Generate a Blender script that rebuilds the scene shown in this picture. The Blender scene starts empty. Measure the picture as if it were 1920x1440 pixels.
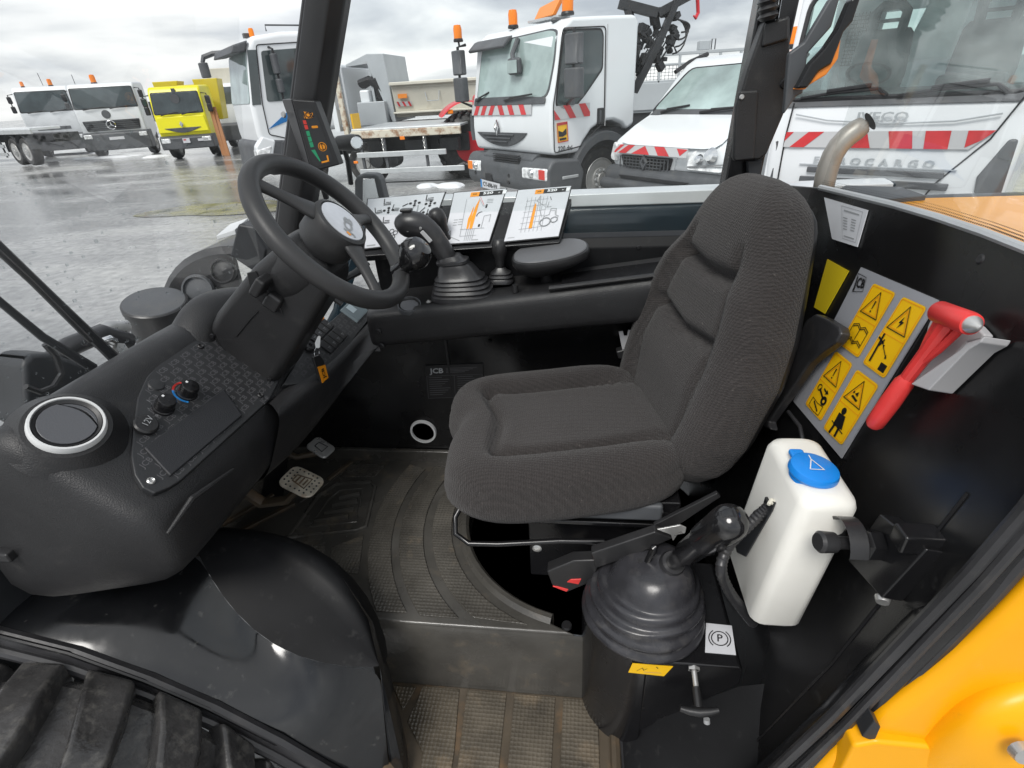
import bpy, bmesh, math, random
from mathutils import Vector, Matrix
R=math.radians
random.seed(7)
SC=bpy.context.scene
COL=SC.collection

# ---------------------------------------------------------------- camera
F_PX=980.0; PITCH=R(29.6); YAW=R(8.4); ROLL=R(3.6); CAM=Vector((0,0,1.70))
_fw=Vector((-math.sin(YAW)*math.cos(PITCH),math.cos(YAW)*math.cos(PITCH),-math.sin(PITCH)))
_r0=Vector((math.cos(YAW),math.sin(YAW),0)); _u0=_r0.cross(_fw)
_rt=_r0*math.cos(ROLL)-_u0*math.sin(ROLL); _up=_r0*math.sin(ROLL)+_u0*math.cos(ROLL)
cd=bpy.data.cameras.new('camera'); cam=bpy.data.objects.new('camera',cd); COL.objects.link(cam)
M=Matrix.Identity(4)
for i in range(3):
    M[i][0]=_rt[i]; M[i][1]=_up[i]; M[i][2]=-_fw[i]; M[i][3]=CAM[i]
cam.matrix_world=M
cd.sensor_width=36; cd.lens=36*F_PX/1920; cd.clip_start=.02; cd.clip_end=2000
SC.camera=cam

# ---------------------------------------------------------------- sky, sun, exposure
SUN_EL=R(52); SUN_AZ=R(200)
w=bpy.data.worlds.new('World'); SC.world=w; w.use_nodes=True
nt=w.node_tree; nt.nodes.clear()
def N(t,**k):
    n=nt.nodes.new(t)
    for a,b in k.items(): setattr(n,a,b)
    return n
out=N('ShaderNodeOutputWorld'); bg1=N('ShaderNodeBackground'); bg2=N('ShaderNodeBackground'); mx=N('ShaderNodeMixShader')
sky=N('ShaderNodeTexSky',sky_type='NISHITA',sun_disc=False,sun_elevation=SUN_EL,sun_rotation=SUN_AZ)
bg1.inputs['Strength'].default_value=.1
nt.links.new(sky.outputs[0],bg1.inputs[0])
tc=N('ShaderNodeTexCoord'); sep=N('ShaderNodeSeparateXYZ'); nt.links.new(tc.outputs['Generated'],sep.inputs[0])
mxz=N('ShaderNodeMath',operation='ADD'); nt.links.new(sep.outputs[2],mxz.inputs[0]); mxz.inputs[1].default_value=.17
ab=N('ShaderNodeMath',operation='MAXIMUM'); nt.links.new(mxz.outputs[0],ab.inputs[0]); ab.inputs[1].default_value=.12
dx=N('ShaderNodeMath',operation='DIVIDE'); dy=N('ShaderNodeMath',operation='DIVIDE')
nt.links.new(sep.outputs[0],dx.inputs[0]); nt.links.new(ab.outputs[0],dx.inputs[1])
nt.links.new(sep.outputs[1],dy.inputs[0]); nt.links.new(ab.outputs[0],dy.inputs[1])
cb=N('ShaderNodeCombineXYZ'); nt.links.new(dx.outputs[0],cb.inputs[0]); nt.links.new(dy.outputs[0],cb.inputs[1])
cb.inputs[2].default_value=3.1
nz=N('ShaderNodeTexNoise'); nz.inputs['Scale'].default_value=.75; nz.inputs['Detail'].default_value=5; nz.inputs['Roughness'].default_value=.5
nz.inputs['Distortion'].default_value=.3
nt.links.new(cb.outputs[0],nz.inputs['Vector'])
rp=N('ShaderNodeValToRGB'); e=rp.color_ramp.elements
e[0].position=.38; e[0].color=(.36,.38,.42,1); e[1].position=.68; e[1].color=(.90,.90,.89,1)
x=e.new(.48); x.color=(.53,.55,.58,1); x=e.new(.575); x.color=(.74,.75,.755,1)
nt.links.new(nz.outputs[0],rp.inputs[0]); nt.links.new(rp.outputs[0],bg2.inputs[0]); bg2.inputs['Strength'].default_value=.76
mx.inputs[0].default_value=.93
nt.links.new(bg1.outputs[0],mx.inputs[1]); nt.links.new(bg2.outputs[0],mx.inputs[2]); nt.links.new(mx.outputs[0],out.inputs[0])
sd=bpy.data.lights.new('sun','SUN'); sd.energy=1.5; sd.angle=R(25); sd.color=(1,.97,.93)
so=bpy.data.objects.new('sun',sd); COL.objects.link(so)
_sdir=Vector((math.sin(SUN_AZ)*math.cos(SUN_EL),math.cos(SUN_AZ)*math.cos(SUN_EL),math.sin(SUN_EL)))
so.rotation_euler=_sdir.to_track_quat('Z','Y').to_euler(); so.location=_sdir*60
v=SC.view_settings; SC.display_settings.display_device='sRGB'
v.view_transform='Standard'; v.look='None'; v.exposure=.90; v.gamma=1; v.use_curve_mapping=False
try: SC.cycles.max_bounces=8; SC.cycles.transparent_max_bounces=16
except Exception: pass

# ---------------------------------------------------------------- measuring: where a sight line meets a known plane of the place
def ray(px,py): return _fw+_rt*((px-960)/F_PX)+_up*((720-py)/F_PX)
def PX(px,py,X): d=ray(px,py); return CAM+d*(X/d.x)
def PY(px,py,Y): d=ray(px,py); return CAM+d*(Y/d.y)
def PZ(px,py,Z): d=ray(px,py); return CAM+d*((Z-CAM.z)/d.z)
def PP(px,py,A,n): d=ray(px,py); return CAM+d*((A-CAM).dot(n)/d.dot(n))

# ---------------------------------------------------------------- materials
def mat(name,col,rough=.5,metal=0,var=None,bump=None,rvar=None,spec=.5,dirt=None,coat=0,stretch=None,alpha=None,sub=None):
    """var=(scale,amount) brightness variation; bump=(scale,strength[,kind]); rvar=(scale,lo,hi); dirt=(scale,thresh,colour,strength)"""
    m=bpy.data.materials.new(name); m.use_nodes=True; t=m.node_tree; b=t.nodes['Principled BSDF']
    b.inputs['Base Color'].default_value=(*col,1); b.inputs['Roughness'].default_value=rough; b.inputs['Metallic'].default_value=metal
    b.inputs['Specular IOR Level'].default_value=spec; b.inputs['Coat Weight'].default_value=coat; b.inputs['Coat Roughness'].default_value=.05
    if sub: b.inputs['Subsurface Weight'].default_value=sub; b.inputs['Subsurface Radius'].default_value=(.02,.02,.02)
    c=t.nodes.new('ShaderNodeTexCoord'); vec=c.outputs['Object']
    if stretch:
        mp=t.nodes.new('ShaderNodeMapping'); mp.inputs['Scale'].default_value=stretch; t.links.new(vec,mp.inputs[0]); vec=mp.outputs[0]
    def noise(s,d=4,ro=.55):
        n=t.nodes.new('ShaderNodeTexNoise'); n.inputs['Scale'].default_value=s; n.inputs['Detail'].default_value=d; n.inputs['Roughness'].default_value=ro
        t.links.new(vec,n.inputs['Vector']); return n.outputs[0]
    def mr(i,a,bb,lo,hi):
        n=t.nodes.new('ShaderNodeMapRange'); t.links.new(i,n.inputs[0])
        for k,vv in enumerate((a,bb,lo,hi)): n.inputs[k+1].default_value=vv
        return n.outputs[0]
    colout=None
    if var:
        f=mr(noise(var[0]),.3,.7,1-var[1],1+var[1])
        n=t.nodes.new('ShaderNodeVectorMath'); n.operation='SCALE'; n.inputs[0].default_value=col; t.links.new(f,n.inputs['Scale']); colout=n.outputs[0]
    if dirt:
        f=mr(noise(dirt[0],6,.62),dirt[1],dirt[1]+.16,0,dirt[3])
        n=t.nodes.new('ShaderNodeMix'); n.data_type='RGBA'; t.links.new(f,n.inputs[0])
        if colout: t.links.new(colout,n.inputs[6])
        else: n.inputs[6].default_value=(*col,1)
        n.inputs[7].default_value=(*dirt[2],1); colout=n.outputs[2]
    if colout: t.links.new(colout,b.inputs['Base Color'])
    if rvar: t.links.new(mr(noise(rvar[0]),.35,.65,rvar[1],rvar[2]),b.inputs['Roughness'])
    if bump:
        k=bump[2] if len(bump)>2 else 'noise'
        if k=='noise': h=noise(bump[0],3)
        elif k=='voronoi':
            n=t.nodes.new('ShaderNodeTexVoronoi'); n.inputs['Scale'].default_value=bump[0]; n.inputs['Randomness'].default_value=.15; t.links.new(vec,n.inputs['Vector']); h=n.outputs['Distance']
        elif k=='wave':
            n=t.nodes.new('ShaderNodeTexWave'); n.inputs['Scale'].default_value=bump[0]; n.bands_direction=bump[3]; n.inputs['Distortion'].default_value=1.2; n.inputs['Detail'].default_value=2; n.inputs['Detail Scale'].default_value=6; t.links.new(vec,n.inputs['Vector']); h=n.outputs[0]
        bp=t.nodes.new('ShaderNodeBump'); bp.inputs['Strength'].default_value=bump[1]; bp.inputs['Distance'].default_value=.004
        t.links.new(h,bp.inputs['Height']); t.links.new(bp.outputs[0],b.inputs['Normal'])
    return m
def glass_mat(name,tint,refl,haze=None,rough=.02):
    m=bpy.data.materials.new(name); m.use_nodes=True; t=m.node_tree; t.nodes.clear()
    o=t.nodes.new('ShaderNodeOutputMaterial'); tr=t.nodes.new('ShaderNodeBsdfTransparent'); gl=t.nodes.new('ShaderNodeBsdfGlossy'); mi=t.nodes.new('ShaderNodeMixShader')
    tr.inputs[0].default_value=(*tint,1); gl.inputs['Roughness'].default_value=rough
    fr=t.nodes.new('ShaderNodeFresnel'); fr.inputs[0].default_value=1.45
    mu=t.nodes.new('ShaderNodeMath'); mu.operation='MULTIPLY_ADD'; mu.inputs[1].default_value=refl; mu.inputs[2].default_value=0.0
    t.links.new(fr.outputs[0],mu.inputs[0]); t.links.new(mu.outputs[0],mi.inputs[0]); t.links.new(tr.outputs[0],mi.inputs[1]); t.links.new(gl.outputs[0],mi.inputs[2])
    last=mi
    if haze:
        df=t.nodes.new('ShaderNodeBsdfDiffuse'); df.inputs[0].default_value=(.75,.78,.78,1); m2=t.nodes.new('ShaderNodeMixShader')
        c=t.nodes.new('ShaderNodeTexCoord'); nn=t.nodes.new('ShaderNodeTexNoise'); nn.inputs['Scale'].default_value=3; nn.inputs['Detail'].default_value=5
        t.links.new(c.outputs['Object'],nn.inputs['Vector'])
        r=t.nodes.new('ShaderNodeMapRange'); r.inputs[1].default_value=.35; r.inputs[2].default_value=.7; r.inputs[3].default_value=haze*.2; r.inputs[4].default_value=haze
        t.links.new(nn.outputs[0],r.inputs[0]); t.links.new(r.outputs[0],m2.inputs[0]); t.links.new(mi.outputs[0],m2.inputs[1]); t.links.new(df.outputs[0],m2.inputs[2]); last=m2
    t.links.new(last.outputs[0],o.inputs[0]); return m
def emit_mat(name,col,s):
    m=mat(name,col,.4); b=m.node_tree.nodes['Principled BSDF']; b.inputs['Emission Color'].default_value=(*col,1); b.inputs['Emission Strength'].default_value=s; return m
MT={}
MT['plastic']=mat('textured black plastic',(.015,.015,.016),.48,var=(6,.25),bump=(420,.3),rvar=(9,.36,.52),dirt=(17,.60,(.085,.082,.076),.22))
MT['plastic2']=mat('smooth black plastic',(.019,.019,.020),.36,var=(8,.2),rvar=(14,.3,.45),bump=(300,.06))
MT['panel']=mat('printed grey panel',(.024,.025,.027),.45,var=(10,.15),bump=(350,.12))
MT['padtex']=mat('dark storage pad',(.018,.019,.022),.55,bump=(500,.25))
MT['rubber']=mat('black rubber',(.026,.026,.028),.34,var=(12,.3),bump=(60,.08),dirt=(16,.56,(.08,.075,.068),.35))
MT['wheelrim']=mat('steering wheel foam',(.033,.033,.034),.43,bump=(520,.12),rvar=(8,.38,.5))
MT['gloss']=mat('black paint',(.009,.009,.010),.2,var=(5,.3),dirt=(22,.62,(.05,.05,.05),.35),rvar=(7,.14,.3))
MT['wallblk']=mat('black cab panel',(.0065,.0065,.007),.27,var=(4,.3),bump=(700,.06),dirt=(34,.63,(.055,.055,.053),.4),rvar=(4,.15,.42))
MT['arch']=mat('scuffed black arch',(.007,.0075,.0085),.15,var=(6,.3),dirt=(34,.61,(.085,.085,.08),.55),rvar=(11,.07,.22),bump=(9,.06),spec=.7)
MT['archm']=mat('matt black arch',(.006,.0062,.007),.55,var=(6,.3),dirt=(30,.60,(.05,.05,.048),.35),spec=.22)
MT['ventsky']=mat('vent sky sheen',(.075,.078,.086),.36,bump=(300,.08))  # sky reflected by the upturned vent flaps, put into a lighter bluish colour
def fabric_mat(name,axes,col,sc=56):
    m=mat(name,col,.95,spec=.10); t=m.node_tree; b=t.nodes['Principled BSDF']; L=t.links.new
    c=t.nodes.new('ShaderNodeTexCoord')
    def wave(ax,s_,dist):
        n=t.nodes.new('ShaderNodeTexWave'); n.bands_direction=ax; n.inputs['Scale'].default_value=s_; n.inputs['Distortion'].default_value=dist; n.inputs['Detail'].default_value=3; n.inputs['Detail Scale'].default_value=3; L(c.outputs['Object'],n.inputs['Vector']); return n.outputs['Fac']
    def nz_(s_,d=4):
        n=t.nodes.new('ShaderNodeTexNoise'); n.inputs['Scale'].default_value=s_; n.inputs['Detail'].default_value=d; L(c.outputs['Object'],n.inputs['Vector']); return n.outputs[0]
    def mth(op,a,b_):
        n=t.nodes.new('ShaderNodeMath'); n.operation=op
        for k,q in enumerate((a,b_)):
            if isinstance(q,float): n.inputs[k].default_value=q
            else: L(q,n.inputs[k])
        return n.outputs[0]
    w1=wave(axes[0],sc,4.5); w2=wave(axes[1],sc*1.1,5.0)
    h=mth('ADD',mth('MULTIPLY',w1,.5),mth('MULTIPLY',w2,.5)); h=mth('ADD',mth('MULTIPLY',h,.8),mth('MULTIPLY',nz_(420,2),.35))
    worn=mth('MULTIPLY',nz_(3.0,5),.5); lint=nz_(150,3)
    f=mth('ADD',mth('ADD',mth('MULTIPLY',h,.55),.35),mth('MULTIPLY',worn,1.1))
    n=t.nodes.new('ShaderNodeVectorMath'); n.operation='SCALE'; n.inputs[0].default_value=col; L(f,n.inputs['Scale'])
    r=t.nodes.new('ShaderNodeMapRange'); L(lint,r.inputs[0]); r.inputs[1].default_value=.68; r.inputs[2].default_value=.78; r.inputs[3].default_value=0; r.inputs[4].default_value=.35
    mx_=t.nodes.new('ShaderNodeMix'); mx_.data_type='RGBA'; L(r.outputs[0],mx_.inputs[0]); L(n.outputs[0],mx_.inputs[6]); mx_.inputs[7].default_value=(.22,.20,.18,1); L(mx_.outputs[2],b.inputs['Base Color'])
    bp=t.nodes.new('ShaderNodeBump'); bp.inputs['Strength'].default_value=.9; bp.inputs['Distance'].default_value=.0022; L(h,bp.inputs['Height']); L(bp.outputs[0],b.inputs['Normal'])
    b.inputs['Sheen Weight'].default_value=.12; b.inputs['Sheen Roughness'].default_value=.6
    return m
MT['fabric']=fabric_mat('seat fabric','YX',(.039,.035,.034))
MT['fabric2']=fabric_mat('seat fabric back','ZY',(.039,.035,.034))
MT['mat']=mat('rubber mat',(.060,.057,.051),.25,var=(7,.3),dirt=(13,.57,(.15,.12,.085),.5),rvar=(6,.16,.42),bump=(80,.15))
MT['matpanel']=mat('mat tread',(.074,.069,.060),.2,var=(9,.35),dirt=(11,.58,(.20,.16,.11),.5),rvar=(5,.08,.34),bump=(105,.75,'voronoi'))
MT['steptread']=mat('step tread',(.085,.072,.054),.38,var=(9,.4),dirt=(7,.56,(.21,.16,.105),.55),rvar=(5,.16,.45),bump=(105,.75,'voronoi'))
MT['steprub']=mat('step rubber',(.070,.055,.038),.42,var=(8,.3),dirt=(9,.5,(.18,.11,.055),.75),bump=(80,.12))
MT['steel']=mat('bright steel',(.55,.55,.54),.3,metal=.7,var=(20,.15),rvar=(30,.22,.42))
MT['pedal']=mat('worn pedal',(.50,.46,.38),.35,metal=.25,var=(30,.3),dirt=(35,.56,(.30,.17,.08),.6))
MT['armtop']=mat('armrest top sheen',(.11,.112,.118),.34,bump=(250,.08))  # reflection on the armrest top put into a lighter base colour
MT['gaiter']=mat('gaiter rubber',(.030,.030,.034),.27,var=(14,.3),dirt=(20,.56,(.10,.095,.09),.4),rvar=(12,.18,.4),bump=(26,.25))
MT['knob']=mat('polished black knob',(.012,.012,.013),.14,spec=.7)
MT['badge']=mat('wheel badge',(.60,.62,.66),.16,var=(18,.12))
MT['white']=mat('white print',(.8,.81,.82),.35)
MT['sheetwhite']=mat('white sticker',(.60,.61,.64),.3,var=(9,.05))
MT['silverplate']=mat('silver decal',(.40,.41,.44),.3,metal=.25)
MT['black']=mat('black print',(.01,.01,.011),.4)
MT['grey']=mat('grey print',(.3,.31,.32),.5)
MT['dimgrey']=mat('dim print',(.085,.085,.09),.5)
MT['yellow']=mat('warning yellow',(.86,.50,.006),.35)
MT['yellow2']=mat('dull yellow label',(.62,.47,.015),.4)
MT['orange']=mat('orange print',(.82,.30,.012),.4)
MT['red']=mat('red plastic',(.66,.045,.042),.35,var=(20,.1),sub=.05)
MT['reflred']=mat('red reflective',(.55,.035,.04),.35,var=(6,.15))
MT['reflwhite']=mat('grey reflective',(.5,.51,.52),.35)
MT['body']=mat('machine yellow paint',(.88,.395,.003),.34,var=(3,.06),dirt=(26,.66,(.32,.18,.04),.45),bump=(40,.03),spec=.35)
MT['hoodpaint']=mat('bonnet yellow',(.90,.37,.006),.25,var=(3,.06),coat=.2)
MT['bottle']=mat('translucent white plastic',(.78,.77,.72),.4,sub=.4,var=(5,.06))
MT['cap']=mat('blue cap',(.01,.22,.68),.3,sub=.05)
MT['greyplastic']=mat('pale grey plastic',(.42,.42,.43),.45)
MT['orangebr']=mat('orange tag',(.75,.24,.03),.4)
MT['green']=mat('green print',(.02,.3,.14),.5); MT['blue']=mat('blue print',(.02,.25,.65),.5); MT['redprint']=mat('red print',(.6,.04,.03),.5)
MT['lcd']=mat('screen',(.17,.21,.23),.15); MT['lcdl']=mat('screen print',(.4,.48,.52),.3)
MT['chrome']=mat('chrome',(.75,.76,.77),.16,metal=1)
MT['wstripe']=mat('white paint trim',(.60,.61,.61),.4)
MT['glass']=glass_mat('clear window',(.975,.98,.978),.10,haze=.05)
MT['glassR']=glass_mat('clear side window',(.965,.985,.98),.14,haze=.035)
MT['drop']=glass_mat('water',(.90,.92,.92),.4,rough=.05)
# vehicles
MT['twhite']=mat('white lorry paint',(.74,.77,.79),.26,var=(1.2,.03),dirt=(3,.63,(.55,.54,.50),.35),coat=.2)
MT['twhite2']=mat('white van paint',(.74,.77,.79),.22,var=(1,.03),coat=.3)
MT['tdark']=mat('dark grey plastic trim',(.075,.08,.087),.5,var=(4,.2),dirt=(6,.55,(.13,.125,.115),.4))
MT['tblack']=mat('black trim',(.015,.015,.017),.4,var=(5,.3))
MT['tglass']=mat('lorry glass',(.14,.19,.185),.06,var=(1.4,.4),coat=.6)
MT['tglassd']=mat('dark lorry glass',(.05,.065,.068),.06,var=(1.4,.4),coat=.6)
MT['tglassl']=mat('pale sky lorry glass',(.34,.43,.42),.06,var=(1.3,.35),coat=.6)  # reflected sky and pale cab interior put into the opaque glass colour
MT['lens']=mat('headlight lens',(.74,.76,.77),.1,var=(14,.4),coat=1)
MT['amber']=mat('amber lens',(.85,.22,.01),.25)
MT['tyre']=mat('tyre rubber',(.02,.02,.021),.55,var=(9,.3),dirt=(14,.5,(.09,.085,.078),.5),bump=(30,.15))
MT['tyrewet']=mat('wet tyre',(.045,.044,.044),.2,var=(12,.4),dirt=(38,.52,(.13,.125,.115),.55),rvar=(16,.10,.38),bump=(45,.5))
MT['rim']=mat('steel wheel',(.42,.42,.41),.4,metal=.4,var=(8,.15))
MT['tyellow']=mat('bright yellow lorry',(.80,.74,.01),.28,dirt=(3,.62,(.5,.45,.1),.3))
MT['tyellow2']=mat('tipper yellow',(.62,.50,.02),.4,dirt=(3,.58,(.4,.3,.1),.4))
MT['beige']=mat('dirty cream paint',(.60,.58,.50),.45,var=(2,.08),dirt=(4,.58,(.33,.25,.16),.5))
MT['greypaint']=mat('grey paint',(.42,.45,.47),.4,var=(2,.06),dirt=(4,.62,(.28,.24,.2),.4))
MT['rusty']=mat('rusty white paint',(.62,.58,.48),.55,dirt=(7,.47,(.26,.12,.05),.9))
MT['alu']=mat('aluminium rail',(.55,.57,.58),.4,metal=.5,var=(5,.1))
MT['dark']=mat('dark machinery',(.022,.024,.027),.5,var=(6,.4))
MT['tred']=mat('red tractor paint',(.55,.02,.03),.3)
MT['tblue']=mat('blue flash',(.02,.16,.42),.35)
MT['snow']=mat('slush',(.75,.77,.8),.7,bump=(8,.4))
MT['exh']=mat('heat stained steel',(.44,.42,.385),.42,metal=.35,var=(9,.3),dirt=(14,.56,(.24,.15,.09),.55),stretch=(1,1,.4))
MT['boomblk']=mat('wet black boom paint',(.012,.022,.03),.12,var=(3,.3),dirt=(40,.66,(.1,.11,.11),.4),rvar=(8,.06,.22))
MT['boomtop']=mat('boom top sky grey',(.72,.74,.75),.22,metal=.2,var=(3,.12))  # pale boom top: sky reflected on the wet boom, put into the colour
MT['orangewood']=mat('orange board',(.36,.16,.06),.6)

# ---------------------------------------------------------------- mesh building
class MB:
    def __init__(s): s.v=[]; s.f=[]
    def add(s,vs,fs):
        o=len(s.v); s.v+= [tuple(p) for p in vs]; s.f+=[tuple(i+o for i in f) for f in fs]; return s
    def poly(s,pts): return s.add(pts,[tuple(range(len(pts)))])
    def box(s,c,d,rot=None):
        vs=[]
        for z in (-1,1):
            for y in (-1,1):
                for x in (-1,1):
                    q=Vector((x*d[0]/2,y*d[1]/2,z*d[2]/2))
                    if rot is not None: q=rot@q
                    vs.append(q+Vector(c))
        return s.add(vs,[(0,2,3,1),(4,5,7,6),(0,1,5,4),(2,6,7,3),(0,4,6,2),(1,3,7,5)])
    def prism(s,pts,d):
        d=Vector(d); a=[Vector(p) for p in pts]; n=len(a)
        nn=Vector((0,0,0))
        for i in range(n): nn+=a[i].cross(a[(i+1)%n])
        if nn.dot(d)>0: a.reverse()
        return s.add(a+[p+d for p in a],[tuple(range(n)),tuple(range(2*n-1,n-1,-1))]+[(i,i+n,(i+1)%n+n,(i+1)%n) for i in range(n)])
    def loft(s,rings,closed=True,caps=True,loop=False):
        n=len(rings[0]); vs=[p for r in rings for p in r]; fs=[]
        m=len(rings)
        for i in range(m if loop else m-1):
            for j in range(n if closed else n-1):
                k=(j+1)%n; i2=(i+1)%m
                fs.append((i*n+j,i*n+k,i2*n+k,i2*n+j))
        if caps and closed and not loop: fs+=[tuple(range(n-1,-1,-1)),tuple((m-1)*n+j for j in range(n))]
        return s.add(vs,fs)
    def tube(s,path,r,n=10,loop=False,caps=True,flat=1.0,upv=None):
        P=[Vector(p) for p in path]; m=len(P); rr=r if isinstance(r,(list,tuple)) else [r]*m
        rings=[]; prev=None
        for i in range(m):
            if loop: t=P[(i+1)%m]-P[i-1]
            else: t=P[min(i+1,m-1)]-P[max(i-1,0)]
            t.normalize()
            if prev is None:
                a=Vector(upv) if upv else (Vector((0,0,1)) if abs(t.z)<.9 else Vector((1,0,0)))
            else: a=prev
            x=(a-t*a.dot(t)).normalized(); y=t.cross(x); prev=x
            rings.append([P[i]+x*(math.cos(2*math.pi*j/n)*rr[i]*flat)+y*(math.sin(2*math.pi*j/n)*rr[i]) for j in range(n)])
        return s.loft(rings,True,caps,loop)
    def lathe(s,prof,o,axis,n=24,loop=False):
        a=Vector(axis).normalized(); b=(Vector((0,0,1)) if abs(a.z)<.9 else Vector((1,0,0))); x=(b-a*b.dot(a)).normalized(); y=a.cross(x); o=Vector(o)
        rings=[[o+a*h+(x*math.cos(2*math.pi*j/n)+y*math.sin(2*math.pi*j/n))*r for j in range(n)] for r,h in prof]
        return s.loft(rings,True,not loop,loop)
    def sphere(s,c,r,n=16,sc=(1,1,1)):
        c=Vector(c); rings=[]
        for i in range(1,n//2):
            th=math.pi*i/(n//2)
            rings.append([c+Vector((r*sc[0]*math.sin(th)*math.cos(2*math.pi*j/n),r*sc[1]*math.sin(th)*math.sin(2*math.pi*j/n),-r*sc[2]*math.cos(th))) for j in range(n)])
        return s.loft(rings)
    def grid(s,rows): return s.loft(rows,closed=False,caps=False)
    def xf(s,M): s.v=[tuple(M@Vector(p)) for p in s.v]; return s
    def build(s,name,m,parent=None,bevel=0,seg=2,subd=0,angle=35,world=False,flip=False):
        me=bpy.data.meshes.new(name); me.from_pydata(s.v,[],s.f)
        bm=bmesh.new(); bm.from_mesh(me)
        bmesh.ops.recalc_face_normals(bm,faces=bm.faces)
        if flip: bmesh.ops.reverse_faces(bm,faces=bm.faces)
        bm.to_mesh(me); bm.free()
        me.materials.append(MT[m] if isinstance(m,str) else m)
        me.polygons.foreach_set('use_smooth',[True]*len(me.polygons))
        if not bevel and not subd: me.set_sharp_from_angle(angle=R(angle))
        o=bpy.data.objects.new(name,me); COL.objects.link(o)
        if parent is not None:
            o.parent=parent
            if parent.type=='EMPTY' and parent.get('wc'): o.location=-parent.location
        if bevel:
            b=o.modifiers.new('bevel','BEVEL'); b.width=bevel; b.segments=seg; b.limit_method='ANGLE'; b.angle_limit=R(30); b.harden_normals=True
        if subd:
            b=o.modifiers.new('subd','SUBSURF'); b.levels=subd; b.render_levels=subd
        return o
def empty(name,loc,rz=0,parent=None,wc=False):
    o=bpy.data.objects.new(name,None); COL.objects.link(o); o.location=loc; o.rotation_euler=(0,0,rz); o.empty_display_size=.2
    if wc: o['wc']=1
    if parent is not None:
        o.parent=parent
    return o
def tag(o,label=None,cat=None,group=None,kind=None):
    if label: o['label']=label
    if cat: o['category']=cat
    if group: o['group']=group
    if kind: o['kind']=kind
    return o
_TXT={}
def text2d(sx,bold=0):
    k=(sx,bold)
    if k in _TXT: return _TXT[k]
    cu=bpy.data.curves.new('t','FONT'); cu.body=sx; cu.align_x='CENTER'; cu.align_y='CENTER'; cu.size=1.0; cu.resolution_u=2; cu.offset=bold
    ob=bpy.data.objects.new('t',cu); COL.objects.link(ob)
    me=ob.evaluated_get(bpy.context.evaluated_depsgraph_get()).to_mesh()
    vs=[(p.co.x,p.co.y) for p in me.vertices]; fs=[tuple(p.vertices) for p in me.polygons]
    ob.to_mesh_clear(); bpy.data.objects.remove(ob); bpy.data.curves.remove(cu)
    _TXT[k]=(vs,fs); return vs,fs
class Decal:
    """flat print on a plate: bilinear from the plate's corners; units are metres along its edges"""
    def __init__(s,TL,TR,BR,BL,toward=None,lift=.0006):
        s.c=[Vector(p) for p in (TL,TR,BR,BL)]; s.W=((s.c[1]-s.c[0]).length+(s.c[2]-s.c[3]).length)/2; s.H=((s.c[0]-s.c[3]).length+(s.c[1]-s.c[2]).length)/2
        n=(s.c[1]-s.c[0]).cross(s.c[3]-s.c[0]); n.normalize(); n=-n
        s.n=n; s.L={}; s.lift=lift; s.k={}
    def m(s,x,y,h=0):
        u=x/s.W; v=y/s.H; tl,tr,br,bl=s.c
        return (bl*(1-u)+br*u)*(1-v)+(tl*(1-u)+tr*u)*v+s.n*h
    def _mb(s,key): return s.L.setdefault(key,MB())
    def poly(s,key,pts,k=1): s._mb(key).poly([s.m(x,y,s.lift*k) for x,y in pts])
    def rect(s,key,x0,y0,x1,y1,k=1): s.poly(key,[(x0,y0),(x1,y0),(x1,y1),(x0,y1)],k)
    def rrect(s,key,x0,y0,x1,y1,r,k=1):
        pts=[]
        for cx,cy,a0 in ((x1-r,y1-r,0),(x0+r,y1-r,90),(x0+r,y0+r,180),(x1-r,y0+r,270)):
            for a in (0,30,60,90): pts.append((cx+r*math.cos(R(a0+a)),cy+r*math.sin(R(a0+a))))
        s.poly(key,pts,k)
    def line(s,key,pts,w,k=2,close=False):
        if close: pts=list(pts)+[pts[0]]
        for (x0,y0),(x1,y1) in zip(pts,pts[1:]):
            d=math.hypot(x1-x0,y1-y0)
            if d<1e-9: continue
            tx,ty=(x1-x0)/d*w/2,(y1-y0)/d*w/2; nx,ny=-ty,tx
            s.poly(key,[(x0-tx-nx,y0-ty-ny),(x1+tx-nx,y1+ty-ny),(x1+tx+nx,y1+ty+ny),(x0-tx+nx,y0-ty+ny)],k)
    def circ(s,key,x,y,r,k=2,n=18,ry=None): s.poly(key,[(x+r*math.cos(2*math.pi*i/n),y+(ry or r)*math.sin(2*math.pi*i/n)) for i in range(n)],k)
    def ring(s,key,x,y,r,w,k=2,a0=0,a1=360,n=24): s.line(key,[(x+r*math.cos(R(a0+(a1-a0)*i/n)),y+r*math.sin(R(a0+(a1-a0)*i/n))) for i in range(n+1)],w,k)
    def text(s,key,t,x,y,h,k=2,rot=0,sx=1.0,bold=0):
        vs,fs=text2d(t,bold); c,sn=math.cos(R(rot)),math.sin(R(rot)); q=h/.7
        s._mb(key).add([s.m(x+(vx*sx*c-vy*sn)*q,y+(vx*sx*sn+vy*c)*q,s.lift*k) for vx,vy in vs],fs)
    def build(s,parent,names):
        for key,mb in s.L.items(): mb.build(names.get(key,'printed_marks'),key,parent)
def plate(name,m,parent,cs,th,bevel=0):
    a=[Vector(p) for p in cs]; n=(a[1]-a[0]).cross(a[-1]-a[0]).normalized()   # corners seen TL,TR,BR,BL: n points away from the viewer
    return MB().prism(a,n*th).build(name,m,parent,bevel=bevel)
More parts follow.
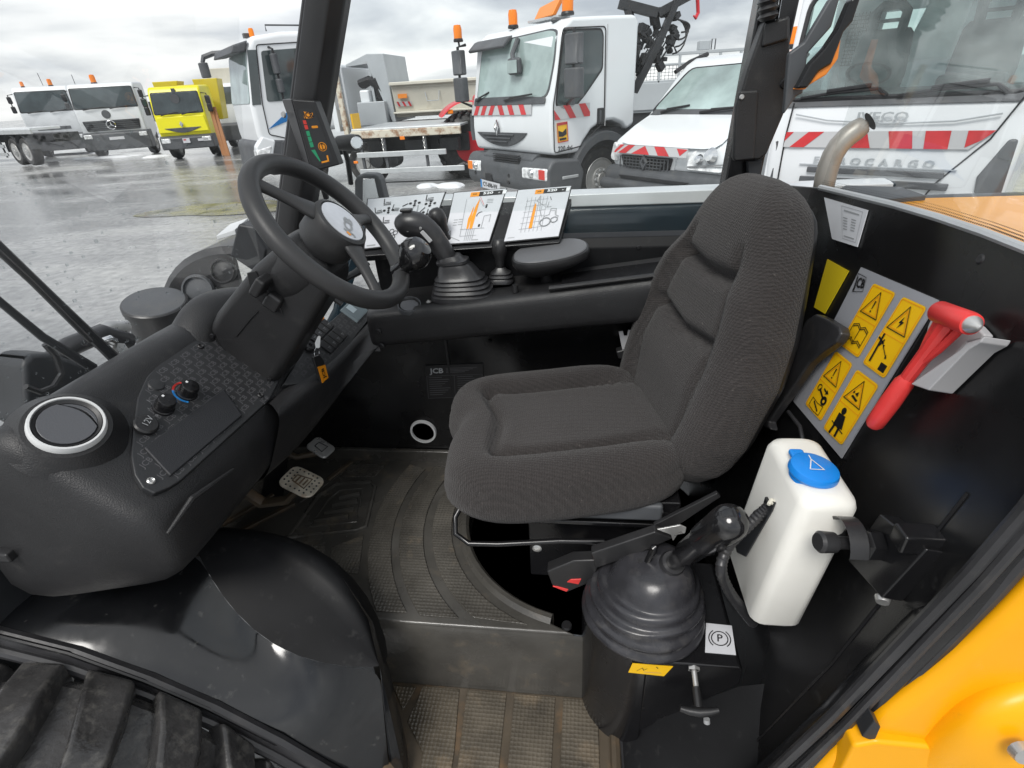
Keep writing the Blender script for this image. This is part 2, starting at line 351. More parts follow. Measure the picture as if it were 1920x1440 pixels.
# ================================================================ the yard
def V(*a): return Vector(a)
g=bpy.data.materials.new('wet asphalt'); g.use_nodes=True; t=g.node_tree; b=t.nodes['Principled BSDF']
tcg=t.nodes.new('ShaderNodeTexCoord')
def gn(scale,detail,sc=(1,1,1),ro=.6):
    mp=t.nodes.new('ShaderNodeMapping'); mp.inputs['Scale'].default_value=sc; t.links.new(tcg.outputs['Object'],mp.inputs[0])
    n=t.nodes.new('ShaderNodeTexNoise'); n.inputs['Scale'].default_value=scale; n.inputs['Detail'].default_value=detail; n.inputs['Roughness'].default_value=ro
    t.links.new(mp.outputs[0],n.inputs['Vector']); return n.outputs[0]
def gr(i,stops):
    r=t.nodes.new('ShaderNodeValToRGB'); el=r.color_ramp.elements
    el[0].position,el[0].color=stops[0][0],(*stops[0][1],1); el[1].position,el[1].color=stops[-1][0],(*stops[-1][1],1)
    for p,c in stops[1:-1]: q=el.new(p); q.color=(*c,1)
    t.links.new(i,r.inputs[0]); return r.outputs[0]
wet=gn(.42,7,(.55,1.1,1),.55); fine=gn(9,6); grain=gn(170,2)
c1=gr(wet,[(.34,(.10,.103,.105)),(.46,(.26,.265,.265)),(.64,(.42,.425,.42))])
mixc=t.nodes.new('ShaderNodeMix'); mixc.data_type='RGBA'; mixc.blend_type='MULTIPLY'; mixc.inputs[0].default_value=.7
t.links.new(c1,mixc.inputs[6]); t.links.new(gr(fine,[(.32,(.5,.5,.5)),(.68,(1.3,1.3,1.28))]),mixc.inputs[7])
t.links.new(mixc.outputs[2],b.inputs['Base Color']); b.inputs['Specular IOR Level'].default_value=.85
t.links.new(gr(wet,[(.38,(.04,)*3),(.5,(.13,)*3),(.64,(.34,)*3)]),b.inputs['Roughness'])
bpn=t.nodes.new('ShaderNodeBump'); bpn.inputs['Strength'].default_value=.25; bpn.inputs['Distance'].default_value=.006
t.links.new(grain,bpn.inputs['Height']); t.links.new(bpn.outputs[0],b.inputs['Normal'])
gm=MB(); 
gs=[-400,-60,-25,-8,0,8,25,60,400]
gm.grid([[ (x,y,0) for x in gs] for y in gs])
tag(gm.build('asphalt_yard',g),kind='structure')
# puddle with yellowish sediment
def blob(cx,cy,rx,ry,z,seed,n=28,amp=.35,rot=0):
    rnd=random.Random(seed); ph=[rnd.uniform(0,6.28) for _ in range(4)]
    pts=[]
    for i in range(n):
        a=2*math.pi*i/n; k=1+amp*(.5*math.sin(2*a+ph[0])+.3*math.sin(3*a+ph[1])+.25*math.sin(5*a+ph[2]))
        x,y=rx*k*math.cos(a),ry*k*math.sin(a)
        pts.append((cx+x*math.cos(rot)-y*math.sin(rot),cy+x*math.sin(rot)+y*math.cos(rot),z))
    return pts
pud=mat('muddy puddle',(.20,.19,.085),.12,var=(2,.5),rvar=(2,.06,.35),dirt=(1.6,.45,(.2,.2,.19),.9))
p=PZ(418,392,0); tag(MB().poly(blob(p.x,p.y,1.3,.75,.009,3)).build('puddle',pud),kind='structure')
for i,(px,py,rx,ry) in enumerate(((203,295,1.6,.45),(124,290,2.0,.35),(293,294,.5,.3),(800,350,.22,.16),(845,349,.35,.22))):
    p=PZ(px,py,0)
    rings=[[Vector(q)+V(0,0,0) for q in blob(p.x,p.y,rx*k,ry*k,h,20+i)] for k,h in ((1,.0),(.9,.03),(.55,.06),(.15,.07))]
    s=MB().loft(rings).build('slush_patch','snow')
    tag(s,['flat white slush patch below the bumper of the white star-badged truck','long white slush patch below the leftmost white truck','small white slush lump beside the yellow tipper truck','tiny white slush lump left of the crane truck','white slush lump on the asphalt by the crane truck bumper'][i],'slush','slush left on the yard')

# ================================================================ the telehandler (camera looks in through its open door)
TH=empty('telehandler',(-.3,1.05,0),wc=True)
tag(TH,'yellow and black telehandler seen through its open cab door, with grey seat and steering wheel','telehandler')
def arc(cx,cy,r,a0,a1,n,z): return [V(cx+r*math.cos(R(a0+(a1-a0)*i/n)),cy+r*math.sin(R(a0+(a1-a0)*i/n)),z) for i in range(n+1)]
def sub(p): return p
# ---- floor
SCX,SCY=.03,1.17
FZ=.58
ring=arc(SCX,SCY,.372,180+72,180-60,20,FZ)   # round the seat well
fl=[V(-1.35,1.47,FZ),V(-1.35,.95,FZ),V(-.86,1.03,FZ),V(-.66,.92,FZ),V(-.53,.80,FZ),V(-.50,.778,FZ),V(.0,.778,FZ)]
fl=fl+ring+[V(-.16,1.47,FZ)]
floor=MB().prism(fl,(0,0,-.06)).build('floor_mat','mat',TH,bevel=.012,seg=3)
def mpanel(name,pts,m='matpanel',h=.004,parent=None,bev=.003):
    return MB().prism(pts,(0,0,h)).build(name,m,parent or floor,bevel=bev)
def arcpanel(r0,r1,a0,a1,z=FZ,a0b=None):
    return arc(SCX,SCY,r0,a0,a1,16,z)+arc(SCX,SCY,r1,a1 if a0b is None else a1,a0 if a0b is None else a0b,16,z)
def clip(pts,ymin,ymax=1.385): return [V(p.x,min(max(p.y,ymin),ymax),p.z) for p in pts]
mpanel('tread_panel',clip(arcpanel(.405,.462,180+69,180-28,FZ,180+53),.792))
mpanel('tread_panel',clip(arcpanel(.487,.556,180+50,180-22,FZ,180+42),.796))
mpanel('tread_panel',clip(arcpanel(.578,.643,180+39.5,180-19,FZ,180+35),.80))
mpanel('tread_panel',[V(-.70,.995,FZ),V(-.665,.905,FZ),V(-.585,.912,FZ),V(-.622,1.05,FZ)])
mpanel('tread_panel',[V(-.80,1.005,FZ),V(-.74,.925,FZ),V(-.69,.92,FZ),V(-.72,1.0,FZ)])
mpanel('tread_panel',[V(-.795,1.375,FZ),V(-.80,1.30,FZ),V(-.68,1.31,FZ),V(-.665,1.375,FZ)])
mpanel('tread_panel',[V(-1.0,1.375,FZ),V(-.93,1.19,FZ),V(-.88,1.17,FZ),V(-.81,1.30,FZ),V(-.80,1.375,FZ)],m='mat')
# emblem moulded in the mat: frame and ribs
em=MB()
em.tube([V(-.845,1.025,FZ+.001),V(-.835,1.20,FZ+.001),V(-.80,1.265,FZ+.001),V(-.685,1.283,FZ+.001),V(-.662,1.26,FZ+.001),V(-.628,1.08,FZ+.001),V(-.65,1.065,FZ+.001)],.007,8,loop=True)
em.tube([V(-.80,1.07,FZ),V(-.795,1.19,FZ),V(-.775,1.235,FZ),V(-.70,1.25,FZ),V(-.665,1.10,FZ)],.004,6,loop=True)
em.build('moulded_emblem','mat',floor)
bars=MB()
for (x,y,l) in ((-.745,1.105,.10),(-.735,1.14,.085),(-.73,1.175,.075),(-.73,1.21,.06)):
    bars.tube([V(x-l/2,y-.012,FZ+.002),V(x+l/2,y+.012,FZ+.002)],[.008,.011],8)
bars.build('moulded_rib','mat',floor)
for a,b_ in (((-.79,1.38),(-.835,1.28)),((-.895,1.165),(-1.02,1.02)),((-.985,1.2),(-1.08,1.06))):
    MB().box(V((a[0]+b_[0])/2,(a[1]+b_[1])/2,FZ+.004),(.016,math.hypot(a[0]-b_[0],a[1]-b_[1]),.012),Matrix.Rotation(math.atan2(b_[1]-a[1],b_[0]-a[0])-math.pi/2,3,'Z')).build('mat_rib','steprub',floor,bevel=.003)
MB().lathe([(.0,.004),(.011,.004),(.013,.0),(.013,-.002)],V(-.023,.797,FZ+.003),(0,0,1),16).build('mat_stud','black',floor)
# step riser and lower step
rs=MB()
prof=[(.778,.572),(.774,.56),(.772,.45),(.772,.33)]
rs.loft([[V(-.53,y,z),V(-.505,y,z),V(.11,y,z),V(.14,y,z)] for y,z in prof],closed=False,caps=False)
rs.build('step_riser','mat',TH)
tag(MB().prism([V(-.57,.775,.333),V(-.37,.44,.333),V(.10,.44,.333),V(.10,.775,.333)],(0,0,-.05)).build('step_mat','steprub',TH,bevel=.006),'muddy lower step mat below the riser')
step=bpy.data.objects['step_mat']
for pts in ([(-.485,.762),(-.418,.762),(-.437,.70)],[(-.402,.766),(-.303,.766),(-.285,.62),(-.28,.45),(-.335,.45),(-.362,.61),(-.418,.675)],[(-.283,.766),(-.178,.766),(-.172,.45),(-.262,.45)],[(-.158,.766),(-.052,.766),(-.056,.45),(-.152,.45)],[(-.032,.766),(.055,.766),(.058,.45),(-.038,.45)]):
    mpanel('tread_panel',[V(x,y,.333) for x,y in pts],'steptread',.004,step,.003)
lip=MB(); lip.tube([V(-.515,.76,.34),V(-.445,.665,.34),V(-.41,.60,.34),V(-.33,.44,.34)],.014,8); lip.build('mat_edge','steprub',step)
lip=MB(); lip.tube([V(.094,.775,.34),V(.092,.44,.34)],.013,8); lip.build('mat_edge','steprub',step)
# seat well
MB().lathe([(0,0),(.36,0)],V(SCX,SCY,FZ-.05),(0,0,1),48).build('seat_well','gloss',TH)
wr=[]; 
for r_,z_ in ((.352,-.05),(.354,.004),(.362,.012),(.374,.012),(.384,.002)): wr.append(arc(SCX,SCY,r_,180+76,180-70,40,FZ+z_))
MB().grid(wr).build('seat_well_rim','mat',TH)
# ---- right inner wall, firewall
sw=MB(); sw.box(V(-.02,1.437,.83),(1.2,.04,.62)); sw.box(V(-1.01,1.437,.76),(.78,.04,.48)); wall=sw.build('side_panel','wallblk',TH)
MB().box(V(-.405,1.414,.86),(.006,.006,.46)).build('panel_seam','black',wall)
MB().box(V(-.3,1.408,FZ+.02),(1.7,.018,.05)).build('skirting','mat',wall,bevel=.006)
fw=MB(); fw.box(V(-1.16,.98,.78),(.04,1.0,.7)); fw.build('bulkhead','dark',TH)
o=MB().lathe([(.038,0),(.044,0),(.046,-.008),(.043,-.012),(.038,-.01)],PY(793,811,1.405),(0,-1,0),32,loop=True).build('outlet_ring','wstripe',wall)
MB().lathe([(0,-.001),(.038,-.001)],PY(793,811,1.413),(0,-1,0),32).build('outlet_flap','black',wall)
# data plate
cs=[PY(797,686,1.412),PY(905,682,1.412),PY(907,744,1.412),PY(802,748,1.412)]
dp=plate('data_plate','black',wall,cs,.003); D=Decal(*cs)
D.text('grey','JCB',D.W*.2,D.H*.84,.017,bold=.03,sx=1.15)
for i in range(4): D.rect('dimgrey',D.W*.36,D.H*(.9-.04*i),D.W*(.9-.07*i),D.H*(.915-.04*i))
for i in range(9):
    D.rect('dimgrey',D.W*.05,D.H*(.64-.065*i),D.W*(.28+.05*(i*7%4)),D.H*(.655-.065*i)); D.rect('dimgrey',D.W*.55,D.H*(.64-.065*i),D.W*(.82+.03*(i*5%4)),D.H*(.655-.065*i))
D.line('dimgrey',[(.003,.003),(D.W-.003,.003),(D.W-.003,D.H*.7),(.003,D.H*.7)],.001,close=True); D.line('dimgrey',[(D.W*.5,.003),(D.W*.5,D.H*.7)],.001)
D.build(dp,{'grey':'lettering','dimgrey':'printed_table'})
for px,py in ((918,640),(700,622)):
    q=PY(px,py,1.411); MB().lathe([(0,.003),(.004,.003),(.006,0)],q,(0,-1,0),10).build('screw','black',wall)

# ---- dashboard
PA=V(-.85,1.02,1.235); PN=V(math.cos(R(48)),0,math.sin(R(48)))
def PD(px,py,lift=0): return PP(px,py,PA+PN*lift,PN)
prof=[(-1.02,1.16),(-.975,1.245),(-.935,1.272),(-.895,1.277),(-.865,1.262),(-.852,1.238),(-.80,1.185),(-.735,1.127),(-.703,1.092),(-.692,1.04),(-.697,.975),(-.728,.945),(-.83,.915),(-.95,.885),(-1.08,.86),(-1.12,.95)]
def section(y,inset=0,dx=0,dz=0,lipz=1.0,bot=0):
    cx,cz=-.90,1.06; out_=[]
    for i,(x,z) in enumerate(prof):
        if 1<=i<=4: z=1.235+(z-1.235)*lipz
        if i>=9: z=z+bot
        v=Vector((x-cx,z-cz)); l=v.length; v=v*(max(l-inset,.005)/l)
        out_.append(V(cx+v.x+dx,y,cz+v.y+dz))
    return out_
secs=[section(.548,.13),section(.550,.075),section(.556,.03),section(.570,.008),section(.60,0),section(.75,0),section(.9,0),section(1.02,0),section(1.09,0,lipz=.7),section(1.16,0,.0,-.03,.3,.03),section(1.24,0,.0,-.04,.1,.07),section(1.33,0,.0,-.045,.1,.10),section(1.46,0,.0,-.045,.1,.12)]
dash=MB().loft(secs).build('dashboard','plastic',TH,subd=1)
# handle recess lines on the lower face
hl=MB(); hl.tube([PX(302,1000,-.70)+V(.012,0,0),PX(350,935,-.688)+V(.01,0,0),PX(430,880,-.688)+V(.008,0,0)],[.003,.006,.003],8); hl.build('grip_moulding','plastic',dash)
def onpanel(pts,lift): return [PD(x,y,lift) for x,y in pts]
cp=[(392,632),(356,640),(330,656),(300,678),(275,706),(258,745),(250,800),(246,855),(253,890),(268,914),(290,925),(318,914),(340,900),(505,750),(522,718),(525,690),(470,640)]
ctrl=MB().prism(onpanel(cp,.004),-PN*.02).build('control_panel','panel',dash,bevel=.003)
sp=[(530,722),(545,695),(600,620),(640,585),(720,520),(800,500),(770,545),(720,575),(690,600),(640,665),(600,700),(565,720)]
swp=MB().prism(onpanel(sp,.003),-PN*.02).build('switch_panel','panel',dash,bevel=.002)
lowp=[PY(500,905,.86),PY(562,852,.985),PY(622,772,1.12),PY(682,690,1.245),PY(716,655,1.305)]
upp=[PD(505,752,.004),PD(548,716,.004),PD(605,690,.004),PD(655,640,.004),PD(706,588,.004)]
midp=[PD(520,790,-.006)+V(.008,0,0),PD(572,742,-.004)+V(.008,0,0),PD(628,700,-.004)+V(.008,0,0),PD(672,650,-.004)+V(.006,0,0),PD(712,604,-.004)]
MB().grid([[p+V(-.02,0,-.012) for p in upp],upp,[p.lerp(q,.7)+V(.004,0,.006) for p,q in zip(upp,midp)],midp,[p.lerp(q,.5) for p,q in zip(midp,lowp)],lowp,[p+V(-.05,0,.0) for p in lowp]]).build('dash_corner','plastic',dash,subd=2)
# local 2-D frame on panel: x along +Y (image right/up), y up slope
def pframe(p): return p.y, (p-PA).dot(V(-PN.z,0,PN.x))
def pat(x,y,lift): return V(PA.x,0,PA.z)+V(0,x,0)+V(-PN.z,0,PN.x)*y+PN*lift
def inside(poly,x,y):
    c=False
    for i in range(len(poly)):
        (x0,y0),(x1,y1)=poly[i],poly[i-1]
        if (y0>y)!=(y1>y) and x<(x1-x0)*(y-y0)/(y1-y0)+x0: c=not c
    return c
pp2=[pframe(PD(*q)) for q in cp]; sp2=[pframe(PD(*q)) for q in sp]
tv,tf=text2d('JCB',.01)
def pattern(poly,name,par,lift):
    mb=MB()
    xs=[p[0] for p in poly]; ys=[p[1] for p in poly]
    y=min(ys)+.008; row=0
    while y<max(ys):
        x=min(xs)+.005+(row%2)*.017
        while x<max(xs):
            if all(inside(poly,x+dx,y+dy) for dx,dy in ((-.016,-.006),(.016,-.006),(.016,.006),(-.016,.006))):
                mb.add([pat(x+a*.0148*1.1,y+b_*.0148,lift) for a,b_ in tv],tf)
            x+=.036
        y+=.0165; row+=1
    o=mb.build(name,'dimgrey',par); o['kind']='stuff'
pattern(pp2,'repeated_lettering',ctrl,.0046); pattern(sp2,'repeated_lettering',swp,.0036)
# storage pad
pad=[(270,838),(420,728),(455,778),(320,892)]
MB().prism(onpanel(pad,.009),-PN*.008).build('storage_pad','padtex',ctrl,bevel=.003,seg=3)
# round vent
def roundvent(px,py,r,par,ax,c=None,tilt=0,name='air_vent'):
    c=c or PD(px,py,.012)
    o=MB().lathe([(r*.86,.0),(r*.90,.008),(r*.96,.008),(r*1.0,.004),(r*1.02,-.004),(r*.86,-.004)],c,ax,40,loop=True).build(name,'wstripe' if r>.045 else 'tdark',par)
    MB().lathe([(r*.76,.003),(r*.86,.007),(r*.87,.0),(r*.72,-.008)],c,ax,40,loop=True).build('vent_collar','plastic2',o)
    a=Vector(ax).normalized(); x=V(0,1,0); x=(x-a*x.dot(a)).normalized(); y=a.cross(x)
    # two flap halves with a curved parting line
    for sgn in (-1,1):
        pts=[]
        rr=r*.76
        if sgn<0: ang=[62+i*(236/16) for i in range(17)]
        else: ang=[-56+i*(112/10) for i in range(11)]
        pts=[c+x*(rr*math.cos(R(k)))+y*(rr*math.sin(R(k))) for k in ang]
        p0=pts[-1]; p1=pts[0]
        for i in range(1,7):
            f_=i/7; q=p0.lerp(p1,f_)+x*(rr*(.24 if sgn<0 else .27)*math.sin(math.pi*f_)); pts.append(q)
        MB().prism([q+a*(.006 if sgn<0 else .002) for q in pts],-a*.006).build('vent_flap','ventsky',o,bevel=.0012)
    return o
vax=V(.62,-.22,.80).normalized()
vc=PD(127,796,.020)
hs=MB().lathe([(.0,.002),(.060,.0),(.068,-.010),(.085,-.03)],vc-vax*.004,vax,40).build('vent_housing','plastic',dash)
tag(roundvent(0,0,.052,dash,vax,vc),'large round air vent with pale ring at the door end of the dashboard')
# knobs, socket
def knob(px,py,r):
    c=PD(px,py,.004); 
    prof_=[(r*1.08,0),(r*1.05,.004),(r*.95,.005),(r*.9,.024),(r*.8,.027),(0,.028)]
    o=MB().lathe(prof_,c,PN,28).build('rotary_knob','gloss',ctrl)
    d=c+PN*.0285; MB().box(d+V(-PN.z,0,PN.x)*(r*.55),(.004,.004,.001),Matrix(((PN.z,0,PN.x),(0,1,0),(-PN.x,0,PN.z))).to_3x3()).build('pointer_mark','white',o)
    return o
knob(306,765,.0185); knob(350,738,.0185)
A=[];
Dp=Decal(pat(.5,.1,.004),pat(1.4,.1,.004),pat(1.4,-.3,.004),pat(.5,-.3,.004))
def pxy(px,py): q=PD(px,py); x,y=pframe(q); return x-.5,y+.3
kx,ky=pxy(350,738)
Dp.ring('redprint',kx,ky,.026,.004,1,65,125,10); Dp.ring('blue',kx,ky,.026,.004,1,130,215,10)
kx,ky=pxy(306,765)
for i,tx in enumerate('0123'): Dp.text('grey',tx,kx+.027*math.cos(R(190-42*i)),ky+.027*math.sin(R(190-42*i)),.005,1)
Dp.build(ctrl,{'redprint':'heat_arc','blue':'cool_arc','grey':'lettering'})
sk=MB().lathe([(.019,0),(.021,.004),(.021,.008),(.018,.011),(0,.0115)],PD(272,800,.004),PN,28).build('power_socket','plastic2',ctrl)
sx,sy=pxy(272,800); Ds=Decal(pat(.5,.1,.0165),pat(1.4,.1,.0165),pat(1.4,-.3,.0165),pat(.5,-.3,.0165)); Ds.text('grey','12V',sx,sy,.011,1,rot=12); Ds.build(sk,{'grey':'lettering'})
MB().lathe([(0,.004),(.013,.003),(.015,0)],PD(293,722,.004),PN,20).build('blanking_plug','panel',ctrl)
for q in ((283,902),(488,742),(376,650)): MB().lathe([(.0025,.002),(.005,.004),(.007,.002),(.007,0)],PD(*q,.004),PN,12).build('panel_bolt','steel' if q[0]<300 else 'black',ctrl)
# switches, display
def pquad(px,py,w_,h_,lift,th,name,m,par,bev=.0015):
    x,y=pframe(PD(px,py)); return MB().prism([pat(x-w_/2,y+h_/2,lift),pat(x+w_/2,y+h_/2,lift),pat(x+w_/2,y-h_/2,lift),pat(x-w_/2,y-h_/2,lift)],-PN*th).build(name,m,par,bevel=bev)
x0,y0=pframe(PD(612,628))
for i in range(4):
    for j in range(2):
        x=x0-.055+i*.030; y=y0+.022-j*.046
        s_=MB().prism([pat(x-.013,y+.021,.010),pat(x+.013,y+.021,.010),pat(x+.013,y-.021,.010),pat(x-.013,y-.021,.010)],-PN*.008).build('rocker_switch','plastic2',swp,bevel=.002)
        Dk=Decal(pat(x-.013,y+.021,.010),pat(x+.013,y+.021,.010),pat(x+.013,y-.021,.010),pat(x-.013,y-.021,.010))
        Dk.ring('grey',.013,.012,.003,.0008,2); Dk.line('grey',[(.007,.016),(.019,.016)],.0008); Dk.build(s_,{'grey':'switch_symbol'})
pquad(597,600,.024,.02,.012,.01,'hazard_switch','orangebr',swp)
sc_=pquad(663,585,.092,.062,.010,.008,'display_screen','lcd',swp); 
pquad(663,585,.086,.056,.0105,.001,'display_bezel','lcd',sc_,0)
pquad(656,583,.03,.028,.0112,.0006,'display_symbol','lcdl',sc_,0); pquad(676,573,.012,.010,.0112,.0006,'warning_light','redprint',sc_,0)
for q in ((650,560),(668,548),(632,568)): pquad(*q,.02,.03,.010,.008,'rocker_switch','plastic2',swp)
# ignition lock; the key and fob hang from it
ik=PD(578,652,.004); MB().lathe([(.017,0),(.018,.006),(.015,.012),(.006,.013),(.004,.02),(0,.02)],ik,PN,24).build('ignition_lock','plastic2',swp)
# ---- steering column and wheel
WC=V(-.515,1.06,1.455); WN=V(math.cos(R(40)),0,math.sin(R(40))); WY=V(0,1,0); WV=WY.cross(WN)   # WV points down the wheel face
def W(a,r,h=0): return WC+WY*(r*math.cos(R(a)))+WV*(r*math.sin(R(a)))+WN*h
def colsec(s,hw,hh,n=24,sq=2.6,cz=0):
    c=WC-WN*s+WV*cz; pts=[]
    for i in range(n):
        a=2*math.pi*i/n; ca,sa=math.cos(a),math.sin(a)
        k=(abs(ca)**sq+abs(sa)**sq)**(-1/sq); pts.append(c+WY*(hw*ca*k)+WV*(hh*sa*k))
    return pts
hpx=[(386,618),(402,650),(440,690),(485,722),(506,727),(520,714),(536,686),(580,612),(619,548),(616,510),(585,478),(548,464),(512,466),(470,502),(430,552),(400,590)]
colu=MB().prism([PY(a,b_,1.0) for a,b_ in hpx],(0,.125,0)).build('steering_column','plastic',TH,bevel=.024,seg=5)
MB().loft([colsec(.03,.03,.03),colsec(.045,.05,.05),colsec(.07,.072,.066),colsec(.13,.07,.06),colsec(.2,.06,.05)]).build('column_neck','plastic',colu,subd=1)
sm=MB()
sm.tube([PY(443,631,.9985),PY(470,598,.9985),PY(484,584,.9985)],.0012,6); sm.tube([PY(500,560,.9985),PY(545,520,.9985),PY(572,496,.9985)],.0012,6); sm.tube([PY(398,634,.9985),PY(470,640,.9985),PY(560,620,.9985)],.0001,4)
sm.build('column_seam','black',colu)
MB().prism([PY(a,b_,.9975) for a,b_ in ((462,512),(478,508),(494,536),(520,566),(531,590),(512,584),(486,566),(468,540))],(0,.004,0)).build('stalk_slot','black',colu,bevel=.002)
for p_ in ((505,712),(398,630)): MB().lathe([(.0,.003),(.005,.003),(.006,0)],PY(*p_,.999),(0,-1,0),12).build('column_screw','black',colu)
cw=MB().loft([[V(-.96,y,1.2),V(-.945,y,z1-.03),V(-.905,y,z1),V(-.86,y,z1-.012),V(-.835,y,z1-.05),V(-.83,y,1.19)] for y,z1 in ((.97,1.262),(1.0,1.285),(1.05,1.31),(1.1,1.318),(1.2,1.30),(1.30,1.26),(1.36,1.22))],closed=False,caps=False).build('instrument_cowl','plastic',TH,subd=2)
st=MB(); q=PY(490,535,.985); st.box(q,(.045,.045,.022),Matrix.Rotation(R(-48),3,'Y')); st.box(PY(512,566,.992),(.038,.02,.034),Matrix.Rotation(R(-48),3,'Y')); st.build('column_switch','plastic2',colu,bevel=.006)
MB().tube([W(60,.085,-.10),W(40,.13,-.085),W(30,.165,-.075)],[.011,.013,.012],10,flat=.6).build('indicator_stalk','plastic2',colu)
rm=MB(); rm.tube([W(360*i/64,.178) for i in range(64)],.0195,16,loop=True)
wheel=rm.build('steering_wheel','wheelrim',TH)
for a in (-120,5,114):
    s_=MB(); n_=7; rings=[]
    for i in range(n_):
        f_=i/(n_-1); r=.045+f_*.133; hw=(.033-.020*math.sin(f_*math.pi*.75)); h=.02-.018*f_; th=.012-.002*f_
        if f_>.9: hw=.022
        c=W(a,r,h); tx=(W(a+90,1)-WC)
        rings.append([c+tx*hw*math.cos(k*math.pi/5)+WN*th*math.sin(k*math.pi/5) for k in range(10)])
    s_.loft(rings).build('wheel_spoke','wheelrim',wheel,subd=1)
hub=MB().lathe([(.05,-.045),(.060,-.03),(.062,.0),(.062,.024),(.059,.032),(.0525,.035),(.051,.031),(0,.031)],WC,WN,40).build('wheel_hub','wheelrim',wheel)
hb=MB().lathe([(.0495,.031),(.049,.0345),(.047,.035),(0,.035)],WC,WN,40).build('hub_badge','badge',wheel)
Db=Decal(W(-135,.0707,.0354),W(-45,.0707,.0354),W(45,.0707,.0354),W(135,.0707,.0354)); Db.text('grey','JCB',.05,.036,.020,1,rot=28,bold=.04,sx=1.2); Db.rect('orange',.021,.018,.029,.028,1); Db.build(hb,{'grey':'lettering','orange':'orange_mark'})
kb=W(60,.176)
MB().lathe([(.0,-.005),(.023,-.004),(.019,.012),(.018,.022),(.025,.034),(.034,.048),(.0375,.062),(.035,.079),(.025,.092),(.0,.098)],kb+WN*.0,WN+V(-.0,-.12,.12),28).build('spinner_knob','knob',wheel)
# ---- right-hand console
csx=[(-.60,1.168,1.06),(-.585,1.172,1.062),(-.55,1.178,1.066),(-.4,1.192,1.08),(-.2,1.214,1.10),(0,1.236,1.118),(.2,1.262,1.14),(.44,1.29,1.17)]
rows=[]
for i,(x,zt,zb) in enumerate(csx):
    ins=.02 if i==0 else 0; y0=1.30
    bul=.020*math.exp(-((x+.33)/.12)**2)
    rows.append([V(x,1.43,zb+.004),V(x,y0+.03+ins,zb+.0),V(x,y0+.006+ins,zb+.006),V(x,y0+ins,zb+.02),V(x,y0+ins-bul*.4,zt-.04),V(x,y0+.003+ins-bul,zt-.016),V(x,y0+.012+ins-bul,zt-.003),V(x,y0+.03+ins,zt+.002),V(x,1.40,zt-.004),V(x,1.43,zt-.004),V(x,1.45,zt+.006),V(x,1.47,zt+.012)])
cons=MB().loft(rows,closed=False,caps=False)
cons.poly(rows[0]); cons=cons.build('side_console','plastic',TH,subd=1)
for px,py in ((710,621),(716,648)):
    o=MB().lathe([(0,.003),(.004,.003),(.005,.005),(.008,.004),(.009,0)],PY(px,py,1.299),(0,-1,0),14).build('console_screw','black',cons)
# tray recess on console top
tr=MB(); tr.prism([V(-.05,1.318,1.2365),V(.40,1.318,1.288),V(.40,1.43,1.289),V(-.05,1.43,1.238)],(0,0,-.01)); tr.build('console_tray','gloss',cons,bevel=.004)
tr=MB(); tr.tube([V(-.08,1.312,1.236),V(.42,1.312,1.293)],.007,8); tr.build('tray_lip','plastic',cons)
# ledge below the window
lg=MB()
lgp=[(1.30,1.455),(1.325,1.47),(1.328,1.52),(1.30,1.53),(1.10,1.53),(1.10,1.47),(1.24,1.455)]
lg.loft([[V(x,y,z+(.0 if x<0 else 0)) for z,y in lgp] for x in (-.60,.46)])
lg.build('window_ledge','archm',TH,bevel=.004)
for px,py in ((1197,464),): MB().lathe([(0,.003),(.004,.003),(.006,0)],PY(px,py,1.454),(0,-1,0),10).build('ledge_screw','black',cons)
# small vent on console
roundvent(0,0,.033,cons,V(.12,-.35,.93),PZ(768,574,1.185),name='air_vent')
# joystick base plate, gaiter, grip
JB=V(-.325,1.372,1.193)
jp=[]
for a in range(0,360,15):
    ca,sa=math.cos(R(a)),math.sin(R(a)); k=(abs(ca)**3+abs(sa)**3)**(-1/3); jp.append(JB+V(.105*ca*k,.066*sa*k,.0+.007*ca))
MB().prism(jp,(0,0,-.008)).build('joystick_plate','gloss',cons,bevel=.002)
for dx,dy in ((-.09,-.04),(.092,-.025),(.08,.045)): MB().lathe([(0,.006),(.004,.006),(.0045,.002),(.008,.002),(.008,0)],JB+V(dx,dy,.001),(0,0,1),10).build('plate_bolt','steel',cons)
def sq(c,hx,hy,n=28,p=3.2,tilt=(0,0)):
    o=[]
    for i in range(n):
        a=2*math.pi*i/n; ca,sa=math.cos(a),math.sin(a); k=(abs(ca)**p+abs(sa)**p)**(-1/p)
        o.append(c+V(hx*ca*k,hy*sa*k,tilt[0]*ca*k*hx+tilt[1]*sa*k*hy))
    return o
gr_=[]
for dz,hx,hy,dx in ((0,.066,.05,0),(.012,.066,.05,0),(.016,.060,.046,0),(.022,.064,.049,0),(.028,.057,.044,-.001),(.033,.060,.046,-.001),(.039,.053,.041,-.002),(.044,.056,.043,-.002),(.050,.049,.038,-.003),(.055,.052,.041,-.004),(.062,.044,.035,-.006),(.082,.036,.031,-.012),(.092,.030,.027,-.017),(.094,.033,.030,-.018),(.100,.033,.030,-.020),(.102,.026,.024,-.021),(.112,.021,.02,-.026)):
    gr_.append(sq(JB+V(dx,0,dz*1.05+.002),hx*1.32,hy*1.2,tilt=(.0+dz*.6,0)))
joy=MB().loft(gr_).build('joystick','rubber',TH); tag(joy,'joystick with bellows boot and curved grip on the side console')
pth=[JB+V(-.024,0,.092),JB+V(-.042,-.002,.135),JB+V(-.058,-.004,.165),JB+V(-.076,-.006,.19),JB+V(-.098,-.008,.205),JB+V(-.125,-.01,.208),JB+V(-.148,-.01,.2),JB+V(-.156,-.01,.194)]
MB().tube(pth,[.024,.025,.027,.030,.033,.034,.028,.012],16,flat=1.1).build('joystick_grip','rubber',joy,subd=1)
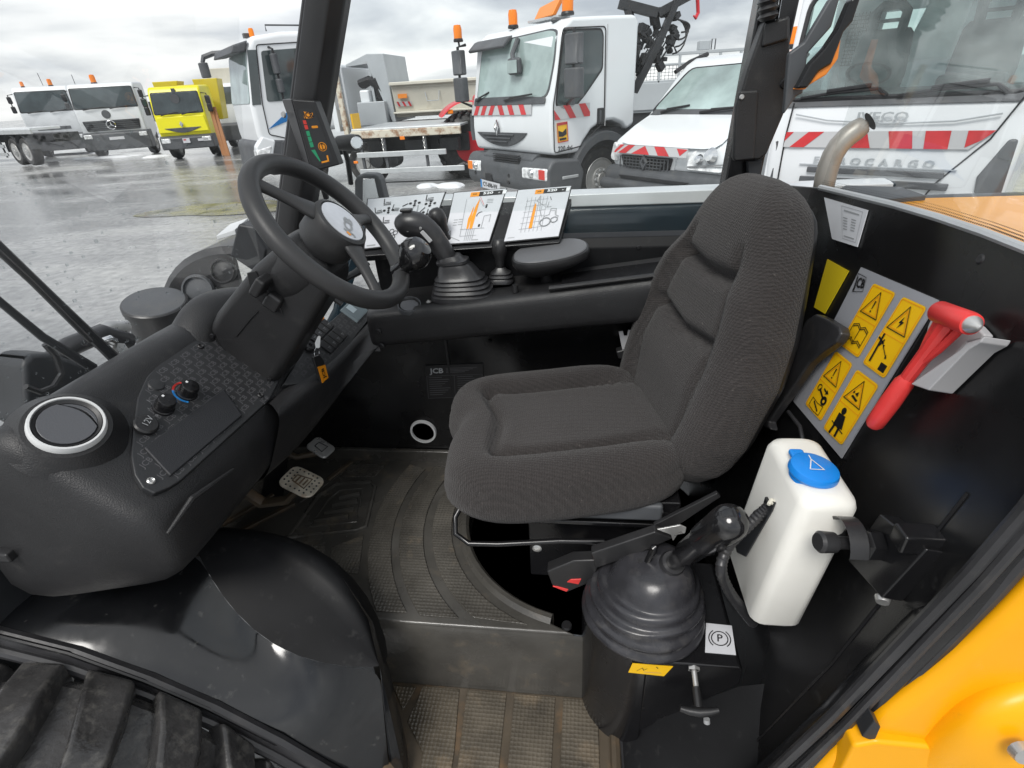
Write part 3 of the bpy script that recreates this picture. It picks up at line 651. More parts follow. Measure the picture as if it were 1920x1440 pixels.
q=JB+V(-.073,-.036,.180)
MB().box(q,(.036,.006,.011),Matrix.Rotation(R(52),3,'Y')).build('grip_trigger','greyplastic',joy,bevel=.002)
for dx,dz in ((-.12,.205),(-.085,.21)): MB().lathe([(0,.002),(.003,.002),(.004,0)],JB+V(dx,-.038,dz-.008),(0,-1,0),10).build('grip_screw','steel',joy)
MB().box(JB+V(-.125,-.01,.243),(.03,.022,.008)).build('grip_button','plastic2',joy,bevel=.003)
# auxiliary levers behind
def lever(base,top,r,kr,name,lab=None):
    o=MB().loft([sq(base+V(0,0,dz),hx,hx*.8) for dz,hx in ((0,.036),(.006,.036),(.012,.031),(.017,.034),(.022,.027),(.027,.029),(.034,.019),(.042,.012))]).build(name,'rubber',TH)
    MB().tube([base+V(0,0,.03),top],r,10).build('lever_rod','plastic2',o)
    d=(top-base).normalized()
    MB().lathe([(r*1.2,-.03),(kr*.6,-.025),(kr*.72,-.006),(kr*.95,.006),(kr,.02),(kr*.9,.034),(kr*.55,.043),(0,.046)],top,d,20).build('lever_knob','plastic2',o,)
    return o
tag(lever(PY(878,500,1.44)+V(0,0,-.05),PY(826,420,1.43),.0065,.0235,'auxiliary_lever'),'thin lever with round knob leaning left behind the joystick')
tag(lever(PY(940,528,1.425),PY(937,478,1.425),.010,.022,'auxiliary_lever'),'short upright lever with round knob beside the armrest')
# padded armrest disc
ac=PY(1032,478,1.40)
an=V(-.10,-.20,1).normalized()
ax_=V(.97,.1,.14).normalized(); ax_=(ax_-an*ax_.dot(an)).normalized(); ay_=an.cross(ax_)
def ell(s,h,ox_=0): 
    pts=[]
    for i in range(32):
        a=2*math.pi*i/32; ca,sa=math.cos(a),math.sin(a); k=(abs(ca)**2.5+abs(sa)**2.5)**(-1/2.5)
        pts.append(ac+ax_*(.106*s*ca*k+ox_)+ay_*(.062*s*sa*k)+an*h)
    return pts
arm=MB().loft([ell(.35,-.050,-.03),ell(.55,-.040,-.02),ell(.8,-.026,-.01),ell(.97,-.012),ell(1,-.006),ell(1,.004),ell(.97,.010),ell(.90,.0125),ell(.5,.012)]).build('armrest','plastic2',TH)
MB().loft([ell(.93,.0125),ell(.90,.0150),ell(.5,.0153)]).build('armrest_pad','armtop',arm)
MB().tube([ac-an*.05-ax_*.02,ac-an*.09-ax_*.02],.016,12).build('armrest_post','plastic2',arm)
MB().prism([ac-an*.088+V(-.05,-.03,-.004),ac-an*.088+V(.12,-.02,.012),ac-an*.088+V(.13,.0,.012),ac-an*.088+V(-.05,.03,-.004)],(0,0,-.005)).build('armrest_bracket','gloss',arm,bevel=.002)
MB().tube([PY(966,548,1.335),PY(966,534,1.335)],[.008,.0085],12).build('console_peg','plastic2',cons)
# ---- instruction stickers on the slanted strip below the side window
SA=V(0,1.42,1.333); SN=V(0,-.62,.785)
strip=MB().prism([PP(670,482,SA-SN*.006,SN),PP(690,392,SA-SN*.006,SN),PP(1072,372,SA-SN*.006,SN),PP(1050,455,SA-SN*.006,SN)],(0,.02,-.02)).build('sticker_ledge','gloss',TH,bevel=.003)
def sticker(px,lab):
    cs=[PP(*q,SA,SN) for q in px]; c0=sum(cs,V(0,0,0))/4
    ob=[c+(c-c0)*.035-SN*.0 for c in cs]
    o=plate('instruction_sticker','black',TH,ob,.002,.0006); tag(o,lab)
    p2=[c+SN*.001 for c in cs]; plate('sticker_sheet','sheetwhite',o,p2,.0008)
    return o,Decal(*[c+SN*.001 for c in cs])
s1,D=sticker([(690,374),(834,361),(800,453),(684,466)],'white sticker of joystick movements with black pictograms')
W_,H_=D.W,D.H
def pict(D,x,y,s,rot=0):
    c,sn=math.cos(R(rot)),math.sin(R(rot)); f=lambda a,b:(x+s*(a*c-b*sn),y+s*(a*sn+b*c))
    D.line('black',[f(-.5,.6),f(-.5,-.4),f(.5,-.4)],s*.12); D.line('black',[f(-.2,-.1),f(.5,-.1)],s*.1); D.line('black',[f(-.5,-.62),f(.55,-.62)],s*.08)
for x,y,s,r_ in ((.16,.74,.018,8),(.27,.90,.018,0),(.40,.76,.018,-8),(.29,.52,.018,0),(.83,.91,.019,4),(.90,.60,.018,0),(.16,.34,.012,0)): pict(D,W_*x,H_*y,s,r_)
for x,y in ((.30,.72),(.645,.82),(.86,.78),(.80,.56),(.88,.36)):
    for dx,dy in ((-.012,0),(.012,0),(0,.008),(0,-.008),(0,0)): D.circ('black',W_*x+dx,H_*y+dy,.0042 if (dx or dy) else .003,2,10)
D.line('grey',[(W_*.52,H_*.40),(W_*.50,H_*.55),(W_*.56,H_*.66),(W_*.62,H_*.62)],.004); D.line('grey',[(W_*.60,H_*.45),(W_*.64,H_*.76)],.003); D.line('grey',[(W_*.72,H_*.42),(W_*.70,H_*.76)],.003); D.ring('grey',W_*.55,H_*.50,.022,.003,2,60,250,12); D.ring('black',W_*.67,H_*.35,.03,.003,2,20,170,12)
D.line('black',[(W_*.49,H_*.78),(W_*.55,H_*.82)],.003); D.line('black',[(W_*.75,H_*.62),(W_*.80,H_*.70)],.003); D.line('black',[(W_*.70,H_*.42),(W_*.85,H_*.36)],.002)
for x,y in ((.34,.22),(.40,.28),(.46,.24),(.43,.16)): D.ring('black',W_*x,H_*y,.007,.002,2,0,360,8)
D.rect('grey',W_*.03,H_*.03,W_*.17,H_*.055); D.build(s1,{'black':'pictogram','grey':'line_drawing'})
def loadchart(px,lab,tractor):
    o,D=sticker(px,lab); W_,H_=D.W,D.H
    hx=W_*.42; D.rect('orange',hx-.012,H_*.885,hx+.012,H_*.975,1); D.rect('black',hx+.012,H_*.885,hx+.075,H_*.975,1); D.rect('grey',hx+.075,H_*.888,hx+.086,H_*.972,1); D.rect('white',hx+.0752,H_*.895,hx+.085,H_*.965,2)
    D.text('white','520',hx+.036,H_*.93,.0085,3,bold=.03,sx=1.5); D.text('white','40',hx+.066,H_*.922,.004,3); D.text('black','JCB',hx,H_*.93,.004,3,sx=1.2,bold=.02)
    if not tractor:
        for x0,x1,yt in ((.43,.47,.66),(.49,.55,.80)):
            D.poly('orange',[(W_*x0,H_*.25),(W_*x1,H_*.25),(W_*x1,H_*yt),(W_*(x1-.012),H_*(yt+.03)),(W_*(x0+.005),H_*(yt-.12)),(W_*(x0-.02),H_*.45)],1)
        D.line('grey',[(W_*.28,H_*.84),(W_*.33,H_*.12),(W_*.68,H_*.12)],.001); D.line('grey',[(W_*.30,H_*.25),(W_*.80,H_*.25)],.0012)
        for i in range(5): D.line('grey',[(W_*(.44+.04*i),H_*.25),(W_*(.45+.04*i),H_*.03)],.0012)
        D.line('grey',[(W_*.53,H_*.84),(W_*.65,H_*.68),(W_*.72,H_*.68)],.0012); D.line('redprint',[(W_*.55,H_*.86),(W_*.66,H_*.70)],.001); D.rect('black',W_*.70,H_*.64,W_*.735,H_*.71)
        D.line('grey',[(W_*.74,H_*.25),(W_*.73,H_*.48),(W_*.86,H_*.50),(W_*.87,H_*.36)],.0014); D.rect('black',W_*.66,H_*.28,W_*.70,H_*.33); D.ring('black',W_*.66,H_*.50,.012,.002,2,90,190,6)
        for i in range(3):
            D.rect('grey',W_*.12,H_*(.44-.05*i),W_*.20,H_*(.452-.05*i)); D.rect('grey',W_*.22,H_*(.445-.05*i),W_*.31,H_*(.457-.05*i))
        D.line('grey',[(W_*.04,H_*.14),(W_*.10,H_*.24),(W_*.13,H_*.12),(W_*.34,H_*.04)],.002)
        for i in range(3): D.rect('grey',W_*.70,H_*(.80-.03*i),W_*.82,H_*(.81-.03*i))
        D.rect('grey',W_*.62,H_*.03,W_*.75,H_*.045)
    else:
        for i in range(6): D.line('grey',[(W_*(.23+.075*i),H_*.82),(W_*(.27+.075*i),H_*.14)],.0009); 
        for i in range(6): D.line('grey',[(W_*.22,H_*(.20+.11*i)),(W_*.62,H_*(.22+.11*i))],.0009)
        D.poly('orange',[(W_*.40,H_*.20),(W_*.46,H_*.20),(W_*.435,H_*.64),(W_*.41,H_*.70),(W_*.385,H_*.62)],2)
        D.line('grey',[(W_*.47,H_*.84),(W_*.52,H_*.55),(W_*.60,H_*.40)],.0014); D.line('grey',[(W_*.42,H_*.74),(W_*.60,H_*.62)],.0012)
        D.ring('grey',W_*.68,H_*.30,.014,.003,3); D.ring('grey',W_*.84,H_*.33,.009,.0025,3); D.line('grey',[(W_*.62,H_*.33),(W_*.64,H_*.42),(W_*.72,H_*.44),(W_*.73,H_*.56),(W_*.83,H_*.55),(W_*.85,H_*.42),(W_*.90,H_*.40),(W_*.89,H_*.32)],.0018); D.line('grey',[(W_*.73,H_*.52),(W_*.82,H_*.51),(W_*.83,H_*.44)],.0012)
        D.line('black',[(W_*.66,H_*.80),(W_*.69,H_*.74)],.0016); D.line('grey',[(W_*.64,H_*.60),(W_*.72,H_*.60)],.0014); D.line('grey',[(W_*.65,H_*.60),(W_*.66,H_*.70)],.0014); D.line('grey',[(W_*.47,H_*.84),(W_*.42,H_*.74)],.0012)
        D.rect('grey',W_*.05,H_*.05,W_*.18,H_*.06)
    D.build(o,{'orange':'orange_chart','black':'pictogram','white':'lettering','grey':'line_drawing','redprint':'red_line'})
loadchart([(852,362),(949,354),(917,452),(831,458)],'white load chart sticker with two orange bars, middle of the three',False)
loadchart([(972,357),(1071,349),(1047,443),(945,453)],'white load chart sticker with one orange bar and tractor outline',True)
# ---- windows, pillars, frames
def strut(name,pts,r,m,par=TH,n=10,flat=1,upv=None,bev=0,sub=0): return MB().tube(pts,r,n,flat=flat,upv=upv).build(name,m,par,subd=sub)
a0=PY(556,405,1.47); a1=PY(620,-40,1.47)
ap=MB(); d=(a1-a0); 
pr=[V(-.045,-.03,0),V(-.045,.02,0),V(-.02,.045,0),V(.045,.04,0),V(.045,.0,0),V(.02,-.035,0),V(-.01,-.04,0)]
ap.loft([[a0-d*.25+p for p in pr],[a1+d*.05+p for p in pr]]); apil=ap.build('front_pillar','plastic2',TH,bevel=.006)
strut('pillar_seal',[a0-d*.1+V(-.05,-.01,0),a1+V(-.05,-.01,0)],.009,'rubber',apil)
# load indicator on the pillar
fc=[PY(546,186,1.40),PY(590,189,1.40),PY(636,309,1.40),PY(584,323,1.40)]
bk=MB(); nrm=(fc[1]-fc[0]).cross(fc[3]-fc[0]).normalized()
ind=plate('load_indicator','plastic2',TH,fc,.035,.004)
Wd=[PY(528,186,1.43),PY(546,186,1.401),PY(584,323,1.401),PY(574,322,1.43)]
MB().prism(Wd,nrm*.05).build('indicator_side','rubber',ind,bevel=.003)
D=Decal(*fc); W_,H_=D.W,D.H
D.rrect('panel',W_*.13,H_*.06,W_*.87,H_*.88,.012,1); D.poly('orange',[(W_*.32,H_*.74),(W_*.68,H_*.75),(W_*.74,H_*.82),(W_*.38,H_*.84)],2); D.text('black','JCB',W_*.53,H_*.788,.012,3,bold=.03)
for y0_,y1_,k in ((.665,.72,'redprint'),(.595,.655,'redprint'),(.50,.57,'green'),(.42,.49,'green'),(.34,.41,'green')): D.rect(k,W_*.23,H_*y0_,W_*.36,H_*y1_,2)
D.poly('green',[(W_*.22,H_*.30),(W_*.36,H_*.30),(W_*.44,H_*.12),(W_*.40,H_*.12)],2); D.circ('orange',W_*.66,H_*.32,W_*.155,2); D.ring('black',W_*.66,H_*.32,W_*.115,.002,3); D.line('black',[(W_*.66,H_*.27),(W_*.66,H_*.36),(W_*.72,H_*.36)],.002,3)
D.line('orange',[(W_*.48,H_*.10),(W_*.70,H_*.10),(W_*.72,H_*.17)],.004,2); D.rrect('orange',W_*.50,H_*.60,W_*.76,H_*.635,.003,2)
D.build(ind,{'panel':'indicator_face','orange':'orange_symbol','redprint':'red_bar','green':'green_bar','black':'lettering'})
strut('indicator_stem',[fc[3]+V(.01,.02,0),PY(612,372,1.44)],.008,'plastic2',ind)
MB().lathe([(0,.004),(.006,.004),(.008,0)],PY(532,215,1.425),(-.3,-1,0),12).build('indicator_bolt','steel',ind)
# rear right pillar with trim
b0=PY(1368,395,1.47); b1=PY(1452,-30,1.47)
bp=MB(); d=b1-b0
pr=[V(-.03,-.02,0),V(-.03,.04,0),V(.05,.04,0),V(.055,-.02,0)]
bp.loft([[b0-d*.15+p for p in pr],[b1+d*.05+p for p in pr]]); bpil=bp.build('rear_pillar','gloss',TH,bevel=.006)
def ptrim(name,px,y,th,m='plastic',bev=.006):
    return MB().prism([PY(a,b_,y) for a,b_ in px],(0,th,0)).build(name,m,bpil,bevel=bev)
ptrim('pillar_trim',[(1434,40),(1482,28),(1482,150),(1470,215),(1438,290),(1424,300),(1386,302),(1380,295),(1389,175),(1402,130)],1.405,.045)
ptrim('trim_lower',[(1380,200),(1388,170),(1424,168),(1416,300),(1378,304),(1374,296)],1.398,.02)
ptrim('trim_spine',[(1436,42),(1480,30),(1479,75),(1428,90)],1.397,.02)
MB().lathe([(0,.003),(.004,.003),(.006,0)],PY(1391,182,1.397),(0,-1,0),10).build('trim_screw','steel',bpil)
MB().lathe([(0,.004),(.009,.003),(.011,0)],PY(1472,157,1.404),(0,-1,0),14).build('trim_cap','black',bpil)
bl=MB(); 
bp_=[PY(1440,-20,1.40),PY(1440,38,1.40)]
bl.tube([bp_[0].lerp(bp_[1],i/8) for i in range(9)],[.016,.022,.016,.022,.016,.022,.016,.022,.014],12); bl.build('cable_bellows','rubber',bpil)
strut('belt_strap',[PY(1466,-20,1.41),PY(1456,40,1.40)],.01,'chrome',bpil,8,flat=.3)
ptrim('belt_guide',[(1402,302),(1430,302),(1424,335),(1412,345),(1404,330)],1.42,.02,'dark',.002)
strut('pillar_seal',[PY(1348,382,1.50),PY(1400,150,1.50),PY(1424,-20,1.50)],.01,'rubber',bpil)
# rear wall behind the seat
RWA=V(.50,1.0,1.40); RWN=V(-.985,0,.168).normalized()
def RW(px,py,lift=0): return PP(px,py,RWA+RWN*lift,RWN)
def rwx(z): return .50+.1706*(z-1.40)
top=[RW(1540,352),RW(1600,366),RW(1680,385),RW(1760,408),RW(1850,438),RW(1930,469),RW(1990,492)]
edge=[(.475,1.36),(.47,1.20),(.475,1.02),(.487,.85),(.515,.66),(.56,.45),(.60,.28)]
pts=[V(rwx(1.44),1.52,1.44)]+top+[V(rwx(z),y,z) for y,z in edge]+[V(rwx(.28),1.52,.28)]
rw=MB().prism(pts,-RWN*.03).build('rear_panel','wallblk',TH,bevel=.003)
wf=MB().tube([p+RWN*.002 for p in top],.006,8).build('rear_window_seal','alu',rw)
for q in ((1838,486),): MB().lathe([(0,.002),(.005,.002),(.007,.0)],RW(*q),RWN,12).build('wall_stud','plastic2',rw)
# raised fold lines of the panel
strut('panel_fold',[RW(1815,925,.0),RW(1560,1245,0),RW(1410,1400,0)],.003,'gloss',rw,6)
# rear window glass with dotted band
rg=MB(); topz=[V(p.x+.07,p.y,p.z+.62) for p in top]
rg.grid([[p for p in top],topz]); rgo=rg.build('rear_window','glassR',TH)
db=MB(); 
for i in range(150):
    f_=i/149*(len(top)-1.001); k=int(f_); p=top[k].lerp(top[k+1],f_-k); q=topz[k].lerp(topz[k+1],f_-k); u=(q-p).normalized(); s_=(top[k+1]-top[k]).normalized()
    for j in range(4):
        r_=.0016*(1-j*.15); c=p+u*(.004+.0036*j)+s_*(.003*(j%2))-u.cross(s_)*.0008
        db.poly([c+(s_*math.cos(a)+u*math.sin(a))*r_ for a in (0,1.05,2.1,3.14,4.19,5.24)])
o=db.build('frit_dots','black',rgo); o['kind']='stuff'
# ---- warning board
cs=[RW(*q,.003) for q in ((1614,501),(1759,563),(1577,859),(1487,752))]
wb=plate('warning_board','silverplate',TH,cs,.002); tag(wb,'silver warning board with four yellow pictogram panels behind the seat')
def sub4(px): return [RW(*q,.0045) for q in px]
k=480/1329
def Z7(x,y): return (1440+x*k,340+y*520/1440)
panels={'book':[(548,528),(664,580),(468,918),(370,845)],'power':[(700,598),(825,655),(603,1025),(490,942)],'key':[(352,880),(440,950),(274,1246),(192,1155)],'seat':[(462,975),(576,1060),(382,1372),(286,1280)]}
for nm,px in panels.items():
    cs2=sub4([Z7(*q) for q in px]); D=Decal(*cs2); W_,H_=D.W,D.H
    p=MB(); 
    # rounded yellow panel
    D.rrect('yellow',0,0,W_,H_,W_*.09,0)
    a=W_*.05
    pts=[]
    for cx,cy,a0 in ((W_-a*2,H_-a*2,0),(a*2,H_-a*2,90),(a*2,a*2,180),(W_-a*2,a*2,270)):
        for aa in (0,45,90): pts.append((cx+a*math.cos(R(a0+aa)),cy+a*math.sin(R(a0+aa))))
    D.line('orange',pts,.0011,1,True); 
    D.line('orange',[(a,H_*.5),(W_-a,H_*.5)],.001,1)
    tri=[(W_*.5,H_*.93),(W_*.12,H_*.58),(W_*.88,H_*.58)]; D.line('black',tri,.0016,2,True); D.line('orange',[(W_*.5,H_*.87),(W_*.2,H_*.605),(W_*.8,H_*.605)],.0012,2,True)
    if nm in('book','key'): D.poly('black',[(W_*.47,H_*.80),(W_*.53,H_*.80),(W_*.515,H_*.68),(W_*.485,H_*.68)],2); D.circ('black',W_*.5,H_*.645,W_*.028,2,10)
    if nm=='power': D.poly('black',[(W_*.52,H_*.80),(W_*.42,H_*.70),(W_*.50,H_*.70),(W_*.45,H_*.62),(W_*.60,H_*.73),(W_*.51,H_*.73)],2)
    if nm=='seat':
        D.poly('black',[(W_*.35,H_*.66),(W_*.62,H_*.63),(W_*.66,H_*.66),(W_*.4,H_*.69)],2); D.poly('black',[(W_*.44,H_*.72),(W_*.58,H_*.70),(W_*.55,H_*.77)],2); D.circ('black',W_*.38,H_*.73,W_*.035,2,10)
    if nm=='book':
        for o_ in (0,.03): D.line('black',[(W_*.5,H_*(.38-o_)),(W_*.35,H_*(.42-o_)),(W_*.15,H_*(.38-o_)),(W_*.15,H_*(.16-o_)),(W_*.35,H_*(.20-o_)),(W_*.5,H_*(.15-o_)),(W_*.65,H_*(.20-o_)),(W_*.85,H_*(.16-o_)),(W_*.85,H_*(.38-o_)),(W_*.65,H_*(.42-o_)),(W_*.5,H_*(.38-o_))],.0015)
        D.line('black',[(W_*.5,H_*.38),(W_*.5,H_*.13)],.0015)
    if nm=='power':
        D.line('black',[(W_*.18,H_*.48),(W_*.22,H_*.10)],.0045); D.line('black',[(W_*.08,H_*.42),(W_*.32,H_*.38)],.0035); D.line('black',[(W_*.30,H_*.42),(W_*.24,H_*.34)],.003); D.line('black',[(W_*.38,H_*.35),(W_*.68,H_*.24)],.0016)
        D.poly('black',[(W_*.34,H_*.365),(W_*.42,H_*.37),(W_*.42,H_*.32)],2); D.poly('black',[(W_*.72,H_*.225),(W_*.64,H_*.22),(W_*.65,H_*.275)],2); D.rect('black',W_*.62,H_*.05,W_*.88,H_*.16)
    if nm=='key':
        D.ring('black',W_*.25,H_*.40,W_*.09,.002); D.line('black',[(W_*.30,H_*.38),(W_*.62,H_*.30)],.0045); D.circ('black',W_*.70,H_*.28,W_*.14,2,14); D.circ('yellow',W_*.72,H_*.275,W_*.05,3,10); D.poly('black',[(W_*.45,H_*.45),(W_*.62,H_*.43),(W_*.62,H_*.46),(W_*.74,H_*.41),(W_*.60,H_*.37),(W_*.61,H_*.40),(W_*.45,H_*.42)],2)
        D.line('black',[(W_*.2,H_*.20),(W_*.5,H_*.18),(W_*.8,H_*.20),(W_*.8,H_*.04),(W_*.5,H_*.03),(W_*.2,H_*.05)],.0013,2,True); D.line('black',[(W_*.35,H_*.16),(W_*.65,H_*.08)],.0035)
    if nm=='seat':
        D.circ('black',W_*.42,H_*.42,W_*.10,2,14); D.poly('black',[(W_*.28,H_*.36),(W_*.58,H_*.37),(W_*.72,H_*.18),(W_*.30,H_*.16)],2); D.line('black',[(W_*.36,H_*.15),(W_*.34,H_*.04)],.006); D.line('black',[(W_*.58,H_*.16),(W_*.60,H_*.05)],.006); D.line('black',[(W_*.2,H_*.19),(W_*.8,H_*.145)],.002)
    D.build(wb,{'yellow':'yellow_panel','orange':'panel_border','black':'pictogram'})
cs2=[RW(*Z7(*q),.004) for q in ((470,478),(512,500),(492,572),(440,572))]; D=Decal(*cs2); D.line('black',[(0,0),(D.W,0),(D.W,D.H),(0,D.H)],.0012,1,True); D.text('black','JCB',D.W*.5,D.H*.5,D.H*.6,1,bold=.03,sx=.8); D.build(wb,{'black':'lettering'})
cs2=[RW(*q,.003) for q in ((1551,486),(1591,508),(1546,588),(1526,576))]; tag(plate('blank_label','yellow2',TH,cs2,.0015),'plain dull yellow label half hidden by the seat back')
cs2=[RW(*q,.003) for q in ((1545,370),(1627,394),(1607,463),(1560,448))]; al=plate('approval_label','sheetwhite',TH,cs2,.0015); tag(al,'white approval label with small grey tables below the rear window')
D=Decal(*cs2); W_,H_=D.W,D.H; D.line('grey',[(W_*.45,H_*.10),(W_*.92,H_*.10),(W_*.92,H_*.92),(W_*.45,H_*.92)],.001,1,True); D.rect('grey',W_*.5,H_*.80,W_*.86,H_*.84)
for i in range(5): D.rect('grey',W_*.48,H_*(.62-.07*i),W_*.60,H_*(.645-.07*i)); D.rect('grey',W_*.70,H_*(.64-.07*i),W_*.82,H_*(.665-.07*i))
D.rect('grey',W_*.5,H_*.16,W_*.85,H_*.19); D.build(al,{'grey':'printed_table'})
# ---- seat
SCY2=1.072
seat=MB()
seat.box(V(.0,SCY2,.895),(.44,.40,.03)); seat.box(V(.02,SCY2,.83),(.42,.36,.035)); seat.box(V(.03,SCY2,.72),(.30,.28,.26))
seat.box(V(.0,SCY2-.185,.865),(.42,.025,.03)); seat.box(V(.0,SCY2+.185,.865),(.42,.025,.03)); seat.box(V(.02,SCY2-.19,.835),(.36,.012,.014))
seat=seat.build('driver_seat','gloss',TH,bevel=.005); tag(seat,'dark grey fabric driver seat on black slide rails')
def cush():
    a,b=.262,.238; cx=-.028; mb=MB(); n=72; rings=[]
    def pt(th,rho,z=None,grow=0):
        ca,sa=math.cos(th),math.sin(th); p=4.2; k=(abs(ca)**p+abs(sa)**p)**(-1/p)
        x=(a+grow)*ca*k*rho; y=(b+grow)*sa*k*rho
        if ca<0: x+=.030*math.exp(-((y-.035)/.05)**2)*max(0,-ca)*rho-.012*math.exp(-((y+.13)/.07)**2)*max(0,-ca)*rho
        return x,y
    def top(x,y,rho):
        bol=1/(1+math.exp(-(abs(y)-.150)/.012)); 
        z=1.022+.022*bol-.006*math.cos(x*7)
        fr=1/(1+math.exp((x+.155-.03*math.cos(y*9))/.012)); z+=.016*fr*(1-bol)
        gx=-.140+.020*math.exp(-(y/.07)**2)
        z-=.036*math.exp(-((abs(y)-.136-.02*max(0,-x-.05))/.012)**2)*(1 if x>-.15 else max(0,1-(-.15-x)/.03))
        z-=.032*math.exp(-((x-gx+.018)/.012)**2)*(1 if abs(y)<.14 else 0)
        if rho>.74: z-=.062*(1-math.sqrt(max(0,1-((rho-.74)/.26)**2)))
        if x<-.2: z-=.5*(-.2-x)**2*4
        return z
    for i in range(34):
        rho=max(.02,math.sin(i/33*math.pi/2)); ring_=[]
        for j in range(n):
            x,y=pt(2*math.pi*j/n,rho); ring_.append(V(cx+x,SCY2+y,top(x,y,rho)))
        rings.append(ring_)
    last=rings[-1]
    for dz,g_ in ((-.012,.005),(-.03,.008),(-.05,.006),(-.068,-.004),(-.078,-.02),(-.08,-.06)):
        ring_=[]
        for j in range(n):
            x,y=pt(2*math.pi*j/n,1,grow=g_); ring_.append(V(cx+x,SCY2+y,last[j].z+dz))
        rings.append(ring_)
    return MB().loft(rings)
SYAW=R(13); SROT=Matrix.Translation((.005,1.062,0))@Matrix.Rotation(SYAW,4,'Z')@Matrix.Translation((-.03,-1.075,0))
cush().xf(SROT).build('seat_cushion','fabric',seat,angle=180)
BD=V(math.sin(R(16)),0,math.cos(R(16))); BNF=V(-math.cos(R(16)),0,math.sin(R(16))); BO=V(.236,SCY2+.018,.925); BL=.616
def hwid(s):
    kn=[(0,.205),(.04,.235),(.12,.258),(.26,.262),(.35,.240),(.44,.196),(.52,.152),(.575,.120),(.60,.092),(.612,.06),(.616,.03)]
    for (s0,w0),(s1,w1) in zip(kn,kn[1:]):
        if s<=s1:
            f_=(s-s0)/(s1-s0); return w0+(w1-w0)*f_
    return kn[-1][1]
def backsec(s,grow=0,n=96,front=True,t0=.060):
    hw=hwid(s)+grow; out_=[]
    e=min(1,(BL-s)/.10); tk=t0*(math.sqrt(max(.02,1-(1-e)**2))); tk*=min(1,.55+s/.06*.45) if s<.06 else 1
    for j in range(n):
        th=2*math.pi*j/n; ca,sa=math.cos(th),math.sin(th); p=3.0; k=(abs(ca)**p+abs(sa)**p)**(-1/p)
        y=hw*ca*k; q=tk*sa*k
        if sa<0: q*=1.6 if front else 1.0
        if sa>0:
            u=abs(y)/hw; up=max(0,min(1,(s-.02)/.05)); hd=max(0,min(1,(.46-s)/.06))
            q+=(.024*hd+.003)/(1+math.exp(-(u-.62)/.05))*math.sqrt(max(0,1-u**6))*1.3-.010*hd*(1-u**6)
            q-=.034*math.exp(-((u-.60)/.042)**2)*min(1,(.50-s)/.05 if s<.5 else 0)
            if u<.62:
                q-=.036*math.exp(-((s-.415-.02*u)/.013)**2); q-=.034*math.exp(-((s-.275-.03*u)/.012)**2)
                q+=.014*math.exp(-((s-.20)/.07)**2)
        out_.append(BO+BD*s+V(0,y,0)+BNF*q)
    return out_
ss=[0,.008,.02]+[.03+i*.009 for i in range(60)]+[.566,.576,.586,.596,.605,.612,.616]
MB().loft([backsec(s) for s in ss]).xf(SROT).build('backrest','fabric2',seat,angle=180)
sh=[]
for s in ss[::2]:
    c=backsec(s,-.035,48,False,.05); e_=min(1,(BL-s)/.06); sh.append([p-BNF*(.062*math.sqrt(e_)) if (p-(BO+BD*s)).dot(BNF)<0 else p-BNF*((p-(BO+BD*s)).dot(BNF)+.028*math.sqrt(e_)) for p in c])
MB().loft(sh).xf(SROT).build('backrest_shell','plastic2',seat,angle=60)
def T(pts,r,name,m,par,n=10,**k): return MB().tube(pts,r,n,**k).build(name,m,par)
T([V(-.25,.95,.875),V(-.285,.885,.83),V(-.283,.862,.80),V(-.25,.848,.785),V(-.18,.848,.788),V(-.04,.855,.80),V(.06,.86,.80)],.0065,'adjuster_bar','chrome' if 0 else 'gloss',seat,12)
MB().lathe([(0,.006),(.006,.006),(.011,.003),(.011,0)],PY(1007,1027,.86),(0,-1,0),16).build('slide_bolt','steel',seat)
MB().box(PY(1100,1018,.872),(.05,.004,.004)).build('slide_rail','steel',seat)
T([V(-.16,.862,.885),V(.18,.862,.897)],.008,'slide_rail','plastic2',seat)
MB().box(V(-.02,.862,.895),(.40,.02,.045)).build('suspension_cover','tdark',seat,bevel=.008)
# side valance under the backrest, near side
MB().prism([PY(1225,985,.84),PY(1345,925,.84),PY(1352,932,.84),PY(1250,1000,.84)],(0,.01,0)).build('seat_side_plate','plastic2',seat,bevel=.002)
# far-side belt tongue and near-side buckle
q=PY(1173,640,1.352)
D=MB(); D.prism([PY(a,b_,1.352) for a,b_ in ((1160,622),(1168,621),(1170,630),(1176,630),(1178,619),(1188,620),(1198,654),(1168,662))],(0,.004,0)); D.build('belt_tongue','greyplastic',seat,bevel=.001)
MB().prism([PY(a,b_,1.348) for a,b_ in ((1155,660),(1200,648),(1203,668),(1160,674))],(0,.03,0)).build('belt_buckle','plastic2',seat,bevel=.004)
bk=MB().prism([PY(a,b_,.83) for a,b_ in ((1025,1072),(1075,1052),(1128,1050),(1110,1092),(1062,1112),(1035,1098))],(0,.03,0)).build('belt_buckle','plastic2',seat,bevel=.004)
for c in (((1063,1092),(1070,1087),(1090,1086),(1085,1096)),((1036,1100),(1044,1100),(1066,1106),(1062,1110))):
    MB().prism([PY(a,b_,.828) for a,b_ in c],(0,.006,0)).build('red_button','red',bk,bevel=.001)
MB().prism([PY(a,b_,.815) for a,b_ in ((1108,1038),(1228,998),(1262,1010),(1190,1042),(1118,1066))],(0,.02,.004)).build('buckle_stalk','plastic2',seat,bevel=.003)
MB().prism([PY(a,b_,.80) for a,b_ in ((1232,993),(1275,985),(1287,990),(1285,1000),(1270,1003),(1262,1015),(1258,1003))],(0,.004,0)).build('belt_anchor','steel',seat,bevel=.001)
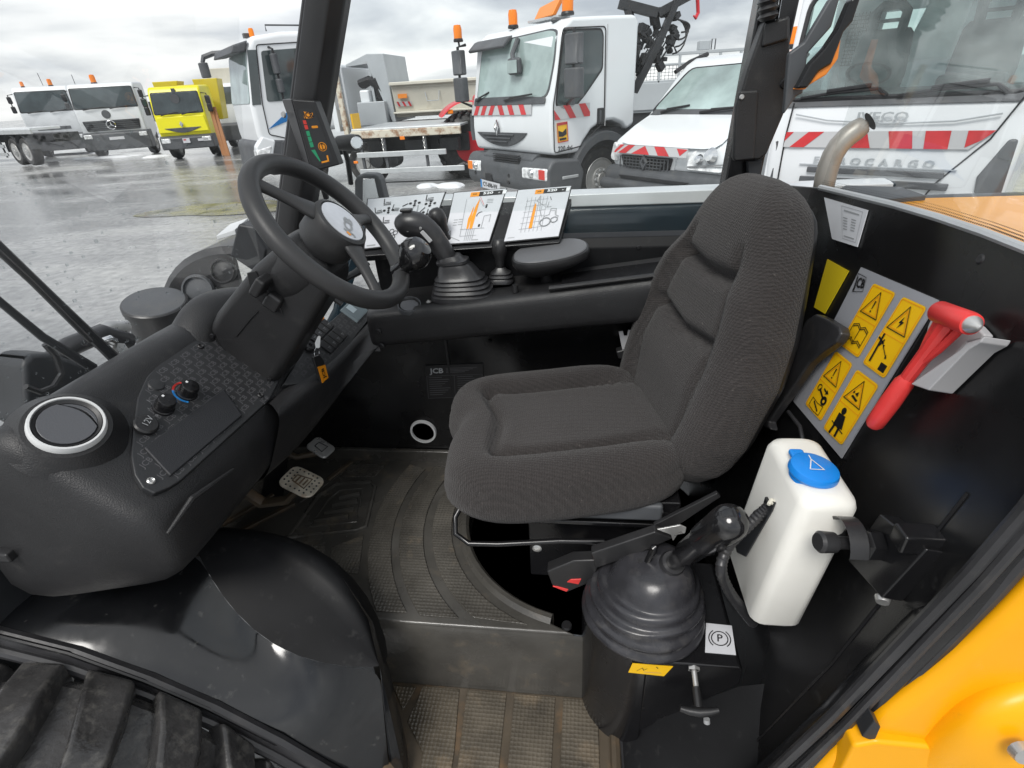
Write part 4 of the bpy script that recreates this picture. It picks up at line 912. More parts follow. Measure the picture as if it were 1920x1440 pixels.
# folded black flap hanging behind the backrest
fl_=MB(); fl_.prism([RW(a,b_,.035) for a,b_ in ((1528,588),(1550,598),(1572,612),(1576,625),(1566,642),(1540,660),(1515,682),(1495,712),(1440,790),(1444,806),(1430,800),(1470,690),(1510,600))],-RWN*.02); fl_.build('document_flap','rubber',TH,bevel=.005)
T([RW(1478,772,.01),RW(1500,800,.012),RW(1506,830,.012),RW(1500,860,.012)],.004,'washer_wire','rubber',TH,8)

# ---- gear lever console beside the seat
def hb(z0,z1):
    pts=[]
    for i in range(17):
        a=R(270-180*i/16); pts.append(V(.145+.133*math.cos(a),.80+.133*math.sin(a),z1))
    mb=MB().prism(pts,(0,0,z0-z1))
    return mb.prism([V(x,.668,z) for x,z in ((.143,.40),(.143,z1),(.325,z1),(.332,z1-.008),(.332,.615))],(0,.265,0))
gb=hb(.30,.668).build('lever_console','gloss',TH,bevel=.004); tag(gb,'black rounded lever console between seat and door')
GC=V(.146,.79,.668); tip=V(.176,.80,.835)
rg_=random.Random(5)
gp=[(.130,0,0),(.135,.006,0),(.132,.018,.01),(.121,.024,.02),(.131,.036,.05),(.129,.046,.07),(.116,.050,.09),(.122,.062,.14),(.119,.071,.17),(.105,.074,.2),(.109,.086,.26),(.104,.094,.32),(.092,.098,.38),(.090,.108,.46),(.080,.126,.58),(.066,.142,.72),(.05,.154,.85),(.03,.161,.95),(.0,.163,1)]
rings=[]
ph=[rg_.uniform(0,6.28) for _ in range(8)]
for n_,(r_,h_,f_) in enumerate(gp):
    c=GC+V((tip.x-GC.x)*f_,(tip.y-GC.y)*f_,h_)
    row=[]
    for j in range(56):
        a=2*math.pi*j/56; k_=1+.014*math.sin(3*a+ph[n_%8])+.010*math.sin(5*a+ph[(n_+3)%8])*min(1,f_*6+.2)
        x,y=max(r_,.001)*k_*math.cos(a),max(r_,.001)*k_*math.sin(a)
        side=.5+.5*math.cos(a-R(205))            # folds bunch up on the door side
        dz=.30*f_*(1-f_)*x-.20*f_*(1-f_)*y-.006*side*math.sin(n_*1.6)*min(1,f_*8)
        row.append(c+V(x,y,dz))
    rings.append(row)
gait=MB().loft(rings).build('lever_gaiter','gaiter',gb,subd=1)
lb=PY(1262,1055,.775); lt=PY(1366,980,.655)
ld=(lt-lb).normalized()
MB().lathe([(.022,-.03),(.026,-.005),(.023,.004),(.017,.004)],lb,ld,24).build('gaiter_collar','rubber',gb)
L_=(lt-lb).length
MB().lathe([(.0,-.02),(.015,-.02),(.017,.02),(.0185,L_*.26),(.0235,L_*.30),(.0245,L_*.58),(.0262,L_*.60),(.0285,L_*.64),(.0305,L_*.95),(.0295,L_+.008),(.025,L_+.020),(.016,L_+.028),(.006,L_+.031),(0,L_+.0315)],lb,ld,36).build('hand_lever','knob',gb,angle=70)
l2=PY(1212,1056,.79); l3=PY(1227,1026,.785)
MB().lathe([(.017,-.02),(.018,0),(.012,.003)],l2,(l3-l2),20).build('gaiter_collar','rubber',gb)
MB().tube([l2-(l3-l2)*.3,l2.lerp(l3,.5),l3,l3+V(.004,0,.004)],[.006,.007,.008,.004],10).build('small_lever','gloss',gb)
cs=[PZ(*q,.6695) for q in ((1324,1168),(1372,1173),(1380,1228),(1322,1223))]; ps=plate('parking_brake_sticker','sheetwhite',gb,cs,.001); tag(ps,'white parking brake sticker with a circled P')
D=Decal(*cs); cx,cy=D.W*.5,D.H*.5; rr=min(D.W,D.H)*.29; D.ring('black',cx,cy,rr,.0022,1); D.ring('black',cx,cy,rr*1.33,.0022,1,-50,50,10); D.ring('black',cx,cy,rr*1.33,.0022,1,130,230,10); D.text('black','P',cx,cy,rr*1.05,1,bold=.01); D.build(ps,{'black':'symbol'})
cs=[PY(*q,.6665) for q in ((1186,1244),(1262,1250),(1245,1268),(1178,1261))]; ys=plate('small_label','yellow',gb,cs,.001); D=Decal(*cs); D.line('black',[(D.W*.2,D.H*.3),(D.W*.3,D.H*.65),(D.W*.36,D.H*.4),(D.W*.42,D.H*.6)],.0012,1); D.line('grey',[(D.W*.4,D.H*.25),(D.W*.85,D.H*.3)],.001,1); D.line('black',[(D.W*.62,D.H*.85),(D.W*.68,D.H*.72)],.0016,1); D.build(ys,{'black':'handwriting','grey':'handwriting'})
# pull handle
h0=PY(1301,1254,.668); h1=PY(1311,1336,.595); hd_=(h1-h0).normalized(); hl_=(h1-h0).length
ph=MB().lathe([(0,0),(.011,0),(.011,.007),(.012,.007),(.012,.0)],h0-hd_*.004,hd_,6).build('pull_handle','steel',gb)
MB().lathe([(0,0),(.0052,0)]+[(.0052+.0006*(i%2),.004+i*.0022) for i in range(14)]+[(0,.036)],h0,hd_,12).build('threaded_rod','steel',ph)
MB().lathe([(0,.033),(.0075,.033),(.0085,hl_*.9),(0,hl_*.92)],h0,hd_,16).build('handle_stem','plastic2',ph)
MB().tube([PY(1275,1328,.595),PY(1292,1333,.593),PY(1312,1336,.592),PY(1332,1335,.593),PY(1348,1332,.595)],[.0055,.0075,.009,.0075,.0055],12).build('handle_bar','plastic2',ph)
MB().lathe([(0,.0),(.006,.0),(.0065,.008),(0,.01)],PY(1325,1348,.60),(0.1,-.4,-1),12).build('cable_end','grey',ph)
# sill panel below the lever console
sl=MB(); sl.prism([V(.105,.79,.30),V(.108,.50,.30),V(.108,.47,.16),V(.75,.47,.16),V(.75,.60,.50),V(.38,.68,.56),V(.33,.648,.50),V(.15,.70,.40)],(0,.02,-.05)); 
sl=MB(); sl.grid([[V(.104,.78,.345),V(.18,.672,.46),V(.335,.672,.60),V(.40,.64,.68),V(.60,.60,.80)],[V(.106,.60,.33),V(.19,.585,.40),V(.33,.56,.50),V(.42,.54,.60),V(.60,.53,.70)],[V(.108,.46,.25),V(.20,.47,.28),V(.34,.49,.36),V(.44,.50,.52),V(.60,.50,.62)]])
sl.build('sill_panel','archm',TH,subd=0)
MB().tube([V(.104,.78,.345),V(.106,.60,.33),V(.108,.46,.25)],.008,8).build('sill_edge','rubber',TH)

# ---- striker bracket on the door post
bq=[RW(1648,962,.03),RW(1738,1030,.02),RW(1652,1122,.03),RW(1588,1050,.035)]
br=MB().prism(bq,-RWN*.03).build('striker_bracket','gloss',TH,bevel=.003)
MB().box(RW(1720,1010,.02),(.05,.03,.03)).build('bracket_foot','gloss',br,bevel=.004)
sb=RW(1630,1020,.04); se=sb+V(-.075,-.012,.012)
MB().lathe([(.022,-.01),(.022,.008),(.017,.012),(.017,.018),(.0,.018)],sb,(se-sb),6).build('striker_nut','gloss',br)
MB().lathe([(0,0),(.009,.0),(.009,.035),(.0095,.05),(.0145,.054),(.0155,.074),(.012,.078),(0,.078)],sb,(se-sb),20).build('striker_pin','plastic2',br)
ringp=[]
for i in range(15):
    a=R(-60+230*i/14); ringp.append(sb+V(-.028,0,0)+V(0,.034*math.cos(a),.034*math.sin(a)))
rb=MB().loft([[p+V(-.012,0,0),p+V(.012,0,0),p+V(.012,0,0)+(p-sb).normalized()*.004,p+V(-.012,0,0)+(p-sb).normalized()*.004] for p in ringp]); rb.build('catch_strap','plastic2',br)
MB().lathe([(0,.008),(.008,.008),(.01,0)],RW(1655,1120,.02),(-.4,-1,-.3),10).build('bracket_bolt','steel',br)

# ---- door seal, sill and rear quarter panel
sp_=[(2080,690),(1990,850),(1920,945),(1815,1065),(1700,1185),(1560,1332),(1440,1445),(1330,1545),(1180,1680)]
sp3=[PY(a,b_,.50) for a,b_ in sp_]
def offs(px,dx,dy,y=.5): return [PY(a+dx,b_+dy,y) for a,b_ in px]
frame=MB().tube([p+V(.012,-.004,-.012) for p in sp3],.030,12,flat=.75).build('door_frame','gloss',TH)
for dx,dy,r_,yy in ((6,6,.0085,.478),(26,28,.0075,.470),(48,46,.010,.474)):
    MB().tube(offs(sp_,dx,dy,yy),r_,10).build('door_seal','rubber',frame)
# yellow rear quarter panel outside the door
oq=[(2080,800),(1990,985),(1920,1075),(1815,1180),(1700,1275),(1600,1352),(1510,1440),(1400,1560)]
rows=[[PY(a,b_,.475) for a,b_ in oq],[PY(a+14,b_+14,.455) for a,b_ in oq],[PY(a+60,b_+60,.45) for a,b_ in oq],[PY(a+260,b_+220,.44) for a,b_ in oq]]
qp=MB().grid(rows).build('rear_quarter_panel','body',TH,subd=1)
def Q(a,b_,y): return PY(a,b_,y)
MB().loft([[Q(1690,1400,.468),Q(1750,1325,.466),Q(1825,1275,.464),Q(1940,1250,.462),Q(2060,1255,.462)],[Q(1715,1412,.448),Q(1780,1345,.440),Q(1845,1305,.436),Q(1945,1290,.434),Q(2060,1300,.434)],[Q(1745,1460,.424),Q(1800,1400,.414),Q(1860,1370,.408),Q(1950,1370,.406),Q(2060,1390,.406)],[Q(1760,1560,.424),Q(1820,1520,.412),Q(1880,1500,.404),Q(1960,1500,.402),Q(2060,1510,.402)]],closed=False,caps=False).build('wing_bulge','body',qp,subd=2)
MB().prism([Q(1600,1400,.44),Q(1645,1392,.44),Q(1745,1400,.44),Q(1790,1440,.43),Q(1830,1520,.42),Q(1540,1520,.44)],(0,.05,-.0)).build('lower_step_panel','body',qp,bevel=.006)
MB().prism([Q(1616,1382,.445),Q(1640,1352,.445),Q(1652,1364,.445),Q(1640,1392,.445)],(0,.02,0)).build('hinge_pocket','dark',qp,bevel=.002)
MB().lathe([(0,.01),(.012,.01),(.014,0)],Q(1912,1405,.398),(0,-1,.2),14).build('panel_bolt','steel',qp)

# ---- wheel arch by the door, sill seal, front tyre
def PYs(l): return [PY(a,b_,y) for a,b_,y in l]
up_=PYs([(365,985,.84),(450,985,.83),(560,1015,.80),(640,1080,.745),(690,1160,.70),(712,1250,.657)])
cr_=PYs([(362,1020,.78),(395,1085,.73),(440,1150,.69),(510,1212,.655),(610,1250,.635),(712,1252,.655)])
def mid(a,b_,f_,bulge): return [p.lerp(q,f_)+bulge for p,q in zip(a,b_)]
MB().grid([[p+V(.0,.05,-.06) for p in up_],up_,mid(up_,cr_,.33,V(-.004,.006,0)),mid(up_,cr_,.66,V(-.004,.006,0)),cr_]).build('arch_flank','archm',TH,subd=1)  # shade below the dash put into the flank with a darker, duller black
sea=PYs([(-150,1145,.53),(0,1182,.53),(140,1217,.53),(280,1268,.53),(400,1320,.53),(520,1382,.53),(640,1452,.535),(740,1530,.54)])
crr=[V(-1.45,.82,.74),V(-1.15,.80,.77)]+cr_[:1]+cr_[1:]
crr=crr[:8]
m1=[p.lerp(q,.15)+V(0,0,.006) for p,q in zip(crr,sea)]; m2=[p.lerp(q,.55)+V(0,-.0,.022) for p,q in zip(crr,sea)]; m3=[p.lerp(q,.86)+V(0,0,.014) for p,q in zip(crr,sea)]
ar=MB().grid([crr,m1,m2,m3,sea]).build('wheel_arch','arch',TH,subd=2); tag(ar,'scuffed glossy black wheel arch inside the door sill')
# right edge flange going down beside the step
fg=PYs([(640,1080,.745),(690,1160,.70),(712,1252,.655),(735,1350,.60),(756,1445,.55),(775,1520,.52)])
kk=[0,.5,1,1,1,1]
MB().grid([fg,[p+V(.003,.012,-.02)*k_ for p,k_ in zip(fg,kk)],[p+V(-.01,.05,-.10)*k_ for p,k_ in zip(fg,kk)]]).build('arch_flange','gloss',TH)
MB().grid([[crr[-1],crr[-1].lerp(sea[-1],.5),sea[-1]],[fg[2],fg[3],fg[5]]]).build('arch_corner','arch',TH)
ss_=MB().tube([p+V(0,-.004,-.012) for p in sea],.016,10,flat=1.3).build('sill_seal','rubber',TH)
MB().tube([p+V(0,-.012,.004) for p in sea],.005,8).build('seal_lip','gloss',ss_)
MB().tube([p+V(0,-.022,-.030) for p in sea],.012,10).build('seal_lip','rubber',ss_)
fd=MB().prism([PY(x_,y_,.70) for x_,y_ in ((20,1172),(75,1118),(80,1122),(28,1176))],(0,.004,0)).build('floor_cable','rusty',TH)
# door-end dash catch
MB().box(PY(12,1040,.545),(.03,.02,.02)).build('dash_catch','plastic2',dash,bevel=.004)
# front tyre
WCX,WCZ,WR=-1.02,.395,.375
def tyre_mesh(y0,y1,cx,cz,r,n=72):
    prof_=[(r*.55,y0+.03),(r*.75,y0),(r*.93,y0+.01),(r*.98,y0+.03),(r,(y0+y1)/2),(r*.98,y1-.03),(r*.93,y1-.01),(r*.75,y1),(r*.55,y1-.03)]
    return MB().lathe([(a,b_) for a,b_ in prof_],V(cx,0,cz),(0,1,0),n,loop=True)
fwl=tyre_mesh(.12,.50,WCX,WCZ,WR).build('front_wheel','tyrewet',TH); tag(fwl,'wet front tyre with chunky tread below the door sill')
def cyl(a,y,r): return V(WCX+r*math.sin(a),y,WCZ+r*math.cos(a))
for i in range(17):
    for side in (0,1):
        a0_=2*math.pi*(i+.5*side)/17; w_=.105; sk_=.16*(1 if side else -1)
        ya,yb=(.30,.505) if side else (.115,.30)
        def rr_(y): return WR*(1-.10*abs((y-.31)/.195)**3)
        pts=[]
        yy=[ya,ya+(yb-ya)*.33,ya+(yb-ya)*.66,yb]
        lo=[];hi=[]
        for k_,y in enumerate(yy):
            f_=(k_/3 if side else 1-k_/3); ac_=a0_-.10*f_-.12*f_*f_
            wv=w_*(.7+.5*f_)
            lo.append((cyl(ac_-wv*1.15,y,rr_(y)-.01),cyl(ac_+wv*1.15,y,rr_(y)-.01))); hi.append((cyl(ac_-wv,y,rr_(y)+.048),cyl(ac_+wv,y,rr_(y)+.048)))
        MB().loft([[lo[k_][0],lo[k_][1],hi[k_][1],hi[k_][0]] for k_ in range(4)]).build('tread_lug','tyrewet',fwl,bevel=.012,seg=3)

# ---- pedals
def pedal(c,w_,h_,tilt,m,name,yaw=0,rd=.012):
    Mx=Matrix.Translation(c)@Matrix.Rotation(yaw,4,'Z')@Matrix.Rotation(tilt,4,'Y')
    pts=[]
    for cx,cy,a0_ in ((h_/2-rd,w_/2-rd,0),(-h_/2+rd,w_/2-rd,90),(-h_/2+rd,-w_/2+rd,180),(h_/2-rd,-w_/2+rd,270)):
        for aa in (0,30,60,90): pts.append(Mx@V(cx+rd*math.cos(R(a0_+aa)),cy+rd*math.sin(R(a0_+aa)),0))
    nrm_=(Mx.to_3x3()@V(0,0,1))
    o=MB().prism(pts,-nrm_*.008).build(name,m,TH,bevel=.003)
    return o,Mx
pc=PY(566,902,1.06)
bpd,Mx=pedal(pc,.085,.105,R(22),'pedal','brake_pedal',R(-10),.022)
tag(bpd,'worn metal brake pedal with studded face')
dm=MB()
for i in range(7):
    for j in range(6):
        x=-.042+i*.014; y=-.032+j*.0128
        if abs(x)<.024 and abs(y)<.022: continue
        if abs(x)>.036 and abs(y)>.026: continue
        dm.lathe([(.003,0),(.0022,.0016),(0,.0018)],Mx@V(x,y,0),Mx.to_3x3()@V(0,0,1),6)
o=dm.build('pedal_studs','dark',bpd); o['kind']='stuff'
sy=MB(); sy.tube([Mx@V(*q) for q in ((-.022,-.012,.001),(.02,-.02,.001),(.02,.02,.001),(-.022,.012,.001))],.0022,6,loop=True)
for x in (-.012,0,.011): sy.tube([Mx@V(x,-.011,.001),Mx@V(x,.012,.001)],.0022,6)
sy.build('pedal_emblem','steprub',bpd)
MB().tube([pc+V(-.01,-.005,-.02),pc+V(-.05,-.02,-.055),pc+V(-.12,-.03,-.06),pc+V(-.26,-.02,.06)],[.014,.016,.018,.018],8,flat=.7).build('pedal_arm','rusty' if 0 else 'steprub',bpd)
gc=PY(602,838,1.25)
gpd,Mx2=pedal(gc,.06,.075,R(28),'steel','throttle_pedal',R(-15),.014)
sy=MB(); sy.tube([Mx2@V(*q) for q in ((-.016,-.01,.001),(.014,-.014,.001),(.014,.014,.001),(-.016,.01,.001))],.0018,6,loop=True); sy.build('pedal_emblem','dark',gpd)
MB().tube([gc+V(-.01,0,-.02),gc+V(-.07,-.03,-.02),gc+V(-.2,-.02,.03)],.010,8).build('pedal_arm','steprub',gpd)
MB().prism([V(-1.02,1.18,FZ+.003),V(-.93,1.15,FZ+.003),V(-1.05,1.42,FZ+.003),V(-1.12,1.42,FZ+.003)],(0,0,.003)).build('pedal_slot','black',TH)
# ---- windscreen, side glass
ws=[]
for z,x in ((1.245,-.985),(1.5,-.95),(1.75,-.89),(2.05,-.79)):
    ws.append([V(x+.05*((y-1.0)/.5)**2*.6,y,z) for y in (.52,.7,.9,1.1,1.3,1.45)])
wsc=MB().grid(ws).build('windscreen','glass',TH,subd=0,angle=180)
dr=MB(); rnd=random.Random(4)
for i in range(230):
    y=rnd.uniform(.55,1.42); z=1.25+.42*rnd.random()**1.8
    f_=(z-1.245)/.805; x=-.985+.195*f_**1.25+.03*((y-1)/.5)**2
    r_=rnd.uniform(.0012,.0032) if rnd.random()<.85 else rnd.uniform(.003,.0055)
    dr.sphere(V(x-.001,y,z),r_,6,(.5,1,rnd.uniform(1,1.7)))
o=dr.build('raindrops','drop',wsc); o['kind']='stuff'
sg=MB().grid([[V(-.80,1.50,1.33),V(.36,1.50,1.33)],[V(-.62,1.50,2.0),V(.42,1.50,2.0)]]).build('side_window','glassR',TH)
# roof frame over the cab (outside the picture): rails and roof glass
rf=MB()
for a,b_ in ((V(-.8,.5,2.06),V(-.8,1.5,2.06)),(V(.55,.5,2.06),V(.55,1.5,2.06)),(V(-.8,.5,2.06),V(.55,.5,2.06)),(V(-.8,1.5,2.06),V(.55,1.5,2.06))): rf.tube([a,b_],.035,8)
rf.build('roof_frame','gloss',TH)
MB().grid([[V(-.8,.5,2.075),V(.55,.5,2.075)],[V(-.8,1.5,2.075),V(.55,1.5,2.075)]]).build('roof_window','glassR',TH)
# wipers outside the screen
def wp(px,py,dx=0): 
    return PX(px,py,-1.03+dx)
wa=MB().tube([wp(-160,305,.02),wp(0,463),wp(100,560),wp(215,672)],[.006,.008,.009,.012],8).build('wiper','dark',TH)
MB().tube([wp(-160,425,.02),wp(0,566,.0),wp(80,632),wp(175,690)],[.005,.007,.008,.010],8).build('wiper_arm','dark',wa)
MB().tube([wp(-160,318,.03),wp(0,475,.02),wp(60,530,.02),wp(170,640,.02)],.005,6).build('wiper_blade','rubber',wa)
# front axle end, pot, hoses seen through the screen
P1=PX(290,567,-1.62)
PAX=V(.20,-.16,1)
pot=MB().lathe([(.0,.004),(.108,.004),(.113,0),(.113,-.02),(.110,-.03),(.104,-.42),(.0,-.42)],P1,PAX,36).build('boom_pivot_cap','rubber',TH); MB().lathe([(0,.006),(.104,.006),(.107,.003)],P1,PAX,36).build('cap_lid','tdark',pot); tag(pot,'black round pivot cap standing ahead of the windscreen')
T([PX(240,640,-1.5),PX(190,625,-1.5),PX(130,650,-1.5),PX(70,700,-1.5),PX(55,760,-1.5)],.03,'hydraulic_hose','rubber',TH,12)
T([PX(235,612,-1.52),PX(200,615,-1.52),PX(165,632,-1.52)],[.024,.026,.02],'hose_fitting','steel',TH,12)
T([PX(215,640,-1.45),PX(205,635,-1.45),PX(190,640,-1.45),PX(186,655,-1.45)],.012,'steel_pipe','chrome',TH,10)
MB().lathe([(0,.01),(.02,.01),(.02,-.01),(0,-.01)],PX(225,655,-1.45),(1,0,.3),6).build('pipe_nut','steel',TH)
bx=MB(); bx.prism([PX(45,680,-1.45),PX(60,662,-1.45),PX(100,662,-1.45),PX(180,690,-1.45),PX(180,800,-1.45),PX(50,800,-1.45)],(-.12,.02,0)); bx.build('valve_block','dark',TH,bevel=.02,seg=3)
T([PX(48,725,-1.40),PX(75,735,-1.40),PX(100,725,-1.40),PX(116,700,-1.40),PX(105,668,-1.40),PX(84,645,-1.40)],.008,'hose_loop','plastic2',TH,8)
# far front mudguard with lamp
mg=[]
mc=V(-1.36,1.98,.80)
for y,rr_ in ((1.86,.40),(1.88,.425),(2.25,.43)):
    mg.append([mc+V(-rr_*math.cos(R(a)),y-1.98,rr_*math.sin(R(a))) for a in range(-10,100,8)])
mgo=MB().grid(mg)
mgo.prism([mc+V(0,-.12,0)]+[mc+V(-.40*math.cos(R(a)),-.12,.40*math.sin(R(a))) for a in range(-10,100,8)],(0,.02,0))
mgo=mgo.build('front_mudguard','rubber',TH); tag(mgo,'black far front mudguard with round lamp seen through the windscreen')
for px,py,r_ in ((372,545,.06),(418,508,.045)):
    MB().lathe([(r_,-.02),(r_*1.08,.0),(r_,.012),(r_*.9,.012),(r_*.86,.0),(0,.006)],PY(px,py,1.83),(.2,-1,.3),28).build('work_lamp','plastic2' if r_<.05 else 'tdark',mgo)
mb=MB(); mb.prism([PY(445,420,1.80),PY(475,425,1.80),PY(500,470,1.80),PY(490,520,1.80),PY(430,480,1.80)],(0,.1,0)); mb.build('chassis_bracket','dark',mgo,bevel=.01)
MB().prism([PY(405,442,1.82),PY(440,430,1.82),PY(443,440,1.82),PY(408,450,1.82)],(0,.1,.02)).build('guard_edge','boomtop',mgo,bevel=.003)
# boom alongside the cab
bt=[PY(600,398,1.78),PY(1400,358,1.78)]; z0=bt[0].z; 
bz=1.40
def PYz(px,py): return PY(px,py,1.78)
zt=PY(1065,366,1.78).z; zm=PY(1065,393,1.78).z; zb_=1.22
print('boom z',zt,zm)
bsec=[(1.78,zb_),(1.765,zm-.10),(1.765,zm-.03),(1.78,zm),(1.80,zm+.004),(1.80,zt-.004),(1.82,zt),(1.86,zt+.002),(1.87,zt-.01),(1.87,zb_)]
bo=MB().loft([[V(x,y,z-dz if z>zb_ else z-dz*.6) for y,z in bsec] for x,dz in ((-1.05,.62),(-.86,.20),(-.78,.05),(-.70,0),(.95,0))]).build('telescopic_boom','boomblk',TH,bevel=.01,seg=3); tag(bo,'wet black boom with pale top running beside the right window')
tp=[(1.792,zm+.006),(1.795,zt-.002),(1.82,zt+.003),(1.862,zt+.004),(1.862,zt-.004),(1.80,zm+.002)]
MB().loft([[V(x,y,z-dz) for y,z in tp] for x,dz in ((-.77,.045),(-.70,0),(.94,0))]).build('boom_top_plate','boomtop',bo,bevel=.003)
# door mirror outside the far window
q=PY(690,352,1.66)
mr=MB(); mr.prism([PY(a,b_,1.66) for a,b_ in ((664,380),(664,340),(668,330),(680,326),(704,327),(712,335),(722,375),(722,390),(668,392))],(0,.05,.0)); mr=mr.build('wing_mirror','tdark',TH,bevel=.008,seg=3); tag(mr,'grey wing mirror beyond the steering wheel reflecting white vehicles')
plate('mirror_glass','chrome',mr,[PY(a,b_,1.657) for a,b_ in ((680,335),(702,335),(714,386),(680,386))],.002,.001)
T([PY(640,262,1.62),PY(652,300,1.64),PY(658,345,1.66)],.008,'mirror_arm','plastic2',mr)
MB().lathe([(0,.02),(.022,.02),(.024,.0),(.02,-.05),(0,-.05)],PY(662,268,1.60),(1,-.3,0),18).build('mirror_joint','plastic2',mr)
MB().lathe([(0,.004),(.014,.004),(.017,0)],PY(669,268,1.575),(.3,-1,.1),16).build('joint_nut','chrome',mr)
# bonnet, exhaust, shape at the rear window
hz=1.405
hd0=[p+V(.05,.0,-.02) for p in top]
MB().prism([V(.66,1.49,hz),V(2.3,1.49,hz-.01),V(2.3,.30,hz-.03),V(.80,.55,hz+.02),V(.70,1.0,hz+.01)],(0,0,-.5)).build('bonnet','hoodpaint',TH,bevel=.03,seg=4)
bon=bpy.data.objects['bonnet']; tag(bon,'machine-yellow engine bonnet behind the rear window')
hg=[PZ(1560,360,hz+.012),PZ(1585,347,hz+.012),PZ(1690,350,hz+.012),PZ(1738,366,hz+.012),PZ(1650,374,hz+.012),PZ(1575,378,hz+.012)]
MB().prism(hg,(0,0,-.02)).build('bonnet_grille','tdark',bon,bevel=.003)
MB().prism([V(.62,1.50,hz-.004),V(2.3,1.50,hz-.012),V(2.3,1.53,hz-.012),V(.62,1.53,hz-.004)],(0,0,-.1)).build('bonnet_edge','tdark',bon,bevel=.006)
MB().tube([PY(1542,370,1.40),PY(1546,335,1.40),PY(1560,288,1.40),PY(1585,256,1.40),PY(1630,228,1.40)],[.0235,.024,.024,.024,.025],20).build('exhaust_pipe','exh',TH,subd=1)
tag(bpy.data.objects['exhaust_pipe'],'curved heat-stained exhaust stack rising behind the seat')
MB().lathe([(0,.0),(.021,.0)],PY(1631.5,227.5,1.40),(PY(1630,228,1.40)-PY(1585,256,1.40)),20).build('exhaust_mouth','black',bpy.data.objects['exhaust_pipe'])
rwp=MB(); rwp.prism([PY(a,b_,1.30) for a,b_ in ((1500,158),(1520,120),(1548,90),(1572,55),(1596,0),(1620,-20),(1600,40),(1583,60),(1560,120),(1535,135),(1515,165),(1494,166))],(0,.03,0)); rwp=rwp.build('rear_window_shape','gloss',TH,bevel=.006)  # unidentified dark and orange shape, built as solid pieces
MB().prism([PY(a,b_,1.305) for a,b_ in ((1502,163),(1520,150),(1545,120),(1566,95),(1578,66),(1572,110),(1550,140),(1520,158),(1510,168),(1496,168))],(0,.04,0)).build('orange_shape','orangebr',rwp,bevel=.004)
MB().prism([PY(a,b_,1.34) for a,b_ in ((1480,100),(1508,80),(1556,0),(1580,-20),(1560,50),(1515,100),(1506,175),(1494,180),(1470,215))],(0,.02,0)).build('window_frame_piece','tdark',rwp,bevel=.004)

# ================================================================ loose things in the cab
# washer bottle
wbz=.868
bt_=MB(); n=0
def bsec_(z,x0,x1,y0,y1,r=.018,sx=0):
    o=[]
    for cx,cy,a0_ in ((x1-r,y1-r,0),(x0+r,y1-r,90),(x0+r,y0+r,180),(x1-r,y0+r,270)):
        for aa in (0,22,45,67,90): o.append(V(cx+r*math.cos(R(a0_+aa))+sx,cy+r*math.sin(R(a0_+aa)),z))
    return o
X0,X1,Y0,Y1=.308,.392,.612,.785
def SX(z): return (z-1.0)*.10
bt_.loft([bsec_(wbz+dz,X0+i_,X1-i_,Y0+i_,Y1-i_,.02,SX(wbz+dz)) for dz,i_ in ((0,.016),(.004,.006),(.014,0),(.27,0),(.281,.004),(.287,.012),(.289,.020))])
btl=empty('washer_bottle',((X0+X1)/2,(Y0+Y1)/2,wbz),wc=True); tag(btl,'white plastic washer bottle with blue cap beside the seat','bottle')
bod=bt_.build('bottle_body','bottle',btl,angle=50)
# pump niche on the side facing the seat
def NI(px,py): 
    q=PX(px,py,.32)
    for _ in range(4): q=PX(px,py,X0-.0005+SX(q.z))
    return q
MB().prism([NI(*q) for q in ((1448,938),(1456,942),(1450,958),(1400,1044),(1384,1036),(1380,1018),(1416,958))],(-.003,0,0)).build('pump_niche','dark',btl,bevel=.001)
cc=PZ(1524,885,wbz+.293)
capo=MB().lathe([(.0,.012),(.030,.012),(.034,.010),(.036,.004),(.036,0),(.031,-.006),(.031,-.012)],cc,(.1,-.05,1),32).build('bottle_cap','cap',btl)
MB().box(cc+V(-.012,.036,.006),(.022,.02,.010)).build('cap_hinge','cap',capo,bevel=.004)
D=Decal(cc+V(-.03,.03,.0135),cc+V(.03,.03,.012),cc+V(.03,-.03,.012),cc+V(-.03,-.03,.0135)); D.line('bottle',[(.02,.02),(.03,.045),(.04,.02),(.02,.02)],.0015,1); D.line('bottle',[(.03,.045),(.03,.055)],.0015,1); D.build(capo,{'bottle':'cap_symbol'})
hp=[PY(1446,946,.70),PY(1428,962,.695),PY(1398,990,.685),PY(1366,1024,.675),PY(1352,1065,.65),PY(1365,1105,.65),PY(1390,1140,.66),PY(1412,1168,.67)]
N_=70; hpth=[]
for i in range(N_):
    f_=i/(N_-1)*(len(hp)-1); k_=min(int(f_),len(hp)-2); a=hp[max(k_-1,0)];b_=hp[k_];c=hp[k_+1];d=hp[min(k_+2,len(hp)-1)]; t_=f_-k_
    hpth.append(.5*((2*b_)+(c-a)*t_+(2*a-5*b_+4*c-d)*t_*t_+(3*b_-a-3*c+d)*t_**3))
MB().tube(hpth,[.0088 if i%2 else .0102 for i in range(N_)],10).build('washer_hose','rubber',btl)
MB().box(PY(1444,948,.70),(.016,.022,.022)).build('pump_plug','plastic2',btl,bevel=.003)
for dx in (-3,5): MB().tube([PY(1450+dx,936,.69),PY(1444+dx,946,.68)],.003,6).build('plug_wire','beige',btl)
